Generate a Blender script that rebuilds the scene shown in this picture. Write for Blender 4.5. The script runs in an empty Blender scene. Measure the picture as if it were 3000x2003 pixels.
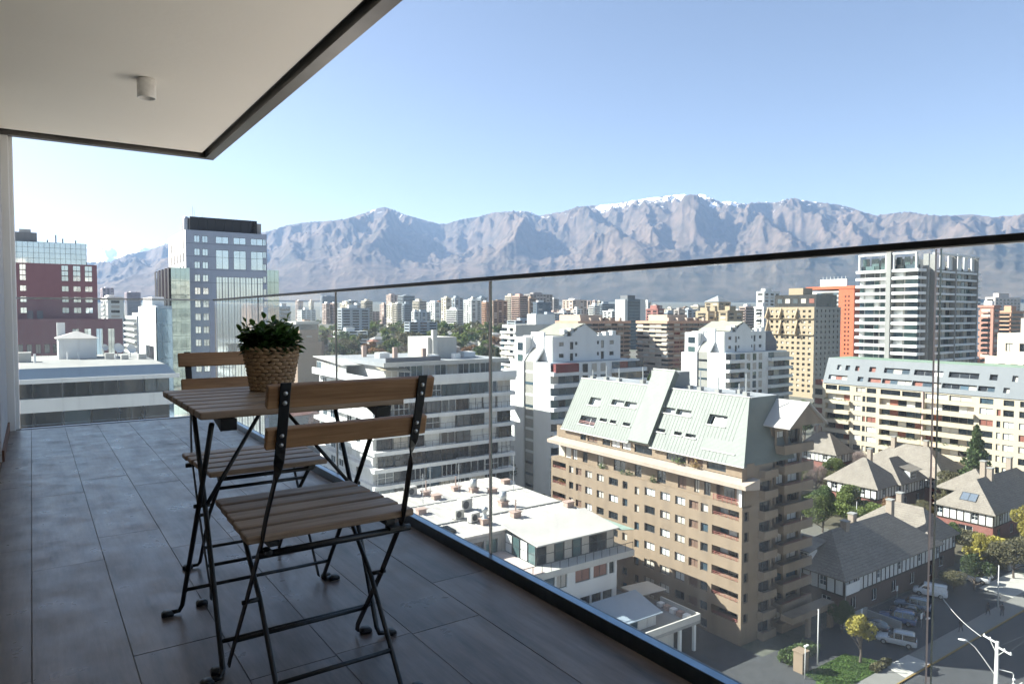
import bpy, bmesh, math, random
import numpy as np
from mathutils import Vector, Matrix
R = math.radians
rng = random.Random(11)
SC = bpy.context.scene
COL = SC.collection

# ------------------------------------------------------------------ camera
# world: Y runs along the balcony, X to the right of it, street level z = 0, eye 42 m up
EYE = 42.0
cam_d = bpy.data.cameras.new('camera')
cam = bpy.data.objects.new('camera', cam_d); COL.objects.link(cam)
cam.location = (0, 0, EYE)
cam.rotation_euler = (R(90 - 2.279), 0, R(-34.5))
cam_d.sensor_width = 36.0
cam_d.lens = 36.0 * 2048 / 3000
cam_d.clip_start = 0.05
cam_d.clip_end = 80000
SC.camera = cam

# ------------------------------------------------------------------ sky, sun, exposure
SUN_EL, SUN_AZ = 34.5, -43.0          # azimuth clockwise from +Y
world = bpy.data.worlds.new('World'); SC.world = world; world.use_nodes = True
wn = world.node_tree.nodes; wl = world.node_tree.links
wn.clear()
wo = wn.new('ShaderNodeOutputWorld'); wb = wn.new('ShaderNodeBackground'); sky = wn.new('ShaderNodeTexSky')
sky.sky_type = 'NISHITA'; sky.sun_disc = False
sky.sun_elevation = R(SUN_EL); sky.sun_rotation = R(SUN_AZ)
sky.altitude = 600; sky.air_density = 0.9; sky.dust_density = 1.6; sky.ozone_density = 1.0
wb.inputs['Strength'].default_value = 0.050
wt = wn.new('ShaderNodeMix'); wt.data_type = 'RGBA'; wt.blend_type = 'MULTIPLY'; wt.inputs[0].default_value = 1.0; wt.inputs[7].default_value = (1.05, .96, .925, 1)   # the photograph's white balance
wl.new(sky.outputs[0], wt.inputs[6]); wl.new(wt.outputs[2], wb.inputs[0]); wl.new(wb.outputs[0], wo.inputs[0])
sun_d = bpy.data.lights.new('sun', 'SUN'); sun_d.energy = 4.9; sun_d.angle = R(0.53); sun_d.color = (1.0, 0.94, 0.85)
sun = bpy.data.objects.new('sun', sun_d); COL.objects.link(sun)
sd = Vector((math.sin(R(SUN_AZ)) * math.cos(R(SUN_EL)), math.cos(R(SUN_AZ)) * math.cos(R(SUN_EL)), math.sin(R(SUN_EL))))
sun.rotation_euler = sd.to_track_quat('Z', 'Y').to_euler()
sun.location = sd * 300
vs = SC.view_settings
vs.view_transform = 'Standard'; vs.look = 'None'; vs.gamma = 1.0; vs.use_curve_mapping = False
vs.exposure = 1.93
SC.render.engine = 'CYCLES'
cy = SC.cycles
cy.use_denoising = True
cy.max_bounces = 8; cy.diffuse_bounces = 4; cy.glossy_bounces = 4; cy.transmission_bounces = 6
cy.transparent_max_bounces = 24; cy.volume_bounces = 1
cy.sample_clamp_indirect = 6.0

# ------------------------------------------------------------------ helpers
def tag(o, label=None, cat=None, group=None, kind=None):
    if label: o['label'] = label
    if cat: o['category'] = cat
    if group: o['group'] = group
    if kind: o['kind'] = kind
    return o

def thing(name, label, cat, loc=(0, 0, 0), rotz=0.0, group=None):
    o = bpy.data.objects.new(name, None); COL.objects.link(o)
    o.location = loc; o.rotation_euler = (0, 0, rotz); o.empty_display_size = 0.3
    return tag(o, label, cat, group)

def attach(o, parent, local=False):
    if parent is None: return o
    o.parent = parent
    if not local:                     # mesh was made in world coordinates
        q = parent; chain = Matrix.Identity(4)
        while q is not None:
            loc = Matrix.LocRotScale(q.location, q.rotation_euler, q.scale)
            chain = (q.matrix_parent_inverse @ loc if q.parent else loc) @ chain
            q = q.parent
        o.matrix_parent_inverse = chain.inverted()
    return o

class MB:
    """collects faces; build() links them as one mesh object"""
    def __init__(s): s.v = []; s.f = []; s.m = []; s.slot = 0; s.sm = False
    def add(s, vs_, fs):
        b = len(s.v); s.v += [tuple(p) for p in vs_]
        for f in fs: s.f.append(tuple(b + i for i in f)); s.m.append(s.slot)
        return s
    def quad(s, a, b, c, d): return s.add([a, b, c, d], [(0, 1, 2, 3)])
    def tri(s, a, b, c): return s.add([a, b, c], [(0, 1, 2)])
    def box(s, x0, x1, y0, y1, z0, z1):
        return s.hexa([(x0, y0, z0), (x1, y0, z0), (x1, y1, z0), (x0, y1, z0), (x0, y0, z1), (x1, y0, z1), (x1, y1, z1), (x0, y1, z1)])
    def hexa(s, p): return s.add(p, [(3, 2, 1, 0), (4, 5, 6, 7), (0, 1, 5, 4), (1, 2, 6, 5), (2, 3, 7, 6), (3, 0, 4, 7)])
    def obox(s, O, A, B, N, a0, a1, b0, b1, n0, n1):
        P = lambda a, b, n: O + A * a + B * b + N * n
        return s.hexa([P(a0, b0, n0), P(a1, b0, n0), P(a1, b1, n0), P(a0, b1, n0), P(a0, b0, n1), P(a1, b0, n1), P(a1, b1, n1), P(a0, b1, n1)])
    def tube(s, pts, r, n=8, cap=True):
        pts = [Vector(p) for p in pts]; rs = r if isinstance(r, (list, tuple)) else [r] * len(pts)
        rings = []
        for i, p in enumerate(pts):
            t = (pts[min(i + 1, len(pts) - 1)] - pts[max(i - 1, 0)]).normalized()
            ref = Vector((0, 0, 1)) if abs(t.z) < 0.9 else Vector((1, 0, 0))
            u = t.cross(ref).normalized(); w = t.cross(u)
            rings.append([p + (u * math.cos(2 * math.pi * k / n) + w * math.sin(2 * math.pi * k / n)) * rs[i] for k in range(n)])
        vs_ = [q for rg in rings for q in rg]; fs = []
        for i in range(len(rings) - 1):
            for k in range(n): fs.append((i * n + k, i * n + (k + 1) % n, (i + 1) * n + (k + 1) % n, (i + 1) * n + k))
        if cap: fs.append(tuple(range(n - 1, -1, -1))); fs.append(tuple(range((len(rings) - 1) * n, len(rings) * n)))
        return s.add(vs_, fs)
    def lathe(s, prof, n=24, c=(0, 0, 0)):
        vs_ = []; fs = []
        for r_, z in prof:
            for k in range(n): vs_.append((c[0] + r_ * math.cos(2 * math.pi * k / n), c[1] + r_ * math.sin(2 * math.pi * k / n), c[2] + z))
        for i in range(len(prof) - 1):
            for k in range(n): fs.append((i * n + k, i * n + (k + 1) % n, (i + 1) * n + (k + 1) % n, (i + 1) * n + k))
        return s.add(vs_, fs)
    def prism(s, poly, z0, z1):
        n = len(poly)
        vs_ = [(x, y, z0) for x, y in poly] + [(x, y, z1) for x, y in poly]
        fs = [tuple(range(n - 1, -1, -1)), tuple(range(n, 2 * n))] + [(i, (i + 1) % n, n + (i + 1) % n, n + i) for i in range(n)]
        return s.add(vs_, fs)
    def mesh(s, name, mats, smooth=False):
        me = bpy.data.meshes.new(name); me.from_pydata(s.v, [], s.f)
        for m in (mats if isinstance(mats, (list, tuple)) else [mats]): me.materials.append(m)
        if max(s.m, default=0): me.polygons.foreach_set('material_index', s.m)
        if smooth: me.polygons.foreach_set('use_smooth', [True] * len(s.f))
        me.update(); return me
    def build(s, name, mats, parent=None, smooth=False, local=False):
        o = bpy.data.objects.new(name, s.mesh(name, mats, smooth)); COL.objects.link(o)
        return attach(o, parent, local)

def link(name, me, parent=None, local=True, loc=(0, 0, 0), rot=(0, 0, 0), sc=(1, 1, 1)):
    o = bpy.data.objects.new(name, me); COL.objects.link(o)
    o.location = loc; o.rotation_euler = rot; o.scale = sc
    return attach(o, parent, local)

_cube = {}
def cube(name, m, x0, x1, y0, y1, z0, z1, parent=None, local=False):
    """an axis-aligned box sharing one mesh per material"""
    if m.name not in _cube:
        _cube[m.name] = MB().box(-.5, .5, -.5, .5, -.5, .5).mesh('block_' + m.name, m)
    o = bpy.data.objects.new(name, _cube[m.name]); COL.objects.link(o)
    o.location = ((x0 + x1) / 2, (y0 + y1) / 2, (z0 + z1) / 2); o.scale = (abs(x1 - x0), abs(y1 - y0), abs(z1 - z0))
    return attach(o, parent, local)

def bevel(o, w, seg=2):
    b = o.modifiers.new('bevel', 'BEVEL'); b.width = w; b.segments = seg; b.limit_method = 'ANGLE'; return o

def copy_tree(o, parent=None):
    c = o.copy(); COL.objects.link(c)
    if parent is not None: c.parent = parent
    for ch in list(o.children): copy_tree(ch, c)
    return c

# ------------------------------------------------------------------ materials
MATS = {}
def _nt(name):
    m = bpy.data.materials.new(name); m.use_nodes = True
    nt = m.node_tree; nt.nodes.clear()
    out = nt.nodes.new('ShaderNodeOutputMaterial'); b = nt.nodes.new('ShaderNodeBsdfPrincipled')
    nt.links.new(b.outputs[0], out.inputs[0]); MATS[name] = m
    return m, nt, b, out

def noise(nt, scale, detail=4.0, vec=None, rough=.55, stretch=None):
    n = nt.nodes.new('ShaderNodeTexNoise'); n.inputs['Scale'].default_value = scale
    n.inputs['Detail'].default_value = detail; n.inputs['Roughness'].default_value = rough
    src = vec
    if src is None:
        g = nt.nodes.new('ShaderNodeNewGeometry'); src = g.outputs['Position']
    if stretch:
        mp = nt.nodes.new('ShaderNodeMapping'); mp.inputs['Scale'].default_value = stretch
        nt.links.new(src, mp.inputs['Vector']); src = mp.outputs[0]
    nt.links.new(src, n.inputs['Vector'])
    return n.outputs['Fac']

def ramp(nt, fac, stops):
    r = nt.nodes.new('ShaderNodeValToRGB'); e = r.color_ramp.elements
    while len(e) < len(stops): e.new(0.5)
    for i, (p, c) in enumerate(stops): e[i].position = p; e[i].color = (*c, 1)
    nt.links.new(fac, r.inputs[0]); return r.outputs[0]

def mix(nt, fac, a, b, mode='MIX'):
    m = nt.nodes.new('ShaderNodeMix'); m.data_type = 'RGBA'; m.blend_type = mode
    for sock, v in ((m.inputs[0], fac), (m.inputs[6], a), (m.inputs[7], b)):
        if isinstance(v, (int, float)): sock.default_value = v
        elif isinstance(v, tuple): sock.default_value = (*v, 1)
        else: nt.links.new(v, sock)
    return m.outputs[2]

def bump(nt, b, h, strength=.3, dist=.02):
    bn = nt.nodes.new('ShaderNodeBump'); bn.inputs['Strength'].default_value = strength; bn.inputs['Distance'].default_value = dist
    nt.links.new(h, bn.inputs['Height']); nt.links.new(bn.outputs[0], b.inputs['Normal'])

def sh(c, k): return tuple(min(1.0, x * k) for x in c)

def mat(name, col, rough=.8, var=.12, scale=.6, metal=0.0, streak=True, bmp=0.0, bscale=8.0, spec=.4):
    """painted or mineral surface: two scales of uneven tone and rain streaks"""
    if name in MATS: return MATS[name]
    m, nt, b, out = _nt(name)
    b.inputs['Roughness'].default_value = rough; b.inputs['Metallic'].default_value = metal
    b.inputs['Specular IOR Level'].default_value = spec
    f1 = noise(nt, scale, 6)
    c = ramp(nt, f1, [(.25, sh(col, 1 - var)), (.5, col), (.78, sh(col, 1 + var * .6))])
    if streak:
        f2 = noise(nt, scale * 1.7, 4, stretch=(1, 1, .12))
        c = mix(nt, .5, c, ramp(nt, f2, [(.3, sh(col, 1 - var * 1.5)), (.55, col)]))
    nt.links.new(c, b.inputs['Base Color'])
    if bmp: bump(nt, b, noise(nt, bscale, 5), bmp, .03)
    return m

def glassm(name, col, rough=.06, spec=.8, var=.3, scale=.35):
    """window glass seen from outside: dark room behind, mirror-like front, slightly wavy"""
    if name in MATS: return MATS[name]
    m, nt, b, out = _nt(name)
    b.inputs['Roughness'].default_value = rough; b.inputs['Specular IOR Level'].default_value = spec
    oi = nt.nodes.new('ShaderNodeObjectInfo')
    f = noise(nt, scale, 3)
    c = ramp(nt, f, [(.3, sh(col, 1 - var)), (.7, sh(col, 1 + var))])
    c = mix(nt, oi.outputs['Random'], c, sh(col, .45))
    nt.links.new(c, b.inputs['Base Color'])
    bump(nt, b, noise(nt, .6, 2), .12, .05)
    return m

def simple(name, col, rough=.5, metal=0.0, spec=.5):
    if name in MATS: return MATS[name]
    m, nt, b, out = _nt(name)
    f = noise(nt, 30, 3)
    nt.links.new(ramp(nt, f, [(.3, sh(col, .88)), (.7, sh(col, 1.08))]), b.inputs['Base Color'])
    b.inputs['Roughness'].default_value = rough; b.inputs['Metallic'].default_value = metal; b.inputs['Specular IOR Level'].default_value = spec
    return m

WHITE = mat('white_paint', (.74, .735, .72), .75, .08, .4)
OFFWH = mat('off_white_render', (.52, .50, .46), .8, .1, .4)
BEIGE = mat('beige_render', (.25, .187, .130), .85, .22, .45, bmp=.15)
BEIGED = mat('brown_shutter', (.17, .105, .075), .7, .2, .8)
LEDGE = mat('pink_parapet', (.46, .37, .30), .8, .14, .5)
CREAM = mat('cream_render', (.50, .43, .32), .8, .08, .35)
TAN = mat('tan_render', (.37, .29, .195), .85, .08, .3)
ORANGE = mat('orange_render', (.50, .13, .06), .8, .07, .2)
BRICK = mat('brick_red', (.30, .15, .11), .85, .15, .8)
PINKBR = mat('pink_brick', (.47, .31, .25), .85, .1, .3)
BROWNBR = mat('brown_brick', (.33, .23, .17), .85, .12, .3)
MAUVE = mat('mauve_granite', (.25, .125, .135), .45, .1, .5, spec=.5)
CONC = mat('concrete', (.30, .295, .28), .85, .14, .5)
CONCD = mat('dark_concrete', (.17, .17, .18), .85, .2, .5)
GREYST = mat('grey_stone', (.30, .29, .26), .85, .12, .3)
ROOFGR = mat('flat_roof_grey', (.30, .31, .32), .9, .2, .25, streak=False)
ROOFWH = mat('pale_metal_roof', (.46, .43, .40), .55, .12, .3, streak=False)
ROOFBL = mat('blue_grey_sheet', (.30, .36, .42), .45, .15, .3, streak=False)
BLUEST = mat('blue_granite', (.28, .33, .41), .35, .08, .5, spec=.5)
TERRA = mat('terracotta', (.40, .29, .245), .85, .12, 2)
REDRAIL = simple('red_railing', (.30, .10, .08), .6)
DARKMET = simple('dark_steel', (.05, .055, .06), .5, .3)
GREYMET = simple('galvanised', (.45, .47, .48), .45, .6)
G_DARK = glassm('window_glass_dark', (.022, .028, .034), .06, .55)
G_BLUE = glassm('window_glass_blue', (.06, .10, .13))
G_GREEN = glassm('window_glass_green', (.09, .15, .15))
def mirrorm(name, col, met=.85, rough=.05):
    m, nt, b, out = _nt(name)
    b.inputs['Roughness'].default_value = rough; b.inputs['Metallic'].default_value = met
    nt.links.new(ramp(nt, noise(nt, .2, 3), [(.3, sh(col, .9)), (.7, sh(col, 1.08))]), b.inputs['Base Color']); bump(nt, b, noise(nt, .45, 2), .10, .06)
    return m
G_SKY = mirrorm('mirror_glass_pale', (.62, .68, .70))
G_MBLUE = mirrorm('mirror_glass_blue', (.24, .34, .45))
G_MGREEN = mirrorm('mirror_glass_green', (.42, .50, .48))
CURT = mat('curtain_white', (.62, .62, .60), .7, .12, 2.5)
CURTB = mat('blind_cream', (.48, .44, .38), .8, .12, 2.5)
REDDOOR = mat('red_shutter', (.24, .085, .06), .7, .15, 1.5)
PANES = [G_DARK, G_DARK, G_BLUE, CURT, CURTB]

# ------------------------------------------------------------------ facade helpers
AX = {'X': (Vector((0, 1, 0)), Vector((-1, 0, 0))), 'Y': (Vector((1, 0, 0)), Vector((0, -1, 0)))}
UP = Vector((0, 0, 1))
def frame_of(face, c):
    A, N = AX[face]
    return (Vector((c, 0, 0)) if face == 'X' else Vector((0, c, 0))), A, N

def panel(mb, O, A, B, N, a0, a1, b0, b1, ops, depth):
    """sheet with rectangular openings (a0,a1,b0,b1) whose sides turn inwards by depth"""
    ua = sorted({a0, a1, *[o[0] for o in ops], *[o[1] for o in ops]}); ub = sorted({b0, b1, *[o[2] for o in ops], *[o[3] for o in ops]})
    ua = [a for a in ua if a0 - 1e-6 <= a <= a1 + 1e-6]; ub = [b for b in ub if b0 - 1e-6 <= b <= b1 + 1e-6]
    P = lambda a, b, n=0.0: O + A * a + B * b + N * n
    for i in range(len(ub) - 1):
        run = None
        for j in range(len(ua) - 1):
            am, bm = (ua[j] + ua[j + 1]) / 2, (ub[i] + ub[i + 1]) / 2
            hole = any(o[0] < am < o[1] and o[2] < bm < o[3] for o in ops)
            if not hole and run is None: run = ua[j]
            if run is not None and (hole or j == len(ua) - 2):
                e = ua[j] if hole else ua[j + 1]
                mb.quad(P(run, ub[i]), P(e, ub[i]), P(e, ub[i + 1]), P(run, ub[i + 1])); run = None
    for o in ops:
        p, q, r, s_ = o[:4]
        d = -(o[4] if len(o) > 4 and isinstance(o[4], float) else depth)
        mb.quad(P(p, r), P(q, r), P(q, r, d), P(p, r, d)); mb.quad(P(p, s_), P(q, s_), P(q, s_, d), P(p, s_, d))
        mb.quad(P(p, r), P(p, s_), P(p, s_, d), P(p, r, d)); mb.quad(P(q, r), P(q, s_), P(q, s_, d), P(q, r, d))

def window(parent, O, A, B, N, o, inset, pane, fr, mull=1, cross=0, t=.07):
    """frame with mullions, pane as its child"""
    a0, a1, b0, b1 = o
    m = MB(); n0, n1 = -inset, -inset + .06
    m.obox(O, A, B, N, a0, a1, b0, b0 + t, n0, n1).obox(O, A, B, N, a0, a1, b1 - t, b1, n0, n1)
    m.obox(O, A, B, N, a0, a0 + t, b0 + t, b1 - t, n0, n1).obox(O, A, B, N, a1 - t, a1, b0 + t, b1 - t, n0, n1)
    for k in range(1, mull + 1):
        x = a0 + (a1 - a0) * k / (mull + 1); m.obox(O, A, B, N, x - t / 2, x + t / 2, b0 + t, b1 - t, n0, n1 - .004)
    for k in range(1, cross + 1):
        z = b0 + (b1 - b0) * k / (cross + 1); m.obox(O, A, B, N, a0 + t, a1 - t, z - t / 2, z + t / 2, n0, n1 - .008)
    w = m.build('window', fr, parent)
    MB().obox(O, A, B, N, a0 + .01, a1 - .01, b0 + .01, b1 - .01, n0 - .01, n0 + .02).build('pane', pane, w)
    return w

def facade(parent, face, c, a0, a1, z0, z1, wins, wallm, depth=.22, frm=None, detailed=True, mull=1, name='wall'):
    """wall sheet on X=c (seen from -X) or Y=c (seen from -Y) with real recessed windows"""
    O, A, N = frame_of(face, c)
    m = MB(); panel(m, O, A, UP, N, a0, a1, z0, z1, [w[:4] for w in wins], depth)
    m.build(name, wallm, parent)
    for w in wins:
        pm = w[4] if len(w) > 4 and w[4] is not None else rng.choice(PANES)
        if detailed: window(parent, O, A, UP, N, w[:4], depth, pm, frm or DARKMET, mull)
        else:
            if face == 'X': cube('window', pm, c + depth - .03, c + depth + .05, w[0] - .02, w[1] + .02, w[2] - .02, w[3] + .02, parent)
            else: cube('window', pm, w[0] - .02, w[1] + .02, c + depth - .03, c + depth + .05, w[2] - .02, w[3] + .02, parent)

def bands(parent, face, c, a0, a1, z0, st, n, bandh, nb, wallm, panes, proud=.5, pier=.25, seed=0, name='balcony_band', rail=False):
    """n storeys of projecting floor bands with separate window bays between them"""
    r = random.Random(seed)
    for k in range(n):
        zz = z0 + k * st
        if face == 'X': cube(name, wallm, c - proud, c + .3, a0 - .02 * (k % 2), a1, zz, zz + bandh, parent)
        else: cube(name, wallm, a0, a1 + .02 * (k % 2), c - proud, c + .3, zz, zz + bandh, parent)
        w = (a1 - a0) / nb
        for j in range(nb):
            p, q = a0 + j * w + pier / 2, a0 + (j + 1) * w - pier / 2
            pm = r.choice(panes); off = r.choice((.08, .12, .3))
            if face == 'X': cube('window', pm, c + off, c + .6, p, q, zz + bandh, zz + st, parent)
            else: cube('window', pm, p, q, c + off, c + .6, zz + bandh, zz + st, parent)

def core(parent, x0, x1, y0, y1, z0, z1, m, roof=None, name='wall', par=.5):
    cube(name, m, x0, x1, y0, y1, z0, z1, parent)
    cube('roof', roof or ROOFGR, x0 + .3, x1 - .3, y0 + .3, y1 - .3, z1 + .002, z1 + .06, parent)
    if par:
        mb = MB()
        mb.box(x0, x1, y0, y0 + .25, z1 + .003, z1 + par).box(x0, x1, y1 - .25, y1, z1 + .003, z1 + par)
        mb.box(x0, x0 + .25, y0 + .25, y1 - .25, z1 + .003, z1 + par).box(x1 - .25, x1, y0 + .25, y1 - .25, z1 + .003, z1 + par)
        mb.build('parapet', m, parent)
# ------------------------------------------------------------------ terrain
FWD = Vector((math.sin(R(34.5)), math.cos(R(34.5)), 0))
def gz(x, y):
    f = x * FWD.x + y * FWD.y - 260
    return 0.0 if f <= 0 else .024 * (math.sqrt(f * f + 3600) - 60)

def ground_material():
    m, nt, b, out = _nt('city_ground')
    b.inputs['Roughness'].default_value = .95
    f1 = noise(nt, .018, 6); f2 = noise(nt, .12, 5); f3 = noise(nt, 1.3, 4)
    c = ramp(nt, f1, [(.3, (.11, .10, .085)), (.45, (.06, .075, .04)), (.6, (.15, .13, .11)), (.75, (.08, .09, .055))])
    c = mix(nt, ramp(nt, f2, [(.35, (0, 0, 0)), (.65, (.8, .8, .8))]), c, (.12, .115, .10))
    c = mix(nt, .35, c, ramp(nt, f3, [(.3, (.05, .05, .05)), (.7, (.2, .19, .17))]))
    nt.links.new(c, b.inputs['Base Color']); return m

def axis_steps(lo, hi):
    s = [-4000, -2000, -900, -400, -200, -100, 0, 60, 120, 180, 240, 300, 360, 430, 520, 640, 800, 1000, 1300, 1700, 2200, 3000, 4000, 5500, 7000, 9000, 12000, 16000, 21000, 27500]
    return s
xs = axis_steps(0, 0); n = len(xs)
gm = MB(); gm.v = [(x, y, gz(x, y)) for y in xs for x in xs]
gm.f = [(j * n + i, j * n + i + 1, (j + 1) * n + i + 1, (j + 1) * n + i) for j in range(n - 1) for i in range(n - 1)]; gm.m = [0] * len(gm.f)
tag(gm.build('ground', ground_material(), smooth=True), kind='structure')

# ------------------------------------------------------------------ mountains
def _perlin(x, y, seed):
    r = np.random.RandomState(seed); perm = r.permutation(512); ang = r.rand(512) * 2 * np.pi
    gx, gy = np.cos(ang), np.sin(ang)
    xi = np.floor(x).astype(int); yi = np.floor(y).astype(int); xf = x - xi; yf = y - yi
    def g(ix, iy, fx, fy):
        h = perm[(perm[ix & 511] + iy) & 511]; return gx[h] * fx + gy[h] * fy
    u = xf ** 3 * (xf * (xf * 6 - 15) + 10); v = yf ** 3 * (yf * (yf * 6 - 15) + 10)
    a = g(xi, yi, xf, yf) * (1 - u) + g(xi + 1, yi, xf - 1, yf) * u
    b = g(xi, yi + 1, xf, yf - 1) * (1 - u) + g(xi + 1, yi + 1, xf - 1, yf - 1) * u
    return a * (1 - v) + b * v

def ridged(x, y, oct_, seed, gain=.5):
    s = np.zeros_like(x); amp = 1.0; w = np.ones_like(x); tot = 0
    for o in range(oct_):
        nse = 1 - np.abs(_perlin(x, y, seed + o)) * 1.9
        nse = nse * nse * w; w = np.clip(nse * 1.6, 0, 1)
        s += nse * amp; tot += amp; amp *= gain; x = x * 2.03 + 7.1; y = y * 2.03 + 3.7
    return s / tot

SIL = [(-500, 800), (100, 790), (255, 770), (330, 766), (380, 745), (440, 735), (490, 716), (600, 700), (780, 682), (850, 660), (910, 652), (980, 648), (1040, 636), (1090, 620), (1110, 612), (1130, 609), (1150, 615), (1185, 630), (1240, 645), (1290, 658), (1310, 657), (1350, 645), (1400, 637), (1440, 626), (1480, 622), (1520, 621), (1550, 622), (1580, 635), (1600, 630), (1650, 622), (1690, 608), (1740, 604), (1800, 600), (1850, 590), (1900, 583), (1950, 577), (2000, 572), (2030, 569), (2060, 573), (2090, 588), (2110, 595), (2125, 591), (2150, 596), (2180, 600), (2220, 594), (2260, 597), (2300, 586), (2315, 583), (2350, 590), (2400, 596), (2450, 602), (2490, 612), (2530, 626), (2560, 633), (2600, 628), (2650, 622), (2700, 630), (2750, 634), (2800, 632), (2840, 630), (2870, 634), (2900, 638), (2950, 634), (3000, 628), (3200, 620), (3700, 660), (4200, 720)]
SNOWSIL = [(-900, 800), (-300, 770), (100, 745), (255, 728), (300, 725), (340, 727), (385, 724), (420, 722), (450, 727), (520, 745), (700, 780), (900, 800)]

def mountain(name, sil, naz, nd, d0, dr, d1, amp, seed, m):
    # skyline bearings -> height at the crest's real distance
    tp, p = 81.5 / 2048, None
    az = np.array([math.atan((x - 1500) / 2048) for x, y in sil]); el = np.array([(920 - y) / 2048 * math.cos(math.atan((x - 1500) / 2048)) for x, y in sil])
    A = np.linspace(az[0], az[-1], naz); T = np.interp(A, az, el)
    D = np.concatenate([np.linspace(d0, dr * 1.12, nd - 20), np.linspace(dr * 1.13, d1, 20)])
    AA, DD = np.meshgrid(A, D, indexing='ij')
    S = AA * dr
    warp = _perlin(S / 2600, DD / 2600, seed + 50) * 900
    crest = dr + _perlin(S / 3000, S * 0 + .3, seed + 60) * 700
    t = np.clip((DD - d0) / (crest - d0), 0, None)
    tc_ = np.clip(t, 0, 1)
    up = np.where(t < 1, .45 * tc_ + .55 * (1 - (1 - tc_) ** 1.7), np.clip(1 - (t - 1) * 2.2, 0, 1))
    H = T[:, None] * dr
    base = d0 * .0235 - 5
    r1 = ridged((S + warp) / 2300, (DD + warp * .6 + S * .45) / 4600, 8, seed, .46)
    r2 = ridged((S - warp * .5) / 620, (DD - S * .3) / 1100, 5, seed + 20, .6)
    z = base + (H - base) * up * (1 - amp * np.sin(np.clip(t, 0, 1.25) * math.pi * .8) * (1 - r1)) + (r2 - .45) * 150 * np.clip(t * 1.4, 0, 1)
    e = (z - EYE) / DD
    k = T / e.max(axis=1)
    ker = np.ones(5) / 5; ks = np.convolve(np.pad(k, 2, 'edge'), ker, 'valid')
    k = .4 * k + .6 * ks
    z = EYE + (z - EYE) * (1 + (k[:, None] - 1) * np.clip(t * 1.5, 0, 1))
    ang = AA + R(34.5)
    X = np.sin(ang) * DD; Y = np.cos(ang) * DD
    co = np.stack([X, Y, z], -1).reshape(-1, 3)
    i = np.arange(naz - 1)[:, None] * nd + np.arange(nd - 1)[None, :]; i = i.reshape(-1)
    fa = np.stack([i, i + 1, i + nd + 1, i + nd], -1)
    me = bpy.data.meshes.new(name)
    me.vertices.add(len(co)); me.vertices.foreach_set('co', co.ravel())
    me.loops.add(fa.size); me.loops.foreach_set('vertex_index', fa.ravel())
    me.polygons.add(len(fa)); me.polygons.foreach_set('loop_start', np.arange(0, fa.size, 4)); me.polygons.foreach_set('use_smooth', np.ones(len(fa), bool))
    me.update(calc_edges=True); me.validate(); me.materials.append(m)
    o = bpy.data.objects.new(name, me); COL.objects.link(o)
    return tag(o, kind='structure')

def mountain_material(name, lo, hi):
    m, nt, b, out = _nt(name)
    b.inputs['Roughness'].default_value = .95; b.inputs['Specular IOR Level'].default_value = .1
    f1 = noise(nt, .0009, 8, rough=.65); f2 = noise(nt, .006, 6, rough=.65)
    rock = ramp(nt, f1, [(.32, (.028, .027, .020)), (.5, (.082, .062, .045)), (.68, (.145, .108, .078))])
    rock = mix(nt, .5, rock, ramp(nt, f2, [(.38, (.020, .024, .017)), (.62, (.135, .103, .078))]))
    g = nt.nodes.new('ShaderNodeNewGeometry'); sp = nt.nodes.new('ShaderNodeSeparateXYZ'); nt.links.new(g.outputs['Position'], sp.inputs[0])
    f3 = noise(nt, .0035, 9, rough=.75)
    ma = nt.nodes.new('ShaderNodeMath'); ma.operation = 'MULTIPLY_ADD'; ma.inputs[1].default_value = 2200; nt.links.new(f3, ma.inputs[0]); nt.links.new(sp.outputs[2], ma.inputs[2])
    mr = nt.nodes.new('ShaderNodeMapRange'); mr.inputs['From Min'].default_value = lo + 1100; mr.inputs['From Max'].default_value = hi + 1100; nt.links.new(ma.outputs[0], mr.inputs[0])
    nt.links.new(mix(nt, mr.outputs[0], rock, (.85, .87, .9)), b.inputs['Base Color'])
    return m
mountain('mountain_range', SIL, 1300, 300, 7600, 12600, 16000, .46, 4, mountain_material('mountain_rock', 1960, 2060))
mountain('snowy_mountains', SNOWSIL, 220, 110, 19500, 23500, 25500, .42, 31, mountain_material('snow_rock', 900, 1300))

# ------------------------------------------------------------------ haze
hm = bpy.data.materials.new('haze_air'); hm.use_nodes = True; nt = hm.node_tree; nt.nodes.clear()
ho = nt.nodes.new('ShaderNodeOutputMaterial'); pv = nt.nodes.new('ShaderNodeVolumePrincipled')
pv.inputs['Color'].default_value = (.42, .645, 1.0, 1); pv.inputs['Density'].default_value = 3.3e-5; pv.inputs['Anisotropy'].default_value = .15
nt.links.new(pv.outputs[0], ho.inputs['Volume'])
tag(MB().box(-4200, 28500, -4200, 28500, -2, 2250).build('haze', hm), kind='stuff')

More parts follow.
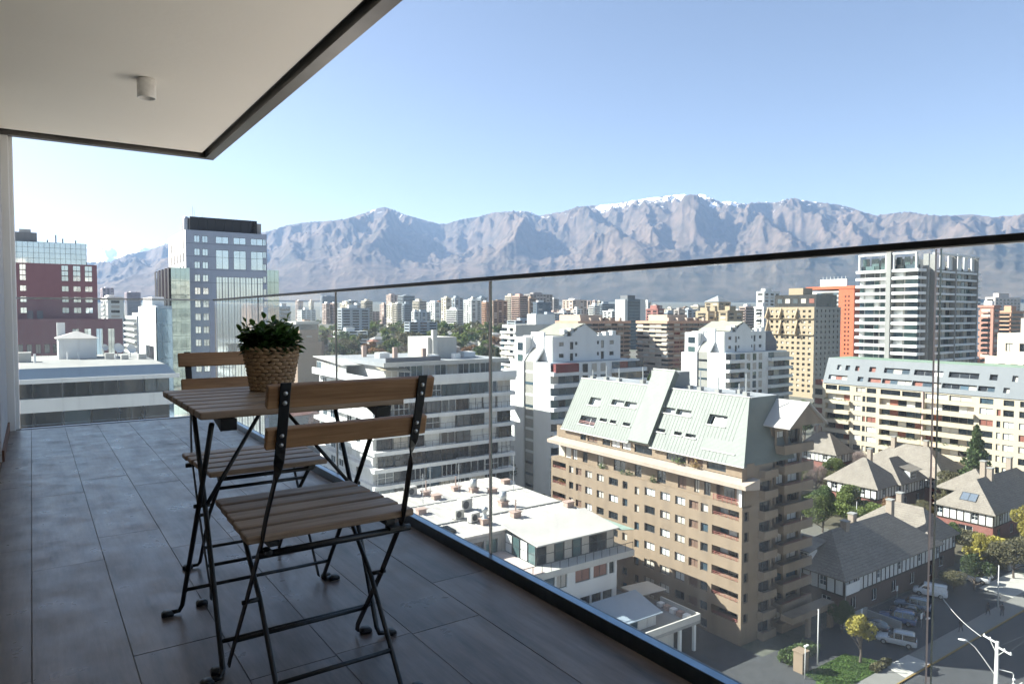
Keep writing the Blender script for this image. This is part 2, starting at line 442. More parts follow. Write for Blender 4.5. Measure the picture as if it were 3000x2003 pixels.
# ------------------------------------------------------------------ the balcony
FL = EYE - .96            # tile surface
def tile_material():
    m, nt, b, out = _nt('wood_look_porcelain')
    tc = nt.nodes.new('ShaderNodeTexCoord'); oi = nt.nodes.new('ShaderNodeObjectInfo')
    ad = nt.nodes.new('ShaderNodeVectorMath'); ad.operation = 'MULTIPLY_ADD'
    cb = nt.nodes.new('ShaderNodeCombineXYZ')
    for k in range(3): nt.links.new(oi.outputs['Random'], cb.inputs[k])
    nt.links.new(cb.outputs[0], ad.inputs[0]); ad.inputs[1].default_value = (37, 71, 13); nt.links.new(tc.outputs['Object'], ad.inputs[2])
    v = ad.outputs[0]
    big = noise(nt, 3.0, 5, v, .6, (1.2, .5, 1))
    vein = noise(nt, 6.0, 8, v, .62, (2.4, .35, 1))
    fine = noise(nt, 45, 6, v, .6, (1.5, .12, 1))
    c = ramp(nt, big, [(.28, (.10, .080, .070)), (.5, (.155, .128, .113)), (.75, (.205, .172, .152))])
    c = mix(nt, .8, c, ramp(nt, vein, [(.33, (.034, .027, .025)), (.44, (.125, .098, .083)), (.54, (.18, .142, .12)), (.68, (.285, .23, .195))]))
    c = mix(nt, .3, c, ramp(nt, fine, [(.35, (.09, .075, .068)), (.65, (.19, .16, .145))]))
    br = nt.nodes.new('ShaderNodeMapRange'); br.inputs['To Min'].default_value = .85; br.inputs['To Max'].default_value = 1.2
    nt.links.new(oi.outputs['Random'], br.inputs[0])
    hs = nt.nodes.new('ShaderNodeHueSaturation'); nt.links.new(br.outputs[0], hs.inputs['Value']); nt.links.new(c, hs.inputs['Color'])
    nt.links.new(hs.outputs[0], b.inputs['Base Color'])
    sm = noise(nt, 7, 5)
    rr = nt.nodes.new('ShaderNodeMapRange'); rr.inputs['From Min'].default_value = .3; rr.inputs['From Max'].default_value = .7; rr.inputs['To Min'].default_value = .26; rr.inputs['To Max'].default_value = .42
    nt.links.new(sm, rr.inputs[0]); nt.links.new(rr.outputs[0], b.inputs['Roughness'])
    b.inputs['Specular IOR Level'].default_value = .55
    bump(nt, b, fine, .12, .003)
    return m
TILE = tile_material()
GROUT = simple('grout', (.12, .11, .105), .9)
floor = cube('balcony_floor', GROUT, -.18, 1.46, -2.6, 7.15, FL - .30, FL - .0014); tag(floor, kind='structure')
tile_mesh = {}
def tile(x0, x1, y0, y1):
    w, l = round(x1 - x0 - .0016, 4), round(y1 - y0 - .0012, 4)
    if (w, l) not in tile_mesh:
        e = .0007
        tile_mesh[(w, l)] = MB().hexa([(-w / 2, -l / 2, -.009), (w / 2, -l / 2, -.009), (w / 2, l / 2, -.009), (-w / 2, l / 2, -.009), (-w / 2 + e, -l / 2 + e, 0), (w / 2 - e, -l / 2 + e, 0), (w / 2 - e, l / 2 - e, 0), (-w / 2 + e, l / 2 - e, 0)]).mesh('tile', TILE)
    link('tile', tile_mesh[(w, l)], floor, local=False, loc=((x0 + x1) / 2, (y0 + y1) / 2, FL + rng.uniform(-.0004, .0004)), rot=(rng.uniform(-.0004, .0004), rng.uniform(-.001, .001), 0))
lines = [-.178, -.020, .215, .452, .688, .924, 1.160, 1.398]
for i in range(len(lines) - 1):
    y = (3.135 if i % 2 else 3.455) - 1.262 * 5 - (.31 if i == 4 else 0)
    while y < 7.06:
        a, b_ = max(y, -2.58), min(y + 1.262, 7.06)
        if b_ - a > .03: tile(lines[i], lines[i + 1], a, b_)
        y += 1.262

CEIL = mat('ceiling_plaster', (.87, .83, .76), .9, .03, .8, streak=False, bmp=.04, bscale=25)
STUCCO = mat('grey_stucco', (.62, .62, .62), .95, .12, 6, streak=False, bmp=.9, bscale=60)
POSTW = mat('white_post_paint', (.78, .78, .77), .5, .04, 1.5)
BLACKTRIM = simple('black_trim', (.028, .03, .033), .45, .2)
BRONZE = mat('bronze_anodised_trim', (.12, .115, .11), .28, .35, 3.0, metal=.85, streak=False)
ALU = simple('charcoal_aluminium', (.10, .125, .15), .32, .9)
WOODBASE = mat('brown_skirting', (.16, .075, .045), .6, .2, 6)

slab = cube('balcony_ceiling', CEIL, -.30, 1.335, -2.6, 7.0, FL + 2.45, FL + 2.75); tag(slab, kind='structure')
gb = MB(); gb.box(1.337, 1.372, -2.6, 7.04, FL + 2.475, FL + 2.75).box(-.30, 1.337, 7.002, 7.04, FL + 2.475, FL + 2.75)
gb.build('shadow_gap', BLACKTRIM, slab)
rb = MB(); rb.box(1.374, 1.455, 2.93, 7.12, FL + 2.415, FL + 2.80).box(1.374, 1.455, -2.6, 2.925, FL + 2.415, FL + 2.80)
rb.build('edge_trim', BRONZE, slab)
rb = MB(); rb.box(-.30, 1.372, 7.042, 7.12, FL + 2.415, FL + 2.80); rb.build('edge_trim', BRONZE, slab)

sp_ = thing('ceiling_spotlight', 'small white cylinder spotlight fixed under the balcony ceiling', 'ceiling light', (.637, 5.03, FL + 2.45))
WPL = simple('white_powder_coat', (.80, .79, .76), .45)
MB().lathe([(0, -.001), (.052, -.001), (.055, -.004), (.055, -.116), (.053, -.120), (.047, -.120), (.046, -.112), (.040, -.085), (0, -.085)], 40).build('housing', WPL, sp_, True, True)
MB().lathe([(.030, -.0855), (.030, -.090), (0, -.090)], 24).build('lens', simple('lamp_lens', (.55, .55, .52), .2), sp_, True, True)

wing = thing('apartment_wing', 'grey stuccoed wall with white corner post at the far left end of balcony', 'wall', (-.6, 3, 0))
cube('wall', STUCCO, -.60, -.178, 5.6, 7.04, FL - 3, FL + 2.75, wing)
cube('skirting', WOODBASE, -.1775, -.164, 5.6, 7.035, FL, FL + .075, wing)
pm_ = MB(); pm_.box(-.32, -.098, 7.12, 7.30, FL - 3, FL + 2.85).box(-.32, -.125, 7.041, 7.119, FL - 3, FL + 2.41); bevel(pm_.build('corner_post', POSTW, wing), .006)
cube('end_wall', STUCCO, -4.3, 1.6, -2.9, -2.61, FL - 3, FL + 2.8, wing)
cube('side_block', OFFWH, -14, -1.5, 7.4, 12.5, 0, 74, wing)  # unseen wing, carried this far forward to keep the sun off the balcony
cube('side_block', OFFWH, -14, -4.301, -14, 7.38, 0, 74, wing)
cube('side_block', OFFWH, -4.3, -.602, 5.76, 7.38, 0, 74, wing)
cube('side_block', OFFWH, -4.3, -.602, -14, 5.759, FL + 2.75, 74, wing)
cube('side_block', OFFWH, -4.3, -.602, -14, 5.759, 0, FL - .31, wing)
cube('side_block', OFFWH, -4.3, -.602, -14, -2.901, FL - .309, FL + 2.749, wing)
RWALL = mat('room_white_wall', (.75, .74, .71), .8, .04, .6, streak=False)
cube('room_wall', RWALL, -4.30, -4.2, -2.6, 5.6, FL, FL + 2.45, wing); cube('room_wall', RWALL, -4.19, -.602, 5.61, 5.759, FL, FL + 2.45, wing)
cube('room_floor', mat('oak_floor', (.30, .21, .14), .5, .15, 1.5, streak=False), -4.2, -.182, -2.6, 5.6, FL - .30, FL - .001, wing)
cube('room_ceiling', CEIL, -4.2, -.302, -2.6, 5.6, FL + 2.451, FL + 2.749, wing)
cube('upper_storeys', OFFWH, -.60, .9, -14, 6.0, FL + 3.1, 74, wing)
cube('lower_storeys', OFFWH, -.60, 1.2, -14, 6.6, 0, FL - 3.2, wing)

# glass balustrade
def pane_material():
    m, nt, b, out = _nt('balustrade_glass')
    nt.nodes.remove(b)
    tr = nt.nodes.new('ShaderNodeBsdfTransparent'); tr.inputs[0].default_value = (.925, .972, .980, 1)
    gl = nt.nodes.new('ShaderNodeBsdfGlossy'); gl.inputs['Roughness'].default_value = .01
    fr = nt.nodes.new('ShaderNodeFresnel'); fr.inputs[0].default_value = 1.45
    m1 = nt.nodes.new('ShaderNodeMixShader'); gb_ = nt.nodes.new('ShaderNodeNewGeometry'); ml = nt.nodes.new('ShaderNodeMath'); ml.operation = 'MULTIPLY_ADD'; ml.inputs[1].default_value = -1; ml.inputs[2].default_value = 1; nt.links.new(gb_.outputs['Backfacing'], ml.inputs[0]); mf = nt.nodes.new('ShaderNodeMath'); mf.operation = 'MULTIPLY'; nt.links.new(fr.outputs[0], mf.inputs[0]); nt.links.new(ml.outputs[0], mf.inputs[1]); nt.links.new(mf.outputs[0], m1.inputs[0]); nt.links.new(tr.outputs[0], m1.inputs[1]); nt.links.new(gl.outputs[0], m1.inputs[2])
    df = nt.nodes.new('ShaderNodeBsdfDiffuse'); df.inputs[0].default_value = (.75, .78, .80, 1)
    tl = nt.nodes.new('ShaderNodeBsdfTranslucent'); tl.inputs[0].default_value = (.75, .78, .80, 1)
    m2 = nt.nodes.new('ShaderNodeMixShader'); m2.inputs[0].default_value = .5; nt.links.new(df.outputs[0], m2.inputs[1]); nt.links.new(tl.outputs[0], m2.inputs[2])
    dust = noise(nt, 2.2, 6, rough=.7); run = noise(nt, 16, 5, rough=.6, stretch=(1, 1, .03)); speck = noise(nt, 130, 2)
    f = mix(nt, .5, ramp(nt, dust, [(.35, (.05,) * 3), (.75, (.12,) * 3)]), ramp(nt, run, [(.45, (.03,) * 3), (.60, (.07,) * 3), (.74, (.22,) * 3)]))
    f = mix(nt, 1.0, f, ramp(nt, speck, [(.68, (0,) * 3), (.76, (.05,) * 3)]), 'ADD')
    m3 = nt.nodes.new('ShaderNodeMixShader'); nt.links.new(f, m3.inputs[0]); nt.links.new(m1.outputs[0], m3.inputs[1]); nt.links.new(m2.outputs[0], m3.inputs[2])
    nt.links.new(m3.outputs[0], out.inputs[0]); return m
PANE = pane_material()
EDGE = simple('glass_edge_green', (.012, .045, .05), .15, 0, .8)
EDGEL = simple('glass_edge_polished', (.45, .40, .40), .3)
bal = thing('glass_balustrade', 'frameless glass balustrade with black handrail around the balcony', 'balustrade', (1.44, 3.5, FL))
GX0, GX1 = 1.434, 1.442
def gpane(x0, x1, y0, y1):
    m = MB(); z0, z1 = FL + .02, FL + 1.085
    m.box(x0, x1, y0, y1, z0, z1)
    m.m = [1, 1, 0, 0, 0, 0]
    if y1 - y0 > .1: m.m = [1, 1, 2, 0, 1, 0]
    else: m.m = [1, 1, 0, 1, 0, 2]
    m.build('glass_panel', [PANE, EDGE, EDGEL], bal)
for a, b_ in ((-2.55, -.95), (-.94, .642), (.651, 2.232), (2.242, 3.866), (3.876, 5.52), (5.53, 7.06)):
    gpane(GX0, GX1, a, b_)
gpane(-.09, 1.40, 7.132, 7.144)
hr = MB(); hr.box(1.424, 1.452, -2.6, 7.10, FL + 1.087, FL + 1.102); bevel(hr.build('handrail', BLACKTRIM, bal), .003)
hr = MB(); hr.box(-.10, 1.415, 7.122, 7.154, FL + 1.087, FL + 1.101); bevel(hr.build('handrail', GREYMET, bal), .003)
kb = MB(); kb.box(1.40, 1.429, -2.6, 7.10, FL - .02, FL + .042).box(1.447, 1.461, -2.6, 7.12, FL - .02, FL + .03); bevel(kb.build('base_channel', ALU, bal), .003)
cube('channel_sheen', simple('sky_sheen_blue', (.30, .40, .50), .3, .9), 1.401, 1.4285, -2.6, 7.10, FL + .0425, FL + .0440, bal)  # added strip; the sky's blue sheen on the channel is put into its colour
kb = MB(); kb.box(-.09, 1.398, 7.070, 7.130, FL - .2, FL + .004); kb.build('base_channel', ALU, bal)
# ------------------------------------------------------------------ beige block with the green mansard
GREENROOF = None
def seam_roof(name, col, axis_scale, rough=.55):
    m, nt, b, out = _nt(name)
    b.inputs['Roughness'].default_value = rough; b.inputs['Specular IOR Level'].default_value = .4
    f = noise(nt, .5, 6); g_ = noise(nt, .25, 5, stretch=(1, 1, .4))
    c = mix(nt, .5, ramp(nt, f, [(.3, sh(col, .82)), (.7, sh(col, 1.08))]), ramp(nt, g_, [(.3, sh(col, .8)), (.6, col)]))
    w = nt.nodes.new('ShaderNodeTexWave'); w.wave_type = 'BANDS'; w.bands_direction = 'DIAGONAL'; w.inputs['Scale'].default_value = axis_scale; w.inputs['Distortion'].default_value = 0
    g = nt.nodes.new('ShaderNodeNewGeometry'); nt.links.new(g.outputs['Position'], w.inputs['Vector'])
    c = mix(nt, ramp(nt, w.outputs['Fac'], [(.0, (.55,) * 3), (.12, (0,) * 3)]), c, sh(col, .72))
    nt.links.new(c, b.inputs['Base Color']); bump(nt, b, w.outputs['Fac'], .25, .03)
    return m
GREENROOF = seam_roof('green_sheet_roof', (.128, .145, .124), .55)
BLUEROOF = mat('pale_blue_slate', (.14, .152, .165), .6, .1, .5)

bb = thing('apartment_building', 'beige apartment block with a pale green metal mansard roof and red railings', 'apartment block', (80, 75, 0))
ST = 2.62
cols = [(88.4, 89.5, G_DARK), (86.3, 87.75, BEIGED), (83.75, 85.4, CURT), (80.95, 82.6, CURT), (77.75, 79.8, CURT), (75.7, 76.75, G_DARK), (73.25, 74.2, G_DARK), (70.1, 72.15, CURT), (67.25, 69.1, CURT), (64.5, 66.3, CURT), (62.2, 63.8, BEIGED), (60.55, 61.8, G_DARK)]
wins, logg = [], []
for k in range(7):
    zb = 15.75 - ST * k
    for a0, a1, pm in cols:
        if zb < -.2: continue
        z0 = max(zb, .35); off = -.35 if pm is G_DARK and a0 < 74.3 and a0 > 73 else 0
        p = pm if pm is BEIGED else (rng.choice([CURT, CURT, CURT, CURTB, G_DARK]) if pm is CURT else rng.choice([G_DARK, G_BLUE, CURTB]))
        wins.append((a0, a1, z0 + off, z0 + 1.17 + off, p))
    if zb > 1:
        for a0, a1 in ((55.65, 59.9), (90.35, 93.95)): logg.append((a0, a1, zb + .12, zb + 1.32))
O, A, N = frame_of('X', 73.0)
m = MB(); panel(m, O, A, UP, N, 55.2, 94.3, 0, 17.75, [w[:4] for w in wins] + [(*l, 1.7) for l in logg], .3)
m.build('wall', BEIGE, bb)
for w in wins: window(bb, O, A, UP, N, w[:4], .3, w[4], DARKMET if w[4] is not BEIGED else BEIGED, 1 if w[1] - w[0] > 1.3 else 0)
for i, l in enumerate(logg):
    cube('loggia_back', BEIGE, 74.70, 74.78, l[0], l[1], l[2] - .02, l[3] + .02, bb)
    for j in range(3):
        w_ = (l[1] - l[0]) / 3
        cube('door', rng.choice([G_DARK, G_DARK, CURT, G_BLUE]), 74.6, 74.69, l[0] + j * w_ + .1, l[0] + (j + 1) * w_ - .1, l[2], l[3] - .1, bb)
    rm = MB()
    for zz in (.16, .38): rm.box(73.06, 73.10, l[0], l[1], l[2] + zz, l[2] + zz + .04)
    for j in range(5):
        y = l[0] + (l[1] - l[0]) * (j + .5) / 5; rm.box(73.055, 73.105, y - .02, y + .02, l[2], l[2] + .46)
    rm.build('railing', REDRAIL, bb)
cube('core_wall', BEIGE, 75.0, 86.2, 58.2, 94.0, 0, 22.6, bb)
cube('core_wall', BEIGE, 74.82, 79.2, 55.7, 58.19, 0, 22.6, bb)
# terrace storey under the ledge
ops = [(a, a + w_, 17.8, 19.55, p) for a, w_, p in ((61, 1.1, G_DARK), (62.9, .9, CURTB), (65.2, 1.5, BEIGED), (69.0, 1.7, G_DARK), (73.8, 1.4, G_DARK), (77.2, 2.6, G_DARK), (82.2, 1.4, CURTB), (86, 1.2, G_DARK), (88.6, 1.2, CURT))]
facade(bb, 'X', 74.0, 60, 90.2, 17.4, 19.95, ops, BEIGE, .2)
cube('terrace_slab', BEIGE, 73.02, 74.9, 55.3, 94.2, 17.55, 17.74, bb)
for a0, a1 in ((55.3, 60.0), (90.2, 94.2)):
    cube('loggia_back', BEIGE, 74.6, 74.8, a0, a1, 17.75, 19.9, bb)
    for j in range(2): cube('door', rng.choice([CURT, CURTB, G_DARK]), 74.5, 74.59, a0 + .3 + j * 2, a0 + 1.9 + j * 2, 17.75, 19.6, bb)
rm = MB()
for zz in (.25, .5, .75): rm.box(73.1, 73.15, 55.4, 59.9, 17.75 + zz, 17.81 + zz)
for j in range(7): rm.box(73.09, 73.16, 55.45 + j * .72, 55.5 + j * .72, 17.75, 18.58)
rm.build('railing', REDRAIL, bb)
cube('pillar', WHITE, 73.05, 73.6, 55.3, 55.75, 17.75, 19.9, bb)
# ledge
m = MB(); m.hexa([(72.2, 54.1, 20.2), (75, 54.1, 19.95), (75, 94.4, 19.95), (72.2, 94.4, 20.2), (72.1, 54.1, 20.75), (75, 54.1, 21.3), (75, 94.4, 21.3), (72.1, 94.4, 20.75)])
m.build('ledge', LEDGE, bb)
ops = [(a, a + w_, 21.45, 22.7, p) for a, w_, p in ((58.5, 3.1, G_DARK), (62.3, 2.6, BEIGED), (65.2, 3.6, G_DARK), (71.6, 3.6, G_DARK), (76, 1.9, CURT), (78.4, 1.9, CURT), (80.5, 1.8, G_DARK), (83.5, 2.4, BEIGED), (86.3, 1.4, G_DARK))]
facade(bb, 'X', 73.9, 55.3, 93.9, 21.2, 23.1, ops, BEIGE, .18)
cube('wall', BEIGE, 73.92, 75.4, 55.25, 55.35, 21.2, 23.1, bb)
# mansard
Bv = Vector((4.5, 0, 8.25)).normalized(); O = Vector((73.3, 0, 22.75)); A = Vector((0, 1, 0)); N = Vector((-Bv.z, 0, Bv.x))
ro = [(85.3, 87.9, 4.95, 6.3, CURT), (77.2, 79.7, 5.55, 6.45, CURT), (79.9, 82.7, 5.55, 6.45, CURT), (84.5, 88.4, 1.5, 2.95, G_DARK), (82.1, 83.8, 2.55, 3.05, G_DARK), (80.0, 81.4, 2.55, 3.05, G_DARK), (76.9, 78.5, 2.55, 3.05, G_DARK),
      (66.4, 69.1, 5.6, 6.45, CURT), (69.4, 72.0, 5.6, 6.45, CURT), (60.2, 63.2, 4.95, 6.4, G_DARK), (69.8, 71.4, 2.6, 3.1, G_DARK), (66.7, 68.1, 2.6, 3.1, G_DARK), (64.2, 66.0, 2.6, 3.1, G_DARK), (57.4, 62.4, 1.5, 3.05, CURT)]
for lo, hi in ((76.0, 92.1), (57.9, 71.55)):
    m = MB(); panel(m, O, A, Bv, N, lo, hi, 0, 9.35, [r_[:4] for r_ in ro if lo < r_[0] < hi], .7)
    if lo < 60:
        m.tri(O + A * 57.9, O + A * 57.9 + Bv * 9.35, O + A * 55.25)
        m.tri(O + A * 55.25, O + A * 57.9 + Bv * 9.35, Vector((84, 55.25, 22.75)))
        m.tri(O + A * 57.9 + Bv * 9.35, Vector((84, 55.25, 22.75)), Vector((84, 57.9, 31.0)))
    else: m.quad(O + A * 92.1, O + A * 92.1 + Bv * 9.35, Vector((84, 92.1, 31)), Vector((84, 92.1, 22.75)))
    m.build('mansard_roof', GREENROOF, bb)
for i_ in range(58):                     # standing seams, broken where windows are cut in
    a_ = 58.2 + i_ * .59
    if 71.3 < a_ < 76.2: continue
    segs = [(0.02, 9.3)]
    for r_ in ro:
        if r_[0] - .3 < a_ < r_[1] + .15: segs = [q for s0, s1 in segs for q in ((s0, min(s1, r_[2] - .25)), (max(s0, r_[3]), s1)) if q[1] - q[0] > .05]
    m = MB()
    for s0, s1 in segs: m.obox(O, A, Bv, N, a_, a_ + .03, s0, s1, .001, .028)
    m.build('roof_seam', GREENROOF, bb)
for r_ in ro:
    window(bb, O, A, Bv, N, r_[:4], .7, r_[4], WHITE, 1 if r_[1] - r_[0] > 2 else 0)
    MB().obox(O, A, Bv, N, r_[0] - .25, r_[1] + .1, r_[2] - .22, r_[2] - .05, .002, .12).build('sill', OFFWH, bb)
rm = MB()
for b_ in (1.75, 2.0): rm.obox(O, A, Bv, N, 57.4, 62.4, b_, b_ + .07, -.12, -.06).obox(O, A, Bv, N, 84.5, 88.4, b_, b_ + .07, -.12, -.06)
rm.build('railing', REDRAIL, bb)
m = MB(); m.obox(O, A, Bv, N, 71.6, 75.9, .3, 12.0, -.5, .55); m.build('stair_fin', GREENROOF, bb)
MB().obox(O, A, Bv, N, 71.5, 76.0, 12.002, 12.15, -.6, .65).build('fin_capping', OFFWH, bb)
cube('roof_deck', ROOFGR, 77.79, 84, 57.9, 92.1, 30.6, 30.98, bb)
m = MB(); m.obox(O, A, Bv, N, 57.8, 71.55, 9.36, 9.5, -.3, .1).obox(O, A, Bv, N, 76, 92.1, 9.36, 9.5, -.3, .1).obox(O, A, Bv, N, 55.2, 71.55, -.12, -.01, -.2, .12).obox(O, A, Bv, N, 76, 92.1, -.12, -.01, -.2, .12); m.build('gutter', OFFWH, bb)
cube('lift_house', CONC, 80.2, 83.4, 73, 78, 30.99, 33.2, bb)
for x, y, h in ((79, 64, 2.2), (79.4, 67.5, 2.8), (80, 70, 1.6), (80.4, 80, 2.6), (79, 84, 2.2), (79.3, 87.4, 2.4), (79.2, 59.5, 3.0), (81, 62, 1.4), (78.6, 90, 1.6)):
    MB().tube([(x, y, 30.97), (x, y, 30.97 + h)], .09, 6).build('vent_pipe', GREYMET, bb)
    cube('vent_box', CONC, x - .35, x + .35, y - .35, y + .35, 30.985, 31.5, bb)
for q, (y_, z_, w_, c_) in enumerate(((76.5, 17.8, 1.8, 'mid'), (63.3, 21.4, 1.2, 'rust'), (66.3, 21.4, 1.6, 'mid'), (71, 17.8, 1.0, 'mid'), (92.6, 13.4, 1.2, 'rust'), (82, 17.8, .9, 'mid'))):
    g = random.Random(q); m = MB()
    for k in range(120):
        c_0 = Vector((73.5 + g.uniform(-.3, .35), y_ + g.gauss(0, w_ * .35), z_ + abs(g.gauss(0, .4)))); d_ = lambda: Vector((g.uniform(-.18, .18), g.uniform(-.18, .18), g.uniform(-.18, .18)))
        m.tri(c_0 + d_(), c_0 + d_(), c_0 + d_())
    m.build('terrace_plant', mat('terrace_leaf_' + c_, (.09, .13, .04) if c_ == 'mid' else (.26, .17, .06), .8, .4, 2), bb)
# right-hand (shaded) end with stacked balconies
ops = [(73.6, 74.5, 15.8 - ST * k, 17.0 - ST * k, G_DARK) for k in range(6)] + [(76.6, 79.0, .6 + ST * k, 2.1 + ST * k, G_DARK) for k in range(8)]
facade(bb, 'Y', 55.3, 73.0, 79.3, 0, 22.7, ops, BEIGE, .3)
cube('wall', BEIGED, 79.3, 80.35, 58.05, 58.18, 0, 27, bb)
facade(bb, 'Y', 55.8, 80.35, 86.5, 0, 27.4, [(x, x + w_, 1.0 + ST * k, 2.9 + ST * k, None) for k in range(10) for x, w_ in ((80.8, 1.9), (83.3, 2.6))], BEIGE, .4)
cube('wall', BEIGE, 80.36, 86.48, 56.25, 58.19, 0, 27.3, bb); cube('wall', BEIGE, 79.6, 86.2, 58.2, 70, 22.6, 27.3, bb)
for k in range(10):
    z = .1 + ST * k
    if k < 9:
        m = MB(); m.box(76.4, 79.2, 54.35, 54.47, z, z + 1.0).box(76.4, 76.52, 54.48, 55.29, z, z + 1.0).box(79.08, 79.2, 54.48, 55.29, z, z + 1.0).box(76.53, 79.07, 54.48, 55.29, z, z + .14); m.build('balcony', BEIGE, bb)
    m = MB(); y0 = 54.3
    m.box(80.4, 86.9, y0, y0 + .14, z, z + 1.2).box(80.4, 80.54, y0 + .15, 55.79, z, z + 1.05).box(86.76, 86.9, y0 + .15, 55.79, z, z + 1.05).box(80.55, 86.75, y0 + .15, 55.79, z, z + .16); m.build('balcony', BEIGE, bb)
    rm = MB(); rm.box(80.5, 86.8, y0 + .04, y0 + .08, z + 1.32, z + 1.36)
    for j in range(6): rm.box(80.5 + j * 1.24, 80.54 + j * 1.24, y0 + .04, y0 + .08, z + 1.2, z + 1.32)
    rm.build('railing', REDRAIL if k % 3 else DARKMET, bb)
m = MB(); p = [(79.6, 53.2, 27.5), (87.3, 53.2, 27.5), (83.45, 53.2, 30.3)]; q = [(x, 63, z) for x, y, z in p]
m.add(p + q, [(0, 1, 2), (3, 5, 4), (0, 2, 5, 3), (1, 4, 5, 2), (0, 3, 4, 1)]); m.build('gable_wall', BEIGE, bb)
m = MB()
for s_ in (-1, 1):
    e = Vector((83.45 + s_ * 4.3, 0, 27.3)); t_ = Vector((83.45, 0, 30.42)); d_ = Vector((0, 0, .14))
    a_, b_ = e + Vector((0, 52.8, 0)), t_ + Vector((0, 52.8, 0)); c_, g_ = t_ + Vector((0, 63.2, 0)), e + Vector((0, 63.2, 0))
    m.hexa([a_, b_, c_, g_, a_ + d_, b_ + d_, c_ + d_, g_ + d_])
m.build('gable_roof', ROOFWH, bb)
m = MB(); m.box(78.5, 88, 51.6, 53.3, 2.7, 3.5).box(87.2, 88, 51.7, 52.2, 0, 2.69).box(82.2, 82.8, 51.7, 52.2, 0, 2.69); m.build('entrance_canopy', BEIGE, bb)

# ------------------------------------------------------------------ low building with the vent-studded roof (G)
lb = thing('low_building', 'low white building with a pale ribbed metal roof full of vents', 'building', (52, 85, 0))
cube('wall', WHITE, 34.2, 64.7, 75.7, 99.8, 0, 13.5, lb)
m = MB(); m.hexa([(33.8, 75.2, 13.52), (65.2, 75.2, 13.52), (65.2, 100.4, 13.52), (33.8, 100.4, 13.52), (33.8, 75.2, 13.8), (65.2, 75.2, 13.8), (65.2, 100.4, 14.0), (33.8, 100.4, 14.0)]); m.build('roof', ROOFWH, lb)
x = 35.0
while x < 65:
    MB().hexa([(x, 75.2, 13.8), (x + .07, 75.2, 13.8), (x + .07, 100.4, 14.0), (x, 100.4, 14.0), (x, 75.2, 13.87), (x + .07, 75.2, 13.87), (x + .07, 100.4, 14.07), (x, 100.4, 14.07)]).build('roof_seam', OFFWH, lb); x += 1.35
for y in (81.5, 91): cube('roof_joint', CONC, 33.9, 65.1, y, y + .25, 13.86, 14.02, lb)
cube('skylight', G_DARK, 42.6, 44.6, 77.6, 80, 13.8, 14.2, lb)
# veranda wing
m = MB(); m.hexa([(50.2, 67.6, 13.55), (63.8, 67.6, 13.55), (64.8, 75.9, 14.15), (50.4, 75.9, 14.15), (50.2, 67.6, 13.72), (63.8, 67.6, 13.72), (64.8, 75.9, 14.32), (50.4, 75.9, 14.32)]); m.build('veranda_roof', ROOFWH, lb)
cube('floor_slab', OFFWH, 44.0, 64.9, 65.9, 75.6, 10.2, 11.0, lb)
O, A, N = frame_of('Y', 68.2); nb = 9
for k in range(nb):
    a0 = 50.6 + k * 1.43
    window(lb, O, A, UP, N, (a0, a0 + 1.38, 11.02, 13.5), .1, rng.choice([G_DARK, CURTB, G_GREEN, CURTB]), DARKMET, 0, 1)
O, A, N = frame_of('X', 50.5)
for k in range(4): window(lb, O, A, UP, N, (68.4 + k * 1.7, 70 + k * 1.7, 11.02, 13.5), .05, rng.choice([G_GREEN, CURT]), DARKMET, 0, 1)
cube('wall', WHITE, 52, 63.4, 70.5, 75.6, 11.02, 13.5, lb)
m = MB(); m.box(44.2, 64.8, 66.0, 66.06, 12.0, 12.06)
for k in range(16): m.box(44.3 + k * 1.36, 44.35 + k * 1.36, 66.0, 66.06, 11.0, 12.0)
m.build('railing', DARKMET, lb)
m = MB(); m.hexa([(63.9, 67.6, 13.3), (66.6, 67.6, 12.9), (66.6, 74, 12.9), (63.9, 74, 13.3), (63.9, 67.6, 13.38), (66.6, 67.6, 12.98), (66.6, 74, 12.98), (63.9, 74, 13.38)]); m.build('canopy', mat('green_sheet', (.30, .40, .34), .6), lb)
facade(lb, 'Y', 66.6, 40, 62.4, 7.2, 10.19, [(41 + k * 1.9, 42.7 + k * 1.9, 8.2, 9.9, rng.choice([CURT, G_BLUE, CURTB])) for k in range(7)] + [(55.4, 57.9, 8.3, 9.9, BRICK), (58.4, 60.8, 8.3, 9.9, BRICK), (61.1, 62.0, 8.3, 9.9, G_DARK)], WHITE, .25)
cube('wall', WHITE, 40.2, 62.3, 67.0, 75.6, 0, 10.19, lb)
facade(lb, 'Y', 66.62, 40, 62.4, 3.8, 7.19, [(41 + k * 1.9, 42.7 + k * 1.9, 4.6, 6.3, None) for k in range(11)], WHITE, .25)
facade(lb, 'Y', 75.15, 34.2, 50.1, 10.6, 13.5, [(35 + k * 2.1, 36.8 + k * 2.1, 11.0, 12.9, rng.choice([G_GREEN, CURT, G_DARK])) for k in range(7)], CONC, .25)
cube('lower_roof', mat('pinkish_roofing', (.52, .42, .38), .85, .1, .4, streak=False), 40, 50.1, 66.0, 75.1, 11.0, 11.12, lb)
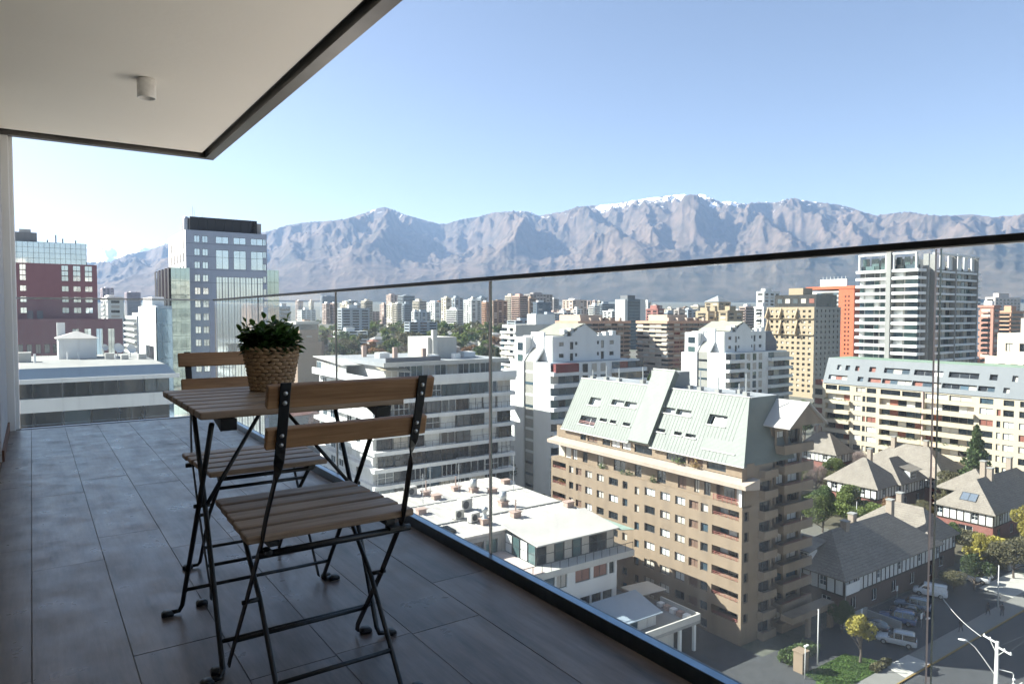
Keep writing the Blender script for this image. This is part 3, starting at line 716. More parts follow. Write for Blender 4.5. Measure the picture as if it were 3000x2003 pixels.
# lower annex between the two blocks
ax = thing('annex', 'blue-grey sheet roofed annex in the yard beside the beige block', 'building', (58, 62, 0))
cube('wall', OFFWH, 47, 64.5, 58.6, 66.4, 0, 3.5, ax)
cube('terrace', CONC, 47, 68.0, 57.4, 66.5, 3.51, 3.9, ax)
m = MB(); m.box(47, 68.0, 57.4, 57.6, 3.91, 4.7).box(67.8, 68.0, 57.61, 64, 3.91, 4.7); m.build('parapet', OFFWH, ax)
m = MB(); m.hexa([(48, 58.9, 5.5), (62.9, 58.9, 5.5), (63.5, 64.3, 6.4), (48, 64.3, 6.4), (48, 58.9, 5.62), (62.9, 58.9, 5.62), (63.5, 64.3, 6.52), (48, 64.3, 6.52)]); m.build('roof', ROOFBL, ax)
for k in range(6): window(ax, *frame_of('Y', 59.6)[:2], UP, Vector((0, -1, 0)), (53.5 + k * 1.5, 54.9 + k * 1.5, 3.95, 5.45), .05, rng.choice([CURT, G_BLUE]), WHITE, 0)
cube('wall', OFFWH, 48.2, 62.5, 59.8, 64.2, 3.91, 5.45, ax)
for k in range(5): cube('planter', TERRA if k % 2 else WHITE, 66.4, 67.2, 58.2 + k * 1.1, 58.9 + k * 1.1, 3.91, 4.5, ax)
for x in (64.6, 67.2): cube('column', WHITE, x, x + .35, 57.7, 58.05, 0, 3.5, ax)
cube('roof', CONCD, 63.6, 67.5, 62, 66.4, 3.91, 4.05, ax)
m = MB(); m.hexa([(64, 64, 5.6), (69, 64, 5.3), (69, 67.5, 5.3), (64, 67.5, 5.6), (64, 64, 5.7), (69, 64, 5.4), (69, 67.5, 5.4), (64, 67.5, 5.7)]); m.build('awning', OFFWH, ax)

# things on that roof, each its own
def roof_vent(x, y, kind, label, z=13.9):
    t = thing('roof_vent', label, 'roof vent', (x, y, z), 0, 'vents on the ribbed roof')
    t.scale = (.82, .82, .9)
    MB().box(-.75, .75, -.6, .6, -.05, .75).build('base', TERRA, t, local=True)
    MB().box(-.9, .9, -.75, .75, .752, .85).build('cap', TERRA, t, local=True)
    if kind == 1: MB().lathe([(0, 2.3), (.62, 2.3), (.62, .852), (.0, .852)], 14).build('cowl', GREYMET, t, True, True)
    if kind == 2: MB().tube([(0, 0, .852), (0, 0, 2.6)], .12, 8).build('pipe', TERRA, t, local=True)
    if kind == 3: MB().lathe([(0, 2.6), (.5, 2.4), (.55, 2.0), (.3, 1.8), (.3, 1.3), (.55, .852)], 14).build('cowl', GREYMET, t, True, True)
VL = ['terracotta vent with thin pipe at the far left of ribbed roof', 'terracotta vent with thin pipe near the middle of the roof\'s far edge', 'roof vent with fat pale cowl near the far edge of ribbed roof', 'broad low terracotta vent right beside the second glass joint', 'roof vent with fat pale cowl in the middle of ribbed roof', 'terracotta vent with upright pipe nearest the glazed veranda', 'terracotta vent with a rounded spinning cowl beside the air conditioners', 'lone terracotta vent at the far right corner of ribbed roof', 'squat terracotta vent on the roof edge against the beige block', 'long low pinkish vent box near the near left roof corner', 'low pinkish vent box left of the paired air conditioners']
for (x, y, k), L in zip(((49.8, 96, 2), (55.1, 96, 2), (57, 93.6, 1), (59.2, 91.6, 0), (56.5, 84.5, 1), (54.9, 79, 2), (49.6, 78.6, 3), (64.2, 95.3, 0), (64.3, 78.9, 0), (44.7, 87.7, 0), (50.1, 93.2, 0)), VL): roof_vent(x, y, k, L)
def ac_unit(x, y, s_, label, z=13.86, rz=.2):
    t = thing('air_conditioner', label, 'air conditioner', (x, y, z), rz, 'air conditioners on the ribbed roof')
    MB().box(-.75 * s_, .75 * s_, -.4 * s_, .4 * s_, .12, 1.25 * s_).build('cabinet', OFFWH, t, local=True)
    m = MB(); m.lathe([(.42 * s_, 0), (.42 * s_, .02), (0, .02)], 14); me = m.mesh('fan_grille', DARKMET)
    link('fan_grille', me, t, True, (-.15 * s_, -.4 * s_ - .02, .68 * s_), (R(90), 0, 0))
    MB().box(-.7 * s_, -.6 * s_, -.35, .35, 0, .118).box(.6 * s_, .7 * s_, -.35, .35, 0, .118).build('feet', DARKMET, t, local=True)
ac_unit(50.7, 85.8, 1.35, 'tallest of the clustered white air conditioners on ribbed roof'); ac_unit(47.8, 82.7, 1.05, 'air conditioner at the left of the roof cluster'); ac_unit(48.8, 80.2, 1.05, 'air conditioner between the left unit and rounded cowl'); ac_unit(47.8, 97.3, 1.2, 'air conditioner standing alone at the far edge of ribbed roof')
for x, y, h, L in ((50.0, 95.0, 5.0, 'thin aerial mast at the far left of ribbed roof'), (55.2, 95.2, 4.5, 'thin aerial mast in the middle of ribbed roof'), (62.5, 90.5, 6.0, 'tall dark aerial mast right of the second glass joint'), (46.3, 90.2, 5.0, 'aerial mast with cross arms by the left edge of ribbed roof')):
    t = thing('aerial', L, 'antenna', (x, y, 13.9), 0, 'aerials on the ribbed roof')
    MB().tube([(0, 0, 0), (0, 0, h)], .05, 6).build('mast', GREYMET, t, local=True)
    m = MB()
    for k in range(4): m.tube([(-.5 + .08 * k, 0, h - .3 - .25 * k), (.5 - .08 * k, 0, h - .3 - .25 * k)], .025, 4)
    m.build('cross_arm', GREYMET, t, local=True)

# ------------------------------------------------------------------ cream block with the pale slate mansard
cb_ = thing('apartment_building', 'long cream apartment block with pale grey mansard roof and balconies', 'apartment block', (188, 86, 0))
wins = []; CX_ = 180.0
for k in range(8):
    zb = 19.0 - ST * k
    if zb < .5: break
    for a0, a1 in ((99.3, 101.3), (98.1, 98.9), (95.3, 97.8), (68.5, 71.3), (67.0, 67.8), (64.4, 66.5), (60.5, 63.4), (54.5, 57.5)):
        wins.append((a0, a1, zb, zb + 1.45, rng.choice([CURT, CURT, CURT, CURTB, G_DARK, G_DARK, REDDOOR])))
O, A, N = frame_of('X', CX_); lg = []
for k in range(8):
    zb = 18.75 - ST * k
    if zb < .5: break
    for a0, a1 in ((102.3, 109.3), (84.0, 94.4), (72.4, 83.5), (48, 53)): lg.append((a0, a1, zb, zb + 1.65))
m = MB(); panel(m, O, A, UP, N, 44, 110.2, 0, 21.2, [w[:4] for w in wins] + [(*l, 1.2) for l in lg], .25); m.build('wall', CREAM, cb_)
for w in wins: window(cb_, O, A, UP, N, w[:4], .25, w[4], DARKMET, 1 if w[1] - w[0] > 1.2 else 0)
for l in lg:
    nb = max(3, int((l[1] - l[0]) / 1.8)); w_ = (l[1] - l[0]) / nb
    for j in range(nb): cube('window', rng.choice([G_DARK, G_DARK, G_DARK, G_BLUE, G_BLUE, CURT, CURT, REDDOOR, CURTB]), CX_ + 1.18, CX_ + 1.3, l[0] + j * w_ + .06, l[0] + (j + 1) * w_ - .06, l[2] - .03, l[3] + .03, cb_)
    cube('balcony', CREAM, CX_ - .9, CX_ - .003, l[0] - .2, l[1] + .2, l[2] - .95, l[2] - .02, cb_)
    if rng.random() < .4:
        MBp = MB()
        for q in range(40):
            c_ = Vector((CX_ - .7 + rng.uniform(-.3, .3), rng.uniform(l[0], l[1]), l[2] + rng.uniform(-.1, .45))); d_ = .22
            MBp.tri(c_ + Vector((rng.uniform(-d_, d_), rng.uniform(-d_, d_), rng.uniform(-d_, d_))), c_ + Vector((rng.uniform(-d_, d_), d_, rng.uniform(-d_, d_))), c_ + Vector((rng.uniform(-d_, d_), -d_, d_)))
        MBp.build('planting', mat('balcony_plants', (.10, .13, .05), .8, .4, 2), cb_)
facade(cb_, 'X', CX_ + .05, 44, 110.2, 21.2, 23.4, [(a, a + w_, 21.4, 22.7, None) for a, w_ in ((45, 3), (49, 3), (55, 2), (60.5, 2.8), (64.4, 2.1), (68.5, 2.8), (73, 4.8), (78.2, 5), (84.3, 4.5), (89.2, 5), (95.3, 2.5), (98.2, 2.5), (102.4, 3.2), (106, 3.3))], CREAM, .3)
Bv = Vector((3.2, 0, 8.0)).normalized(); O = Vector((CX_ - .15, 0, 23.1)); A = Vector((0, 1, 0)); N = Vector((-Bv.z, 0, Bv.x))
ro = [(105.9, 107.0), (103.4, 104.6), (100.8, 101.9), (96.4, 98.1), (87.8, 94.2), (80.0, 86.7), (72.2, 78.7), (68.4, 70.0), (64.4, 65.5), (55, 61)]
rw = [(a, b_, 4.05, 5.45) for a, b_ in ro] + [(a, b_, 1.25, 2.5) for a, b_ in ((103.5, 108.8), (99.1, 100.6), (94.4, 97.8), (86.8, 94.1), (79.9, 86.6), (72.2, 79.7), (68.5, 71.9), (65.6, 66.8), (54, 62))]
m = MB(); panel(m, O, A, Bv, N, 44, 110.1, 0, 7.4, rw, .6); m.build('mansard_roof', BLUEROOF, cb_)
for r_ in rw:
    nb = max(1, int((r_[1] - r_[0]) / 1.7)); w_ = (r_[1] - r_[0]) / nb
    for j in range(nb): window(cb_, O, A, Bv, N, (r_[0] + j * w_, r_[0] + (j + 1) * w_, r_[2], r_[3]), .6, rng.choice([G_DARK, G_BLUE, CURT, REDDOOR, CURTB]), DARKMET, 0)
cube('core_wall', CREAM, CX_ + 1.32, CX_ + 14, 44.2, 113.5, 0, 23, cb_)
cube('roof', mat('green_roof_deck', (.20, .27, .20), .85, .2, .4, streak=False), CX_ + 2.8, CX_ + 13, 44, 110, 23, 29.95, cb_)
for k in range(9): cube('balcony', CREAM, CX_ + .2, CX_ + 3.5, 110.25, 113.4, .3 + ST * k, 1.25 + ST * k, cb_)
for k in range(9): cube('window', rng.choice([G_DARK, REDDOOR]), CX_ + 1.0, CX_ + 1.3, 110.6, 113, 1.3 + ST * k, 2.85 + ST * k, cb_)
cube('drainpipe', mat('pink_pipe', (.5, .33, .3), .7), CX_ - .25, CX_ - .05, 83.6, 83.85, 0, 23, cb_)
# ------------------------------------------------------------------ white banded block behind the chair (F)
fb = thing('apartment_building', 'white banded apartment block seen behind the front chair', 'apartment block', (57, 115, 0))
cube('core_wall', OFFWH, 45, 69.5, 103, 129, 0, 31, fb)
cube('terrace_floor', ROOFGR, 44, 70, 102, 129.4, 31.0, 31.1, fb)
for k in range(11):
    zt = 28.4 - 2.7 * k
    if zt < 0: break
    m = MB(); m.box(43.6, 70.4, 101.4, 103.2, zt - .62, zt).box(43.6, 45.2, 103.21, 129.6, zt - .62, zt); m.build('floor_band', WHITE, fb)
    r = random.Random(k)
    for j in range(9):
        a0 = 44.6 + j * 2.84; pm = r.choice([G_DARK, G_DARK, G_DARK, CURT, G_BLUE, CURTB]); off = r.choice((.1, .45, .8))
        O, A, N = frame_of('Y', 102 + off); window(fb, O, A, UP, N, (a0, a0 + 2.7, zt, zt + 2.06), 0, pm, DARKMET if r.random() < .7 else WHITE, r.choice((1, 2)), r.choice((0, 1)))
    for j in range(5):
        a0 = 109 + j * 4.0; O, A, N = frame_of('X', 44.6); window(fb, O, A, UP, N, (a0, a0 + 2.2, zt + .3, zt + 1.9), 0, r.choice([CURT, G_BLUE, G_DARK]), WHITE, 1)
    m = MB(); m.box(43.9, 70.2, 101.55, 101.6, zt + .95, zt + 1.0)
    for j in range(22): m.box(44 + j * 1.24, 44.04 + j * 1.24, 101.55, 101.6, zt, zt + .95)
    m.build('railing', DARKMET, fb)
    cube('wall', WHITE, 44.2, 45, 103.4, 108.6, zt, zt + 2.08, fb)
    cube('wall', WHITE, 44.62, 45, 108.7, 129.2, zt, zt + 2.08, fb)
m = MB(); m.box(43.4, 70.6, 101.2, 101.5, 30.9, 32.05).box(43.4, 43.7, 101.51, 129.8, 30.9, 32.05).box(43.71, 70.6, 101.51, 103, 30.4, 30.98); m.build('parapet', WHITE, fb)
O, A, N = frame_of('Y', 104.5)
for j in range(10): window(fb, O, A, UP, N, (47 + j * 2.25, 49.15 + j * 2.25, 31.12, 33.5), .02, rng.choice([G_GREEN, CURT, G_BLUE, CURTB]), WHITE, 1)
cube('penthouse_wall', OFFWH, 47, 69.5, 104.6, 127, 31.12, 33.5, fb)
cube('penthouse_roof', ROOFGR, 46.2, 70.2, 103.4, 128.5, 33.52, 34.15, fb)
cube('penthouse_roof', OFFWH, 46.1, 70.3, 103.2, 103.39, 33.5, 34.2, fb)
m = MB(); m.hexa([(43.5, 114, 33.2), (49, 113, 33.2), (49, 129.5, 34.0), (43.5, 129.5, 34.0), (43.5, 114, 33.35), (49, 113, 33.35), (49, 129.5, 34.15), (43.5, 129.5, 34.15)]); m.build('terrace_roof', OFFWH, fb)
O, A, N = frame_of('X', 44.2)
for j in range(6): window(fb, O, A, UP, N, (114.3 + j * 2.5, 116.7 + j * 2.5, 31.12, 33.2), 0, rng.choice([CURT, CURTB, G_BLUE]), WHITE, 1)
m = MB(); m.hexa([(46.0, 103.5, 33.0), (50.6, 102.3, 32.5), (50.6, 104.3, 33.1), (46.0, 106, 33.3), (46.0, 103.5, 33.06), (50.6, 102.3, 32.56), (50.6, 104.3, 33.16), (46.0, 106, 33.36)]); m.build('awning', mat('cream_canvas', (.60, .50, .36), .8), fb)
cube('lift_house', OFFWH, 57.6, 63.4, 110, 118, 34.16, 37.9, fb)
cube('chimney', OFFWH, 58.2, 59.0, 109.2, 109.95, 34.16, 39.2, fb)
for x, y in ((52, 112), (54.5, 106), (50, 121)): cube('chimney', TERRA, x, x + .7, y, y + .7, 34.16, 36.2, fb)
for x, y, w_ in ((55.5, 105.2, 1.6), (61, 106.5, 1.2), (65, 110, 2.4), (66, 120, 3), (51, 116, 2)): cube('roof_box', WHITE, x, x + w_, y, y + w_, 34.16, 35.1, fb)
cube('roof_edge', CONCD, 47, 57, 104.3, 104.6, 34.16, 34.9, fb)

fb.scale = (1.15,) * 3; fb.location = (57 * 1.15, 115 * 1.15, 42 - 42 * 1.15)

# ------------------------------------------------------------------ the two white blocks with the grey stair strip
def white_block(label, x0, y0, y1, xr, xu, sh_, tower, seed):
    b = thing('apartment_building', label, 'apartment block', ((x0 + xr) / 2, (y0 + y1) / 2, 0)); r = random.Random(seed)
    ys0, ys1 = y0 + 6.7, y0 + 10.6; zl = 31.2
    cube('wall', WHITE, x0, xr, y0 + .6, ys0 - .4, 0, zl, b)
    cube('wall', WHITE, x0, xr - 2, ys1 + .4, y1, 0, zl - .3, b)
    cube('wall', WHITE, x0 + .55, xr - 2, ys0 - .39, ys1 + .39, 0, zl, b)
    cube('strip', GREYST, x0 + .3, x0 + .54, ys0, ys1, 0, zl, b)
    for k in range(11): cube('window', r.choice([G_DARK, G_BLUE, CURT]), x0 + .25, x0 + .36, ys0 + .5, ys1 - .4, zl - 2.6 - 2.6 * k, zl - 2.0 - 2.6 * k, b)
    m = MB()
    for ya, yb in ((ys0 - .42, ys0), (ys1, ys1 + .42)):
        m.box(x0 - .05, x0 + .54, ya, yb, 0, zl)
        m.hexa([(x0 - .05, ya, zl), (x0 + .54, ya, zl), (x0 + .54, yb, zl), (x0 - .05, yb, zl), (x0 + 2.4, ya, 34.4), (x0 + 3.0, ya, 34.4), (x0 + 3.0, yb, 34.4), (x0 + 2.4, yb, 34.4)])
        m.box(x0 + 2.4, x0 + 3.0, ya, yb, 34.4, 37.9)
    m.box(x0 + 2.4, x0 + 3.0, ys0, ys1, 37.0, 37.9); m.build('strip_frame', WHITE, b)
    m = MB(); m.hexa([(x0 + .3, ys0, zl), (x0 + .54, ys0, zl), (x0 + .54, ys1, zl), (x0 + .3, ys1, zl), (x0 + 2.7, ys0, 34.4), (x0 + 2.95, ys0, 34.4), (x0 + 2.95, ys1, 34.4), (x0 + 2.7, ys1, 34.4)]).box(x0 + 2.7, x0 + 2.95, ys0, ys1, 34.4, 37.0); m.build('strip', GREYST, b)
    # upper block, set back
    u0, yu = x0 + 2.6, y0 + 3
    up = [(a, b_, z0 - 2.6 * k, z1 - 2.6 * k, r.choice([G_DARK, G_BLUE, CURTB])) for a, b_, z0, z1 in ((97.3, 98.7, 34.8, 35.7), (100.5, 101.5, 34.0, 35.7), (102.0, 102.7, 34.95, 35.7), (108.6, 109.3, 35.0, 35.8), (109.8, 110.8, 34.1, 35.9), (112.5, 113.9, 34.9, 35.8)) for k in range(2)]
    s_ = (xu - u0) / 20.4
    up = [(u0 + (w[0] - 95.6) * s_, u0 + (w[1] - 95.6) * s_, w[2], w[3], w[4]) for w in up]
    facade(b, 'Y', yu, u0, xu, zl + .1, 37.0, up, WHITE, .25)
    cube('wall', WHITE, u0 + .02, xu, yu + .4, y1 - 1.5, zl + .1, 36.98, b)
    g0, g1 = u0 + 5.5 * s_, u0 + 13 * s_; gm_ = (g0 + g1) / 2
    m = MB(); p = [(g0, yu - .02, 36.9), (g1, yu - .02, 36.9), (g1, yu - .02, 37.6), (gm_, yu - .02, 39.8), (g0, yu - .02, 37.6)]; q = [(x, y1 - 2, z) for x, y, z in p]
    m.add(p + q, [(0, 1, 2, 3, 4), (9, 8, 7, 6, 5), (0, 4, 9, 5), (1, 6, 7, 2)]); m.build('gable_wall', WHITE, b)
    m = MB(); m.hexa([(g0 - 2.5, yu + .3, 37.2), (gm_, yu + .3, 39.7), (gm_, y1 - 2, 39.7), (g0 - 2.5, y1 - 2, 37.2), (g0 - 2.5, yu + .3, 37.35), (gm_, yu + .3, 39.85), (gm_, y1 - 2, 39.85), (g0 - 2.5, y1 - 2, 37.35)])
    m.hexa([(g1 + .5, yu - .1, 37.2), (gm_ + .002, yu - .1, 39.7), (gm_ + .002, y1 - 2, 39.7), (g1 + .5, y1 - 2, 37.2), (g1 + .5, yu - .1, 37.35), (gm_ + .002, yu - .1, 39.87), (gm_ + .002, y1 - 2, 39.87), (g1 + .5, y1 - 2, 37.35)]); m.build('roof', mat('khaki_roof', (.30, .29, .24), .8, .1, .4), b)
    for k in range(3): cube('dormer', WHITE, g0 - 1.9 + k * 1.9, g0 - .9 + k * 1.9, yu + .6, yu + 2, 37.0, 38.5 + .3 * k, b)
    for k in range(3): cube('roof_box', WHITE, g1 + 1 + k * 2.1, g1 + 2.2 + k * 2.1, yu + .5, yu + 2, 37.0, 37.6 + .25 * k, b)
    cube('upper_block', WHITE, x0 + .9, x0 + 7, ys1 + .5, y1 - .5, zl - .2, 36.7, b)
    O, A, N = frame_of('X', x0 + .88); window(b, O, A, UP, N, (ys1 + 1.6, y1 - 1.8, 33.6, 35.4), .0, G_BLUE, DARKMET, 2)
    window(b, O, A, UP, N, (ys1 + 1.6, y1 - 1.8, 31.1, 32.6), .0, G_GREEN, DARKMET, 2)
    # lower shaded face: balconies
    for k in range(11):
        z = zl - 2.6 * (k + 1)
        if z < 0: break
        for a0, a1 in ((x0 + .2, x0 + 8.2), (xr - 9, xr + 1.2)):
            nb = 4; w_ = (a1 - a0) / nb
            for j in range(nb): cube('window', r.choice([G_DARK, G_BLUE, G_GREEN, REDDOOR if seed % 2 and k == 0 else CURTB]), a0 + j * w_ + .06, a0 + (j + 1) * w_ - .06, y0 + .5, y0 + .62, z + .7, z + 2.3, b)
            cube('balcony', WHITE, a0 - .2, a1, y0 - .7, y0 + .59, z - .1, z + .75, b)
        m0 = x0 + 9.2
        for j in range(3):
            a0 = m0 + j * 2.7
            cube('window', r.choice([G_DARK, G_BLUE, CURTB]), a0, a0 + 1.5, y0 + .53, y0 + .64, z + .3, z + 2.2, b)
    if tower:
        cube('tower', CONCD, xu + .2, xu + 5.4, yu, yu + 6, zl, 34, b)
        c0, c1 = xu + .2, xu + 5.4
        m = MB(); m.hexa([(c0, yu, 34), (c1, yu, 34), (c1, yu + 6, 34), (c0, yu + 6, 34), (c0 + 1.4, yu + 1.2, 37), (c1 - 1.4, yu + 1.2, 37), (c1 - 1.4, yu + 5, 37), (c0 + 1.4, yu + 5, 37)]); m.build('tower_roof', CONCD, b)
    else:
        m = MB(); m.box(x0 + .5, x0 + 7, y0 - .75, y0 + .4, zl - 2.0, zl - .1); m.build('awning', mat('wine_awning', (.20, .05, .05), .8), b)
    cube('terrace_edge', ROOFBL, x0 + .1, xr, y0 + .58, y0 + 2.9, zl + .002, zl + .1, b)
    return b
white_block('white block with grey stair strip right of the second glass joint', 93, 120, 136, 120, 116, 0, False, 5)
white_block('white block with grey stair strip and dark pointed tower above the green roof', 157, 124.2, 140.7, 185, 178, 0, True, 8)
wl_ = thing('apartment_building', 'low white balconied block behind the nearer white stair-strip block', 'apartment block', (200, 277, 0))
x0, y0 = 188.5, 271
cube('core_wall', OFFWH, x0 + .8, x0 + 26, y0 + .8, y0 + 13, 0, 37, wl_)
bands(wl_, 'X', x0, y0, y0 + 13, 12, 2.6, 9, 1.0, 5, WHITE, [G_DARK, G_BLUE, CURT, CURTB], seed=3)
cube('wall', OFFWH, x0 + .1, x0 + 26, y0 + .2, y0 + .79, 0, 36.9, wl_); cube('roof_box', WHITE, x0 + 13, x0 + 25, y0 + 2, y0 + 9, 37.01, 42, wl_)

# ------------------------------------------------------------------ near white block beyond the end railing (D)
db = thing('office_building', 'white block with ribbon windows and bluish sheet roof beyond the far railing', 'office block', (4, 85, 0))
cube('core_wall', WHITE, -9, 11.0, 76.7, 100, 0, 36.0, db)
for k in range(5):
    zt = 35.9 - 2.75 * k
    cube('spandrel', WHITE, -9.4, 11.35, 75.7, 76.69, zt - 2.75, zt - 1.52, db)
    for j in range(9):
        a0 = -8.9 + j * 2.23
        O, A, N = frame_of('Y', 76.2); window(db, O, A, UP, N, (a0, a0 + 2.16, zt - 1.5, zt - .02), 0, rng.choice([G_DARK, G_DARK, G_DARK, G_BLUE, CURTB if k else G_DARK]), DARKMET if k < 2 else WHITE, rng.choice((0, 1)))
    for j in range(8):
        O, A, N = frame_of('X', -9.1); window(db, O, A, UP, N, (77.5 + j * 2.7, 79.9 + j * 2.7, zt - 1.5, zt - .02), 0, G_BLUE, WHITE, 1)
m = MB(); m.hexa([(-10, 75.2, 36.0), (11.8, 75.2, 36.0), (10.9, 76.2, 37.1), (-10, 76.2, 37.1), (-10, 75.3, 35.97), (11.8, 75.3, 35.97), (10.9, 76.4, 37.08), (-10, 76.4, 37.08)]); m.build('roof_slope', ROOFBL, db)
cube('eaves', WHITE, -10, 11.9, 75.05, 75.19, 35.8, 36.2, db)
cube('roof', mat('tar_paper_roof', (.30, .29, .27), .9, .2, .4, streak=False), -9.6, 10.9, 76.41, 99.8, 36.9, 37.05, db)
cube('lift_house', WHITE, 2.4, 6.0, 91.5, 96, 37.06, 39.3, db)
m = MB(); c0, c1, e0, e1 = 2.1, 6.3, 91.2, 96.3
m.add([(c0, e0, 39.3), (c1, e0, 39.3), (c1, e1, 39.3), (c0, e1, 39.3), (4.2, 93.7, 40.1)], [(0, 1, 4), (1, 2, 4), (2, 3, 4), (3, 0, 4), (3, 2, 1, 0)]); m.build('pyramid_roof', ROOFWH, db)
cube('chimney', WHITE, 2.4, 3.2, 96.1, 97, 37.06, 41.0, db)
for x, y, h in ((3.2, 90.6, .8), (4.2, 90.4, .7), (.2, 86, .9), (7.5, 88, .5)): MB().tube([(x, y, 37.05), (x, y, 37.05 + h)], .1, 8).build('vent_pipe', WHITE, db)
for x, y, s_ in ((8.2, 93, .6), (9.2, 90, .55), (7.0, 95.5, .4)):
    t = MB(); t.lathe([(0, 0), (s_ * .5, .06), (s_, .25)], 14); link('dish', t.mesh('dish', WHITE), db, False, (x, y, 38.0), (R(70), 0, R(30)))
    MB().tube([(x, y + .1, 37.05), (x, y + .1, 38.0)], .05, 5).build('dish_mast', GREYMET, db)
for x, y, w_ in ((6.6, 88.5, .9), (8.0, 87, .7), (9.6, 86.5, .8), (-1.5, 87.5, 1.4)): cube('roof_box', OFFWH, x, x + w_, y, y + w_, 37.06, 37.06 + w_ * .7, db)

# ------------------------------------------------------------------ red office building (A)
ra = thing('office_building', 'mauve-red granite office tower with glass crown at far left', 'office tower', (8, 262, 0))
y0 = 255
wn_ = []
for a0, a1 in ((-2.6, -1.0), (7.9, 9.7), (10.9, 12.9), (14.0, 16.0)):
    for z0, z1 in ((51.7, 53.3), (50.1, 51.6), (48.5, 50.0), (45.3, 47.0), (42.0, 43.7), (38.7, 40.4)): wn_.append((a0, a1, z0 + 3.6, z1 + 3.6, G_SKY))
facade(ra, 'Y', y0, -6, 17.3, 37.5, 57.3, wn_, MAUVE, .15)
cube('core_wall', MAUVE, -6, 17.3, y0 + .3, y0 + 24, 0, 57.2, ra)
for j in range(15):
    for k in range(4): cube('glass_panel', G_SKY, -5.8 + j * 1.36, -4.52 + j * 1.36, y0 + .8, y0 + .95, 57.3 + k * 1.62, 58.85 + k * 1.62, ra)
cube('crown', DARKMET, -5.9, 14.7, y0 + .96, y0 + 18, 57.25, 63.8, ra)
cube('plant_room', CONC, -3.9, 2.0, y0 + 6, y0 + 14, 63.82, 67, ra); cube('plant_room', OFFWH, -2.5, .5, y0 + 7, y0 + 12, 67.01, 68, ra)
for x, h in ((6.8, 2.6), (8.6, 1.6), (4.6, 1.0), (12, 1.2)): MB().tube([(x, y0 + 4, 63.8), (x, y0 + 4, 63.8 + h)], .18, 6).build('aerial', DARKMET, ra)
wn_ = [(-5.6 + j * 2.15, -4.3 + j * 2.15, 30.5 - 3.9 * k, 33.2 - 3.9 * k, rng.choice([G_DARK, CURTB, G_BLUE])) for j in range(7) for k in range(5)] + [(10 + j * 3.1, 11.8 + j * 3.1, 16, 37.6, G_SKY) for j in range(4)]
facade(ra, 'Y', y0 - 8, -6, 23.3, 0, 40.6, wn_, MAUVE, .3)
cube('core_wall', MAUVE, -6, 23.3, y0 - 7.5, y0 + .29, 0, 40.5, ra)
for x in (-1, 1.4): cube('roof_unit', CONCD, x, x + 1.5, y0 - 5, y0 - 3, 40.52, 43, ra)

# ------------------------------------------------------------------ blue-grey tower (B)
tb = thing('office_building', 'blue-grey granite office tower with mirror windows and black rooftop plant', 'office tower', (42, 200, 0))
y0 = 190; x0, x1 = 32.05, 51.8; zt = 63.0; SF = 3.26
wn_ = []
for k in range(15):
    z = zt - 3.0 - SF * k
    if z < 1: break
    for a0 in (34.0, 35.9): wn_.append((a0, a0 + 1.35, z, z + 1.7, G_SKY))
    if k < 1:
        for a0 in (39.1, 43.4, 47.7): wn_.append((a0, a0 + 3.1, z, z + 1.7, G_SKY))
    if k >= 0: wn_.append((51.9 - 1.1, 51.6, z, z + 1.7, G_SKY))
for a0 in (39.1, 43.4, 47.7): wn_.append((a0, a0 + 3.1, zt - 3 - SF * 2, zt - 1.4 - SF, G_SKY))
for j in range(8): wn_.append((39.1 + j * 1.46, 40.5 + j * 1.46, 2, zt - 3 - SF * 2.6, G_SKY))
facade(tb, 'Y', y0, x0, x1, 0, zt, wn_, BLUEST, .12)
for k in range(18): cube('joint', DARKMET, x0 - .02, x1, y0 - .012, y0 - .002, zt - 3.3 - SF * k, zt - 3.24 - SF * k, tb) if k < 4 else None
wn_ = [(y0 + 2.5 + j * 4.5, y0 + 4.2 + j * 4.5, zt - 4.6 - SF * k, zt - 2.2 - SF * k, G_DARK) for j in range(5) for k in range(15)]
facade(tb, 'X', x0, y0, y0 + 26, 0, zt, wn_, WHITE, .2, detailed=False)
cube('core_wall', BLUEST, x0 + .25, x1, y0 + .25, y0 + 26, 0, zt - .05, tb)
for j in range(8): cube('plant_screen', BLACKTRIM, x0 + 1.4 + j * 2.06, x0 + 3.42 + j * 2.06, y0 + 2, y0 + 2.2, zt, zt + 3.6, tb)
cube('plant_room', CONCD, x0 + 1.5, x1 - 3, y0 + 2.21, y0 + 14, zt, zt + 3.4, tb)
MB().lathe([(0, 3.8), (.6, 3.6), (.75, 3.1), (.75, 0)], 16, (x0 + .9, y0 + 4, zt)).build('flue', GREYMET, tb, True)
m = MB(); m.box(x1 - 3.4, x1 - 2.2, y0 + 2, y0 + 3.6, zt, zt + 3.6).box(x1 - 1.8, x1 - .7, y0 + 2.5, y0 + 4, zt, zt + 3.0); m.build('roof_unit', CONC, tb)
for x, h in ((x0 + 2.2, 6.4), (x0 + 2.6, 5.6), (x0 + 4.6, 4.3)): MB().tube([(x, y0 + 3, zt), (x, y0 + 3, zt + h)], .08, 5).build('aerial', GREYMET, tb)
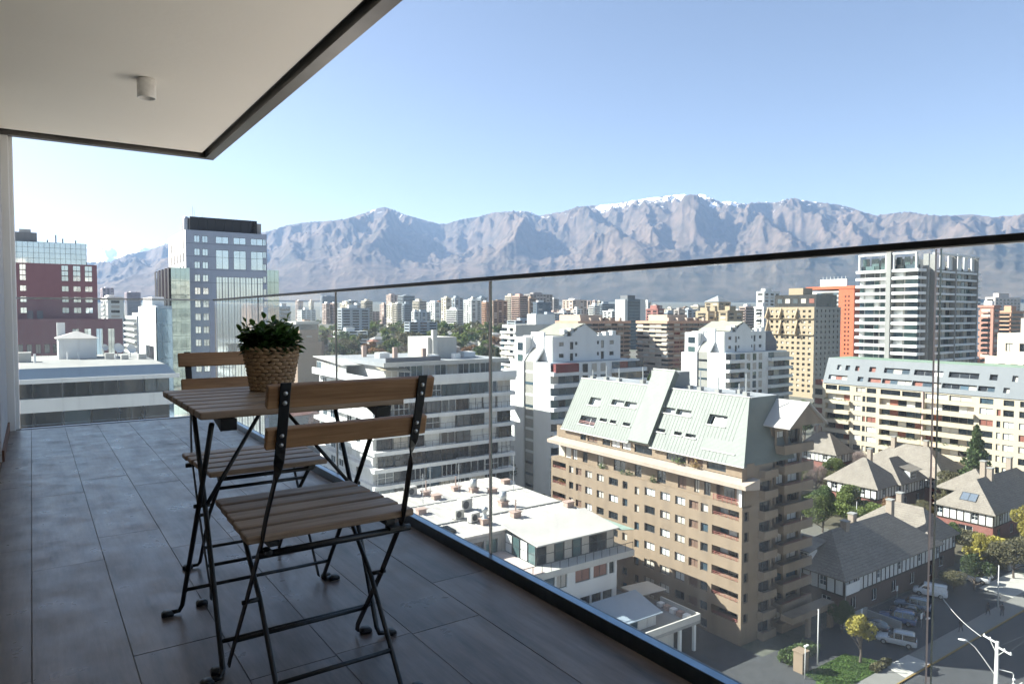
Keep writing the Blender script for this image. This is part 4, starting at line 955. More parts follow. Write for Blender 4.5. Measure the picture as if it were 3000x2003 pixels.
# glazed left wing and right wing
lw = 53.2
for j in range(4):
    for k in range(16): cube('glass_panel', G_MGREEN, 27.85 + j * 1.04, 28.86 + j * 1.04, 184.9, 185.0, lw - 3.3 * (k + 1) + .08, lw - 3.3 * k, tb)
cube('core_wall', G_GREEN, 27.8, 32.0, 185.01, 196, 0, lw, tb)
for j in range(9): cube('fin', BLACKTRIM if j % 2 == 0 else G_DARK, 27.4, 27.78, 185.2 + j * 2.6, 187.6 + j * 2.6, 0, lw - .3 * (j % 2), tb)
cube('core_wall', CONCD, 27.79, 32.0, 196.1, 209, 0, lw - 1, tb)
for j in range(3):
    for k in range(14): cube('glass_panel', G_MGREEN, 52.7 + j * 1.2, 53.85 + j * 1.2, 194.9, 195.02, 54 - 3.4 * (k + 1) + .08, 54 - 3.4 * k, tb)
cube('core_wall', G_GREEN, 52.65, 56.3, 195.05, 212, 0, 54, tb)
# white and blue glass building (C)
cbn = thing('office_building', 'small white building with blue glass side before the blue-grey tower', 'office block', (20, 155, 0))
y0 = 150; wn_ = [(y0 + .6 + j * 2.2, y0 + 1.7 + j * 2.2, 38.0, 40.2, G_DARK) for j in range(10)] + [(y0 + 3, y0 + 15, 29, 35.6, G_DARK), (y0 + 3, y0 + 15, 20, 28, G_DARK)]
facade(cbn, 'X', 19.75, y0, y0 + 26, 0, 43.7, wn_, WHITE, .3, detailed=False)
for j in range(3):
    for k in range(12): cube('glass_panel', G_MBLUE, 19.95 + j * .9, 20.82 + j * .9, y0 - .02, y0 + .1, 43 - 3.2 * (k + 1) + .06, 43 - 3.2 * k, cbn)
cube('core_wall', ROOFBL, 20.1, 22.7, y0 + .12, y0 + 26, 0, 43.6, cbn); cube('roof_box', WHITE, 20.2, 22.4, y0 + 8, y0 + 22, 43.62, 45.5, cbn)

# ------------------------------------------------------------------ mid-distance blocks at right
tw = thing('residential_tower', 'tall white balconied tower with concrete pillar at right', 'tower', (265, 125, 0))
x0, y0 = 245, 116.6
cube('core_wall', OFFWH, x0 + 1.6, 291, y0 + 1.6, 137, 0, 57.5, tw)
PW = [G_GREEN, G_GREEN, G_BLUE, CURT, G_DARK]
for k in range(22):
    z = 56.6 - 2.58 * k
    if z < 0: break
    cube('balcony', WHITE, x0 - .3, x0 + 1.6, 126.95, 137.8, z - .2, z + .75, tw); cube('balcony', WHITE, x0 - .3, x0 + 1.6, y0 - .3, 125.2, z - .2, z + .75, tw)
    for a0, a1 in ((127.2, 129.6), (130.2, 131.6), (132, 135), (135.5, 137), (117.2, 121.2), (121.8, 124.9)): cube('window', rng.choice(PW), x0 + 1.3, x0 + 1.62, a0, a1, z + .76, z + 2.3, tw)
    cube('balcony', WHITE, x0 + 1.61, 250.5, y0 - .3, y0 + 1.6, z - .2, z + .75, tw)
    cube('window', G_BLUE, 246.4, 249.5, y0 + 1.3, y0 + 1.62, z + .76, z + 2.3, tw)
    cube('window', G_DARK, 253.4, 254.6, y0 + 1.5, y0 + 1.62, z + .9, z + 2.0, tw)
    cube('balcony', WHITE, 256.3, 291.6, y0 - .5, y0 + 1.6, z - .2, z + .5, tw)
    for j in range(12): cube('window', rng.choice([G_DARK, G_BLUE, G_GREEN, CURTB, OFFWH]), 257 + j * 2.85, 259.4 + j * 2.85, y0 + 1.2, y0 + 1.62, z + .52, z + 2.3, tw)
cube('pillar', CONC, x0 - .6, x0 + 1.6, 125.3, 126.9, 0, 63.5, tw)
for x in (250.8, 255.6, 271, 288.2): cube('pillar', CONC, x, x + .55, y0 - .75, y0 + 1.0, 0, 62.5, tw)
cube('wall', CONC, 251.5, 255.5, y0 + 1.2, y0 + 1.59, 0, 58, tw)
for a0, a1 in ((127, 137), (117, 125)):
    cube('crown_beam', WHITE, x0 - .2, x0 + 1.4, a0, a1, 62.4, 63, tw)
    for y in (a0, a1 - .5): cube('crown_post', WHITE, x0, x0 + .9, y, y + .5, 57.5, 62.4, tw)
    for j in range(3): cube('window', G_GREEN, x0 + 2.4, x0 + 2.6, a0 + .6 + j * (a1 - a0) / 3, a0 - .2 + (j + 1) * (a1 - a0) / 3, 57.6, 61.6, tw)
for x in (258, 262, 268, 275, 280, 286): cube('crown_fin', WHITE, x, x + 3, y0 + .5, y0 + .9, 57.6, 61.5 + (x % 3), tw)
cube('crown_beam', WHITE, 256, 291, y0 - .3, y0 + .4, 62.6, 63.2, tw)
cube('penthouse', OFFWH, x0 + 3, 288, y0 + 4, 134, 57.52, 61, tw)
tn = thing('apartment_building', 'tan block with triangular fins and black glass top storey', 'apartment block', (325, 208, 0))
x0 = 312; wn_ = []
for k in range(16):
    for j in range(8):
        z = 43.0 - 2.6 * k
        if z > 3: wn_.append((197.6 + j * 3.0, 199.1 + j * 3.0, z - .2, z + 1.0, rng.choice([G_DARK, G_DARK, CURTB])))
facade(tn, 'X', x0, 196, 222.5, 0, 45.5, wn_, TAN, .4, detailed=False)
cube('core_wall', TAN, x0 + .45, 335, 196.4, 222.4, 0, 45.4, tn)
facade(tn, 'Y', 196, x0, 335, 0, 45.5, [(x0 + 2 + j * 3.6, x0 + 3 + j * 3.6, 43 - 2.6 * k, 44.2 - 2.6 * k, G_DARK) for j in range(6) for k in range(16)], GREYST, .3, detailed=False)
for y in (204.8, 213.8, 221.5):
    for z0, z1 in ((40, 45.4), (32, 39.6)):
        m = MB(); p = [(x0 - .02, y, z0), (x0 - 2.6, y, z0), (x0 - .02, y, z1)]; q = [(a, y + .6, c) for a, b_, c in p]; m.add(p + q, [(0, 1, 2), (5, 4, 3), (0, 3, 4, 1), (1, 4, 5, 2)]); m.build('fin', TAN, tn)
cube('black_storey', G_DARK, x0 + 3, 333, 197, 220, 45.5, 51.6, tn); cube('plant_room', TAN, x0 + 6, 326, 206, 214, 51.62, 55, tn)
for k in range(5): cube('window', rng.choice([CURTB, G_BLUE, REDDOOR]), x0 + 2.9, x0 + 3.02, 198 + k * 4.4, 200.6 + k * 4.4, 47.4, 49.6, tn)
for z in (39.7, 31.8): cube('cornice', TAN, x0 - .8, x0 - .003, 196, 222.5, z, z + .35, tn)
on = thing('residential_tower', 'orange and white residential tower left of the tall white tower', 'tower', (415, 240, 0))
x0 = 400
cube('core_wall', OFFWH, x0 + .6, 430, 226.5, 256, 0, 56, on)
bands(on, 'X', x0, 235.5, 250, 3, 2.6, 20, 1.1, 4, OFFWH, [G_DARK, G_BLUE, CURT, G_DARK], .3, .4, 4)
facade(on, 'X', x0 - .2, 226, 235.4, 0, 57, [(228.5 + j * 2.1, 229.5 + j * 2.1, 2.5 + 2.6 * k, 3.6 + 2.6 * k, G_DARK) for j in range(2) for k in range(20)], ORANGE, .3, detailed=False)
cube('wall', ORANGE, x0 - .15, 430, 225.7, 225.98, 0, 57, on)
cube('roof_beam', ORANGE, x0 - .5, 431, 225.5, 257, 57.01, 58.8, on)
cube('hoarding', WHITE, x0 + .5, x0 + 1.5, 231, 248, 58.82, 63, on)
for k in range(7): MB().tube([(x0 + 1, 232 + k * 2.4, 62.9), (x0 + 1, 232 + k * 2.4, 64.6)], .15, 5).build('aerial', WHITE, on)
for i, (x0, y0, xr, yl, lab, sd_) in enumerate(((268, 320, 310, 350, 'tan balconied mid-rise with shaded right side behind the nearer white block', 2), (318, 296, 362, 322, 'tan balconied mid-rise left of the farther white block', 3))):
    b = thing('apartment_building', lab, 'apartment block', ((x0 + xr) / 2, (y0 + yl) / 2, 0)); zt = 36.2
    cube('core_wall', PINKBR if i == 0 else TAN, x0 + .6, xr, y0 + .6, yl, 0, zt, b)
    bands(b, 'X', x0, y0, yl, zt - 2.7 * 12, 2.7, 12, 1.2, 5, LEDGE, [G_DARK, G_BLUE, CURT, CURTB], .9, .5, sd_)
    bands(b, 'Y', y0, x0 + .4, xr, zt - 2.7 * 12, 2.7, 12, 1.3, 8, BROWNBR, [G_DARK, G_DARK, CURTB, G_BLUE], .5, .9, sd_ + 9)
    cube('cornice', mat('salmon_band', (.55, .33, .23), .85), x0 - .8, xr + .4, y0 - .4, yl + .4, zt, zt + 1.6, b)
    cube('penthouse', LEDGE, x0 + 6, x0 + 24, y0 + 6, yl - 4, zt + 1.61, zt + 5.4, b); cube('penthouse', BROWNBR, x0 + 25, x0 + 33, y0 + 4, yl - 5, zt + 1.61, zt + 3.4, b)
    for q in range(5): cube('chimney', LEDGE, x0 + 3 + q * 8, x0 + 4.6 + q * 8, y0 + 2, y0 + 3.6, zt + 1.61, zt + 3.6, b)
br_ = thing('apartment_building', 'pale beige block with square windows at the right edge', 'apartment block', (225, 75, 0))
PALE = mat('pale_beige', (.56, .48, .40), .85, .05, .3)
cube('core_wall', PALE, 200.3, 240, 50, 75.5, 0, 37.2, br_)
facade(br_, 'X', 200, 50, 75.6, 0, 37.3, [(51.2 + j * 3.0, 52.8 + j * 3.0, 32.8 - 4 * k, 34.8 - 4 * k, rng.choice([CURTB, G_DARK])) for j in range(8) for k in range(7)], PALE, .3, detailed=True)
facade(br_, 'X', 197.5, 50, 77.3, 0, 31.6, [(52 + j * 2.6, 53.5 + j * 2.6, 28.3 - 3 * k, 29.8 - 3 * k, rng.choice([G_DARK, CURTB])) for j in range(9) for k in range(2)], PALE, .3)
cube('core_wall', PALE, 197.9, 199.9, 50.2, 77.2, 0, 31.5, br_); cube('upper_block', PALE, 201, 225, 52, 71, 37.3, 41, br_)
en = thing('residential_tower', 'brown tower with dark glazed top behind the potted plant', 'tower', (100, 305, 0))
cube('core_wall', BROWNBR, 95.1, 103.4, 300, 318, 0, 35.2, en); cube('lower_block', BROWNBR, 93.8, 105.5, 299, 318.5, 0, 30, en)
cube('glass_top', G_BLUE, 95.3, 103, 300.3, 312, 35.22, 37.6, en); cube('roof', OFFWH, 93.5, 103.5, 299.5, 314, 37.62, 38.8, en)
for k in range(10): cube('window', CURTB, 98, 100.5, 299.9, 300.02, 32 - 3 * k, 32.6 - 3 * k, en)
# blocks across the street behind the viewer, seen only as reflections in the mirror glass
for x0, y0, w_, d_, h_, wm, lab, sd_ in ((60, -95, 34, 18, 62, OFFWH, 'pale balconied block mirrored in the blue-grey tower\'s glass', 1), (112, -70, 26, 18, 48, PINKBR, 'pinkish block mirrored in the blue-grey tower\'s right glass', 2), (28, -120, 26, 18, 70, OFFWH, 'pale tall block mirrored in the red office tower\'s windows', 3)):
    b = thing('apartment_building', lab, 'apartment block', (x0 + w_ / 2, y0, 0)); cube('core_wall', wm, x0, x0 + w_, y0 - d_, y0, 0, h_, b)
    for k in range(int(h_ / 3)):
        cube('balcony', wm, x0 - .3, x0 + w_ + .3, y0 - .1, y0 + 1.2, 3 * k, 3 * k + 1.0, b)
        for j in range(5): cube('window', [G_DARK, CURT, G_BLUE][(j * k + sd_) % 3], x0 + (j + .15) * w_ / 5, x0 + (j + .85) * w_ / 5, y0 - .05, y0 + .15, 3 * k + 1.0, 3 * k + 2.7, b)
# ------------------------------------------------------------------ the far city
FM = {'pink': (mat('far_pink', (.48, .36, .31), .9, .06, .1), G_DARK), 'cream': (mat('far_cream', (.60, .53, .43), .9, .06, .1), G_DARK), 'bluegrey': (mat('far_bluegrey', (.34, .37, .40), .8, .06, .1), G_DARK),
      'white': (mat('far_white', (.68, .67, .64), .9, .05, .1), G_DARK), 'orange': (mat('far_orange', (.52, .30, .20), .9, .06, .1), G_DARK), 'brown': (BROWNBR, G_DARK), 'pinkdark': (PINKBR, G_DARK), 'greybrown': (mat('far_greybrown', (.34, .30, .28), .9, .08, .1), G_DARK),
      'navy': (mat('far_navy', (.08, .11, .15), .5, .1, .1), G_BLUE), 'pinkc': (mat('far_pinkcream', (.55, .42, .34), .9, .06, .1), G_DARK), 'redbrown': (mat('far_redbrown', (.30, .13, .11), .85, .08, .1), G_DARK), 'creamhip': (TAN, G_DARK), 'tan': (TAN, G_DARK),
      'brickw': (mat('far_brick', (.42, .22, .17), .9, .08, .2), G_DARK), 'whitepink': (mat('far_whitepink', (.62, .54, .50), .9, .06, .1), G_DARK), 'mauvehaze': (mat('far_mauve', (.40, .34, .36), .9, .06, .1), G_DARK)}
FAR = [
   (473, 483.4, 1498, 1516.6, 70.5, 'pink', 'slim hazy pinkish tower just right of the plant, far off'),
   (561, 569.4, 1680, 1695.3, 73.5, 'cream', 'narrow stepped pale tower leaning on the haze left of first pair of pink towers'),
   (895, 948.5, 2546, 2571.8, 109.2, 'bluegrey', 'broad rounded hazy block rising behind the two pink towers'),
   (452, 460.2, 1269, 1289.2, 61.7, 'pink', 'left one of two pink far towers beside the third glass joint'),
   (464, 471.8, 1261, 1278.9, 62.3, 'pink', 'right one of two pink far towers beside the third glass joint'),
   (466, 474.5, 1199, 1234.2, 61.5, 'cream', 'cream slab tower right of the third glass joint'),
   (524, 545.3, 1341, 1363.3, 69.3, 'bluegrey', 'blue-grey block with cream end behind the cream slab tower'),
   (441, 449.2, 1094, 1113.3, 57.1, 'white', 'bright white narrow tower with dark right side, left of the cream ribbed one'),
   (473, 487.0, 1134, 1151.6, 64.8, 'cream', 'cream ribbed tower with broad grey shaded side'),
   (541, 548.6, 1208, 1226.5, 59.8, 'pink', 'pinkish tower left of the tallest far pair'),
   (637, 658.5, 1386, 1410.3, 83.0, 'pink', 'tall brown-grey tower, left one of the tallest far pair'),
   (637, 663.3, 1325, 1351.3, 80.2, 'bluegrey', 'tall blue-grey slab, right one of the tallest far pair'),
   (490, 497.8, 1061, 1083.5, 58.3, 'cream', 'cream tower in front of the tall far pair, left half'),
   (492, 502.5, 1047, 1063.1, 59.2, 'cream', 'cream tower in front of the tall far pair, right half'),
   (484, 497.1, 1004, 1011.9, 58.1, 'bluegrey', 'shaded slab in front of the tall blue-grey far tower'),
   (429, 437.3, 859, 867.1, 45.7, 'white', 'small white stepped block among trees under the far towers'),
   (446, 467.5, 884, 891.7, 45.4, 'bluegrey', 'low dark grey slab among trees under the far towers'),
   (618, 634.3, 1216, 1243.7, 67.7, 'cream', 'pale gabled tower between tall far pair and white cluster'),
   (595, 606.6, 1110, 1140.2, 62.7, 'white', 'white balconied tower left of the cream striped tower'),
   (563, 573.0, 1011, 1027.3, 68.4, 'cream', 'cream striped tower with grey shaded side, left of the stepped white block'),
   (600, 616.7, 1046, 1060.6, 70.1, 'bluegrey', 'long blue-grey slab behind the stepped white block'),
   (477, 487.2, 826, 855.1, 48.0, 'white', 'white stepped block low in front of the far slab towers'),
   (545, 562.9, 901, 923.4, 63.0, 'white', 'white striped tower left of the tall pine'),
   (781, 789.1, 1286, 1295.0, 77.9, 'cream', 'small cream tower top peeping over the white striped tower'),
   (743, 758.7, 1191, 1205.7, 75.5, 'bluegrey', 'stepped grey tower left of the second glass joint'),
   (590, 598.3, 931, 945.2, 61.3, 'orange', 'orange and white tower touching the second glass joint'),
   (518, 541.4, 799, 806.6, 60.1, 'brown', 'dark brick slab just right of the second glass joint'),
   (595, 602.5, 868, 884.3, 69.2, 'cream', 'cream striped tower left of the tall pink and dark slab'),
   (536, 549.6, 762, 780.9, 66.5, 'pinkdark', 'tall pink-ended dark slab tower in the middle distance'),
   (564, 576.8, 779, 787.2, 64.0, 'brown', 'dark slab wedged right of the tall pink-ended tower'),
   (736, 787.0, 1014, 1032.8, 78.0, 'greybrown', 'huge grey-brown slab behind the navy office block'),
   (507, 527.9, 684, 692.1, 56.1, 'navy', 'navy glass office block standing before the grey-brown slab'),
   (832, 845.9, 1069, 1077.2, 71.6, 'greybrown', 'narrow grey tower right of the huge grey-brown slab'),
   (703, 732.4, 854, 879.6, 64.0, 'pinkc', 'pinkish cream tower with crown, right of the navy office block'),
   (643, 651.5, 772, 780.5, 49.3, 'white', 'small white block at the foot of the pinkish cream tower'),
   (1116, 1124.2, 1299, 1312.8, 74.3, 'pink', 'first of three slim far towers right of the pinkish cream one'),
   (1164, 1171.9, 1327, 1337.2, 75.3, 'pink', 'second of three slim far towers right of the pinkish cream one'),
   (1207, 1220.1, 1358, 1369.6, 75.4, 'cream', 'third of three slim far towers right of the pinkish cream one'),
   (751, 759.1, 881, 891.1, 50.4, 'cream', 'cream block low beside the white and blue office tower'),
   (631, 641.6, 721, 732.2, 54.0, 'white', 'white banded office tower with blue glass side'),
   (774, 803.2, 865, 873.1, 59.4, 'bluegrey', 'long slate-blue office slab behind the low white block'),
   (616, 640.0, 670, 686.7, 46.0, 'white', 'low white stepped block left of the silver-edged dark tower'),
   (1105, 1113.2, 1185, 1192.6, 65.4, 'pink', 'slim pink far tower, left one left of the silver-edged tower'),
   (1116, 1124.1, 1177, 1186.0, 65.4, 'pink', 'slim pink far tower, right one left of the silver-edged tower'),
   (532, 541.3, 509, 525.8, 47.3, 'redbrown', 'red-brown office block right of the silver-edged dark tower'),
   (800, 808.1, 787, 794.8, 61.3, 'white', 'white tower top behind the red-brown office block'),
   (750, 771.2, 699, 707.0, 44.0, 'bluegrey', 'low hazy block right of the red-brown office'),
   (611, 621.6, 552, 559.6, 47.5, 'greybrown', 'small brown block with dish aerial before the blue slab'),
   (658, 675.0, 580, 588.4, 47.8, 'bluegrey', 'blue-grey slab left of the tan fluted block'),
   (786, 801.8, 674, 687.0, 53.7, 'cream', 'pale cream block behind the blue-grey slab'),
   (616, 636.5, 500, 518.6, 55.4, 'creamhip', 'cream stepped block with a hipped roof crown'),
   (447, 455.1, 373, 385.8, 44.5, 'tan', 'tan fluted block, left of three'),
   (460, 468.1, 376, 384.1, 44.0, 'tan', 'tan fluted block, middle of three'),
   (443, 461.9, 351, 359.2, 44.6, 'tan', 'tan block with dark shaded side, right of three'),
   (632, 647.8, 477, 484.8, 50.0, 'pink', 'pinkish block left of the white stepped tower'),
   (484, 491.6, 348, 356.9, 47.7, 'white', 'white balconied lower tower before the tall stepped one'),
   (519, 541.4, 373, 380.7, 61.6, 'white', 'tall white stepped tower left of the dark-topped tan block'),
   (470, 478.5, 187, 195.2, 47.5, 'navy', 'dark blue shaded tower right of the tall white tower'),
   (454, 462.4, 174, 181.6, 46.7, 'brickw', 'narrow brick tower with white balcony edges at far right'),
   (705, 759.4, 269, 277.1, 57.1, 'whitepink', 'long white and pink block behind the brick tower'),
   (555, 576.3, 202, 209.9, 43.9, 'orange', 'orange block stepping down at the right edge'),
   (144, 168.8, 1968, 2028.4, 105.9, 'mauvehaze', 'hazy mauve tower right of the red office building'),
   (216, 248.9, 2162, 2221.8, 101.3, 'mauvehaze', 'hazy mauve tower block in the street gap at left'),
   (38, 46.0, 484, 531.5, 52.0, 'white', 'small cream tower with square windows right of the red office'),
   (49, 57.3, 598, 608.9, 52.7, 'bluegrey', 'pale blue slab in the street gap at left'),
   (71, 79.4, 801, 854.4, 38.6, 'white', 'far white block low in the street gap'),
   (41, 48.7, 373, 419.5, 41.2, 'white', 'white balconied block behind the white and blue glass building'),
   (146, 154.4, 507, 514.9, 47.6, 'bluegrey', 'plain blue-grey tower left of the plant, beyond the dark tower'),
]
def far_building(i, x0, x1, y0, y1, zt, kind, lab):
    r = random.Random(100 + i); wm, gm_ = FM[kind]
    b = thing('high_rise', lab, 'high-rise', ((x0 + x1) / 2, (y0 + y1) / 2, gz(x0, y0)), 0, 'far high-rises')
    zb = gz(x0, y0) - 1; H = zt - zb
    cube('wall', wm, x0, x1, y0, y1, zb, zt, b)
    st = 2.9; n_ = min(26, int((H - 3) / st))
    w = x1 - x0; l = y1 - y0; style = r.choice('abc')
    nx, ny = max(1, int(w / 7)), max(1, int(l / 7))
    for k in range(n_):
        z = zt - 1.2 - st * (k + 1)
        if style == 'a':      # ribbon windows with balcony edges
            cube('window', gm_, x0 - .12, x0 + .4, y0 + .8, y1 - .6, z + .9, z + 2.5, b); cube('window', gm_, x0 + .9, x1 - .7, y0 - .12, y0 + .4, z + .9, z + 2.5, b)
            cube('balcony', wm, x0 - 1.1, x0 + .1, y0 + .4, y1 - .4, z - .1, z + .85, b)
        else:
            for j in range(ny): cube('window', gm_ if r.random() < .8 else CURTB, x0 - .12, x0 + .4, y0 + (j + .2) * l / ny, y0 + (j + .8) * l / ny, z + .7, z + 2.3, b)
            for j in range(nx): cube('window', gm_ if r.random() < .8 else CURTB, x0 + (j + .22) * w / nx, x0 + (j + .78) * w / nx, y0 - .12, y0 + .4, z + .7, z + 2.3, b)
            if style == 'c': cube('balcony', wm, x0 - .9, x0 + .1, y0 + l * .3, y0 + l * .75, z - .1, z + .75, b)
    if kind == 'creamhip':
        m = MB(); m.add([(x0 - 1, y0 - 1, zt), (x1 + 1, y0 - 1, zt), (x1 + 1, y1 + 1, zt), (x0 - 1, y1 + 1, zt), ((x0 + x1) / 2, (y0 + y1) / 2, zt + 7)], [(0, 1, 4), (1, 2, 4), (2, 3, 4), (3, 0, 4), (3, 2, 1, 0)]); m.build('hip_roof', ROOFGR, b)
    else:
        a = r.uniform(.15, .35); cube('plant_room', wm if r.random() < .6 else WHITE, x0 + w * a, x0 + w * (a + .4), y0 + l * .25, y0 + l * .8, zt, zt + r.uniform(1.5, 4), b)
        if r.random() < .5: cube('parapet', wm, x0 - .4, x1 + .4, y0 - .4, y1 + .4, zt - .9, zt + .4, b)
for i, f in enumerate(FAR): far_building(i, *f)
# dark tower with silver edges
b = thing('high_rise', 'dark curved glass tower with two silver edge slabs in middle distance', 'high-rise', (478, 492, 5), 0, 'far high-rises')
SILV = mat('silver_cladding', (.55, .55, .54), .5, .05, .2)
cube('edge_slab', SILV, 464.3, 467.9, 486.4, 500, 0, 56, b); cube('wall', mat('dark_curtain_wall', (.09, .12, .15), .35, .2, .15), 468, 484, 486, 503, 0, 56.5, b); cube('edge_slab', SILV, 484.1, 491.4, 486.2, 501, 0, 56, b); cube('crown', CONCD, 470, 480, 489, 499, 56.5, 60, b)
for k in range(17): cube('window', G_BLUE, 468.6, 483.4, 485.85, 486.4, 4 + 3 * k, 6.0 + 3 * k, b)
# ------------------------------------------------------------------ street and yards
ASPH = mat('asphalt', (.055, .057, .06), .9, .25, .8, streak=False)
PAVE = mat('pavement_concrete', (.19, .185, .17), .9, .15, .7, streak=False)
LIGHTP = mat('pale_paving', (.42, .40, .36), .9, .12, .8, streak=False)
GRASS = mat('lawn_green', (.065, .115, .025), .95, .35, 1.2, streak=False)
YELL = mat('yellow_kerb_paint', (.26, .17, .05), .8, .2, 2, streak=False)
SOIL = mat('garden_soil', (.085, .075, .05), .95, .4, .5, streak=False)
tag(cube('road', ASPH, 20, 420, 24, 39.2, -.5, .008), kind='structure')
tag(cube('pavement', PAVE, 20, 420, 39.35, 42.0, -.5, .13), kind='structure')
tag(cube('kerb', YELL, 20, 420, 39.2, 39.349, -.5, .15), kind='structure')
tag(cube('yard', ASPH, 71, 131, 42.0, 52, -.5, .012), kind='structure')
tag(cube('bounce_ground', mat('bounce_white', (.78, .75, .69), .85, .08, .6, streak=False), 1.3, 64.8, -30, 23.9, -.5, .01), kind='structure')  # unseen pale ground, added to bounce sunlight up to the balcony ceiling
tag(cube('courtyard', LIGHTP, 1.3, 64.8, 42.1, 75, -.5, .015), kind='structure')
tag(cube('gardens', SOIL, 128, 179, 52.1, 122, -.5, .02), kind='structure')
tag(cube('driveway', ASPH, 64.9, 73, 40, 110, -.5, .02), kind='structure')
tag(MB().prism([(72.4, 44.5), (75.6, 42.02), (82.6, 42.02), (83.4, 42.8), (81.8, 46.6), (75.8, 46.3)], .0, .16).build('lawn', GRASS), kind='structure')
tag(MB().prism([(82.9, 42.02), (88, 42.02), (88, 39.4), (82.2, 39.4)], 0, .17).build('path', LIGHTP), kind='structure')
tag(MB().prism([(119, 42.05), (131, 42.05), (131, 46.6), (119, 46.6)], 0, .035).build('parking_apron', LIGHTP), kind='structure')
for x in range(24, 240, 6): MB().prism([(x, 31.4), (x + 2.4, 31.4), (x + 2.4, 31.55), (x, 31.55)], .0085, .0125).build('lane_mark', OFFWH, bpy.data.objects['road'])
bw = thing('garden_wall', 'low concrete yard wall beside the dark tudor house', 'wall', (92, 50, 0))
cube('wall', CONC, 88.2, 94.5, 50.6, 50.85, 0, 1.5, bw); cube('wall', CONC, 94.3, 94.55, 46, 50.59, 0, 1.2, bw)
pl_ = thing('gate_pillar', 'pinkish gate pillar near the lower edge beside the lawn', 'pillar', (73.8, 47.2, 0)); cube('shaft', BEIGE, 73.2, 74.4, 46.7, 47.9, 0, 2.4, pl_); cube('cap', BEIGE, 73.1, 74.5, 46.6, 48, 2.401, 2.55, pl_)
fw = thing('boundary_wall', 'long low concrete wall with gate across the sunny car park', 'wall', (135, 47.5, 0))
cube('wall', CONC, 131, 175, 46.9, 47.15, 0, 1.6, fw); cube('coping', LIGHTP, 130.9, 175, 46.8, 47.25, 1.601, 1.72, fw)
for k in range(14): cube('picket', DARKMET, 126.6 + k * .32, 126.68 + k * .32, 51.3, 51.38, 0, 2.0, fw)

g_ = np.random.RandomState(3); n_ = 9000; P = np.stack([g_.uniform(73, 83.3, n_), g_.uniform(42.1, 46.5, n_), np.full(n_, .16)], -1)
ok_ = (P[:, 1] < 46.6 - (P[:, 0] - 81.8).clip(0) * 2.2) & (P[:, 1] > 44.5 - (P[:, 0] - 72.4) * .78); P = P[ok_]; n_ = len(P); w_ = g_.randn(n_, 3) * .05; w_[:, 2] = 0; h_ = g_.randn(n_, 3) * .06; h_[:, 2] = g_.uniform(.06, .16, n_)
co = np.stack([P - w_, P + w_, P + h_], 1).reshape(-1, 3); me = bpy.data.meshes.new('grass'); me.from_pydata(co.tolist(), [], np.arange(n_ * 3).reshape(-1, 3).tolist()); me.materials.append(GRASS)
go = bpy.data.objects.new('grass', me); COL.objects.link(go); tag(go, 'short green grass of the little lawn', 'grass', kind='stuff')

# ------------------------------------------------------------------ tudor houses
def shingle_material():
    m, nt, b, out = _nt('wood_shingles')
    b.inputs['Roughness'].default_value = .9
    f = noise(nt, .7, 6); f2 = noise(nt, 5, 4, stretch=(1, 1, .6))
    c = mix(nt, .5, ramp(nt, f, [(.3, (.17, .145, .12)), (.7, (.28, .245, .205))]), ramp(nt, f2, [(.35, (.12, .10, .085)), (.7, (.34, .30, .25))]))
    w = nt.nodes.new('ShaderNodeTexWave'); w.wave_type = 'BANDS'; w.bands_direction = 'Z'; w.wave_profile = 'SAW'; w.inputs['Scale'].default_value = 1.1; w.inputs['Distortion'].default_value = 1.2; w.inputs['Detail Scale'].default_value = 3
    g = nt.nodes.new('ShaderNodeNewGeometry'); nt.links.new(g.outputs['Position'], w.inputs['Vector'])
    c = mix(nt, ramp(nt, w.outputs['Fac'], [(0, (.55,) * 3), (.3, (0,) * 3)]), c, (.08, .07, .06))
    nt.links.new(c, b.inputs['Base Color']); bump(nt, b, w.outputs['Fac'], .6, .06); return m
SHIN = shingle_material()
PLAST = mat('white_plaster', (.66, .65, .62), .85, .1, .8)
TIMB = mat('dark_timber', (.05, .04, .033), .8, .2, 2)
REDB = mat('red_base_brick', (.24, .10, .08), .85, .15, 1)
DKBR = mat('dark_base_brick', (.12, .085, .07), .85, .2, 1)

def hip(mb, x0, x1, y0, y1, ze, zr, axis, e0=None, e1=None, oh=.5):
    x0 -= oh; x1 += oh; y0 -= oh; y1 += oh; ze -= .15
    if axis == 'X':
        ym = (y0 + y1) / 2; h = (y1 - y0) / 2; a = x0 + (h if e0 is None else e0); b = x1 - (h if e1 is None else e1)
        r0, r1 = (a, ym, zr), (b, ym, zr)
    else:
        xm = (x0 + x1) / 2; h = (x1 - x0) / 2; a = y0 + (h if e0 is None else e0); b = y1 - (h if e1 is None else e1)
        r0, r1 = (xm, a, zr), (xm, b, zr)
    P = [(x0, y0, ze), (x1, y0, ze), (x1, y1, ze), (x0, y1, ze), r0, r1]
    Q = [(p[0], p[1], ze - .16) for p in P[:4]]
    F = [(0, 1, 5, 4), (1, 2, 5), (2, 3, 4, 5), (3, 0, 4)] if axis == 'X' else [(0, 1, 4), (1, 2, 5, 4), (2, 3, 5), (3, 0, 4, 5)]
    mb.add(P + Q, F + [(0, 6, 7, 1), (1, 7, 8, 2), (2, 8, 9, 3), (3, 9, 6, 0), (9, 8, 7, 6)])

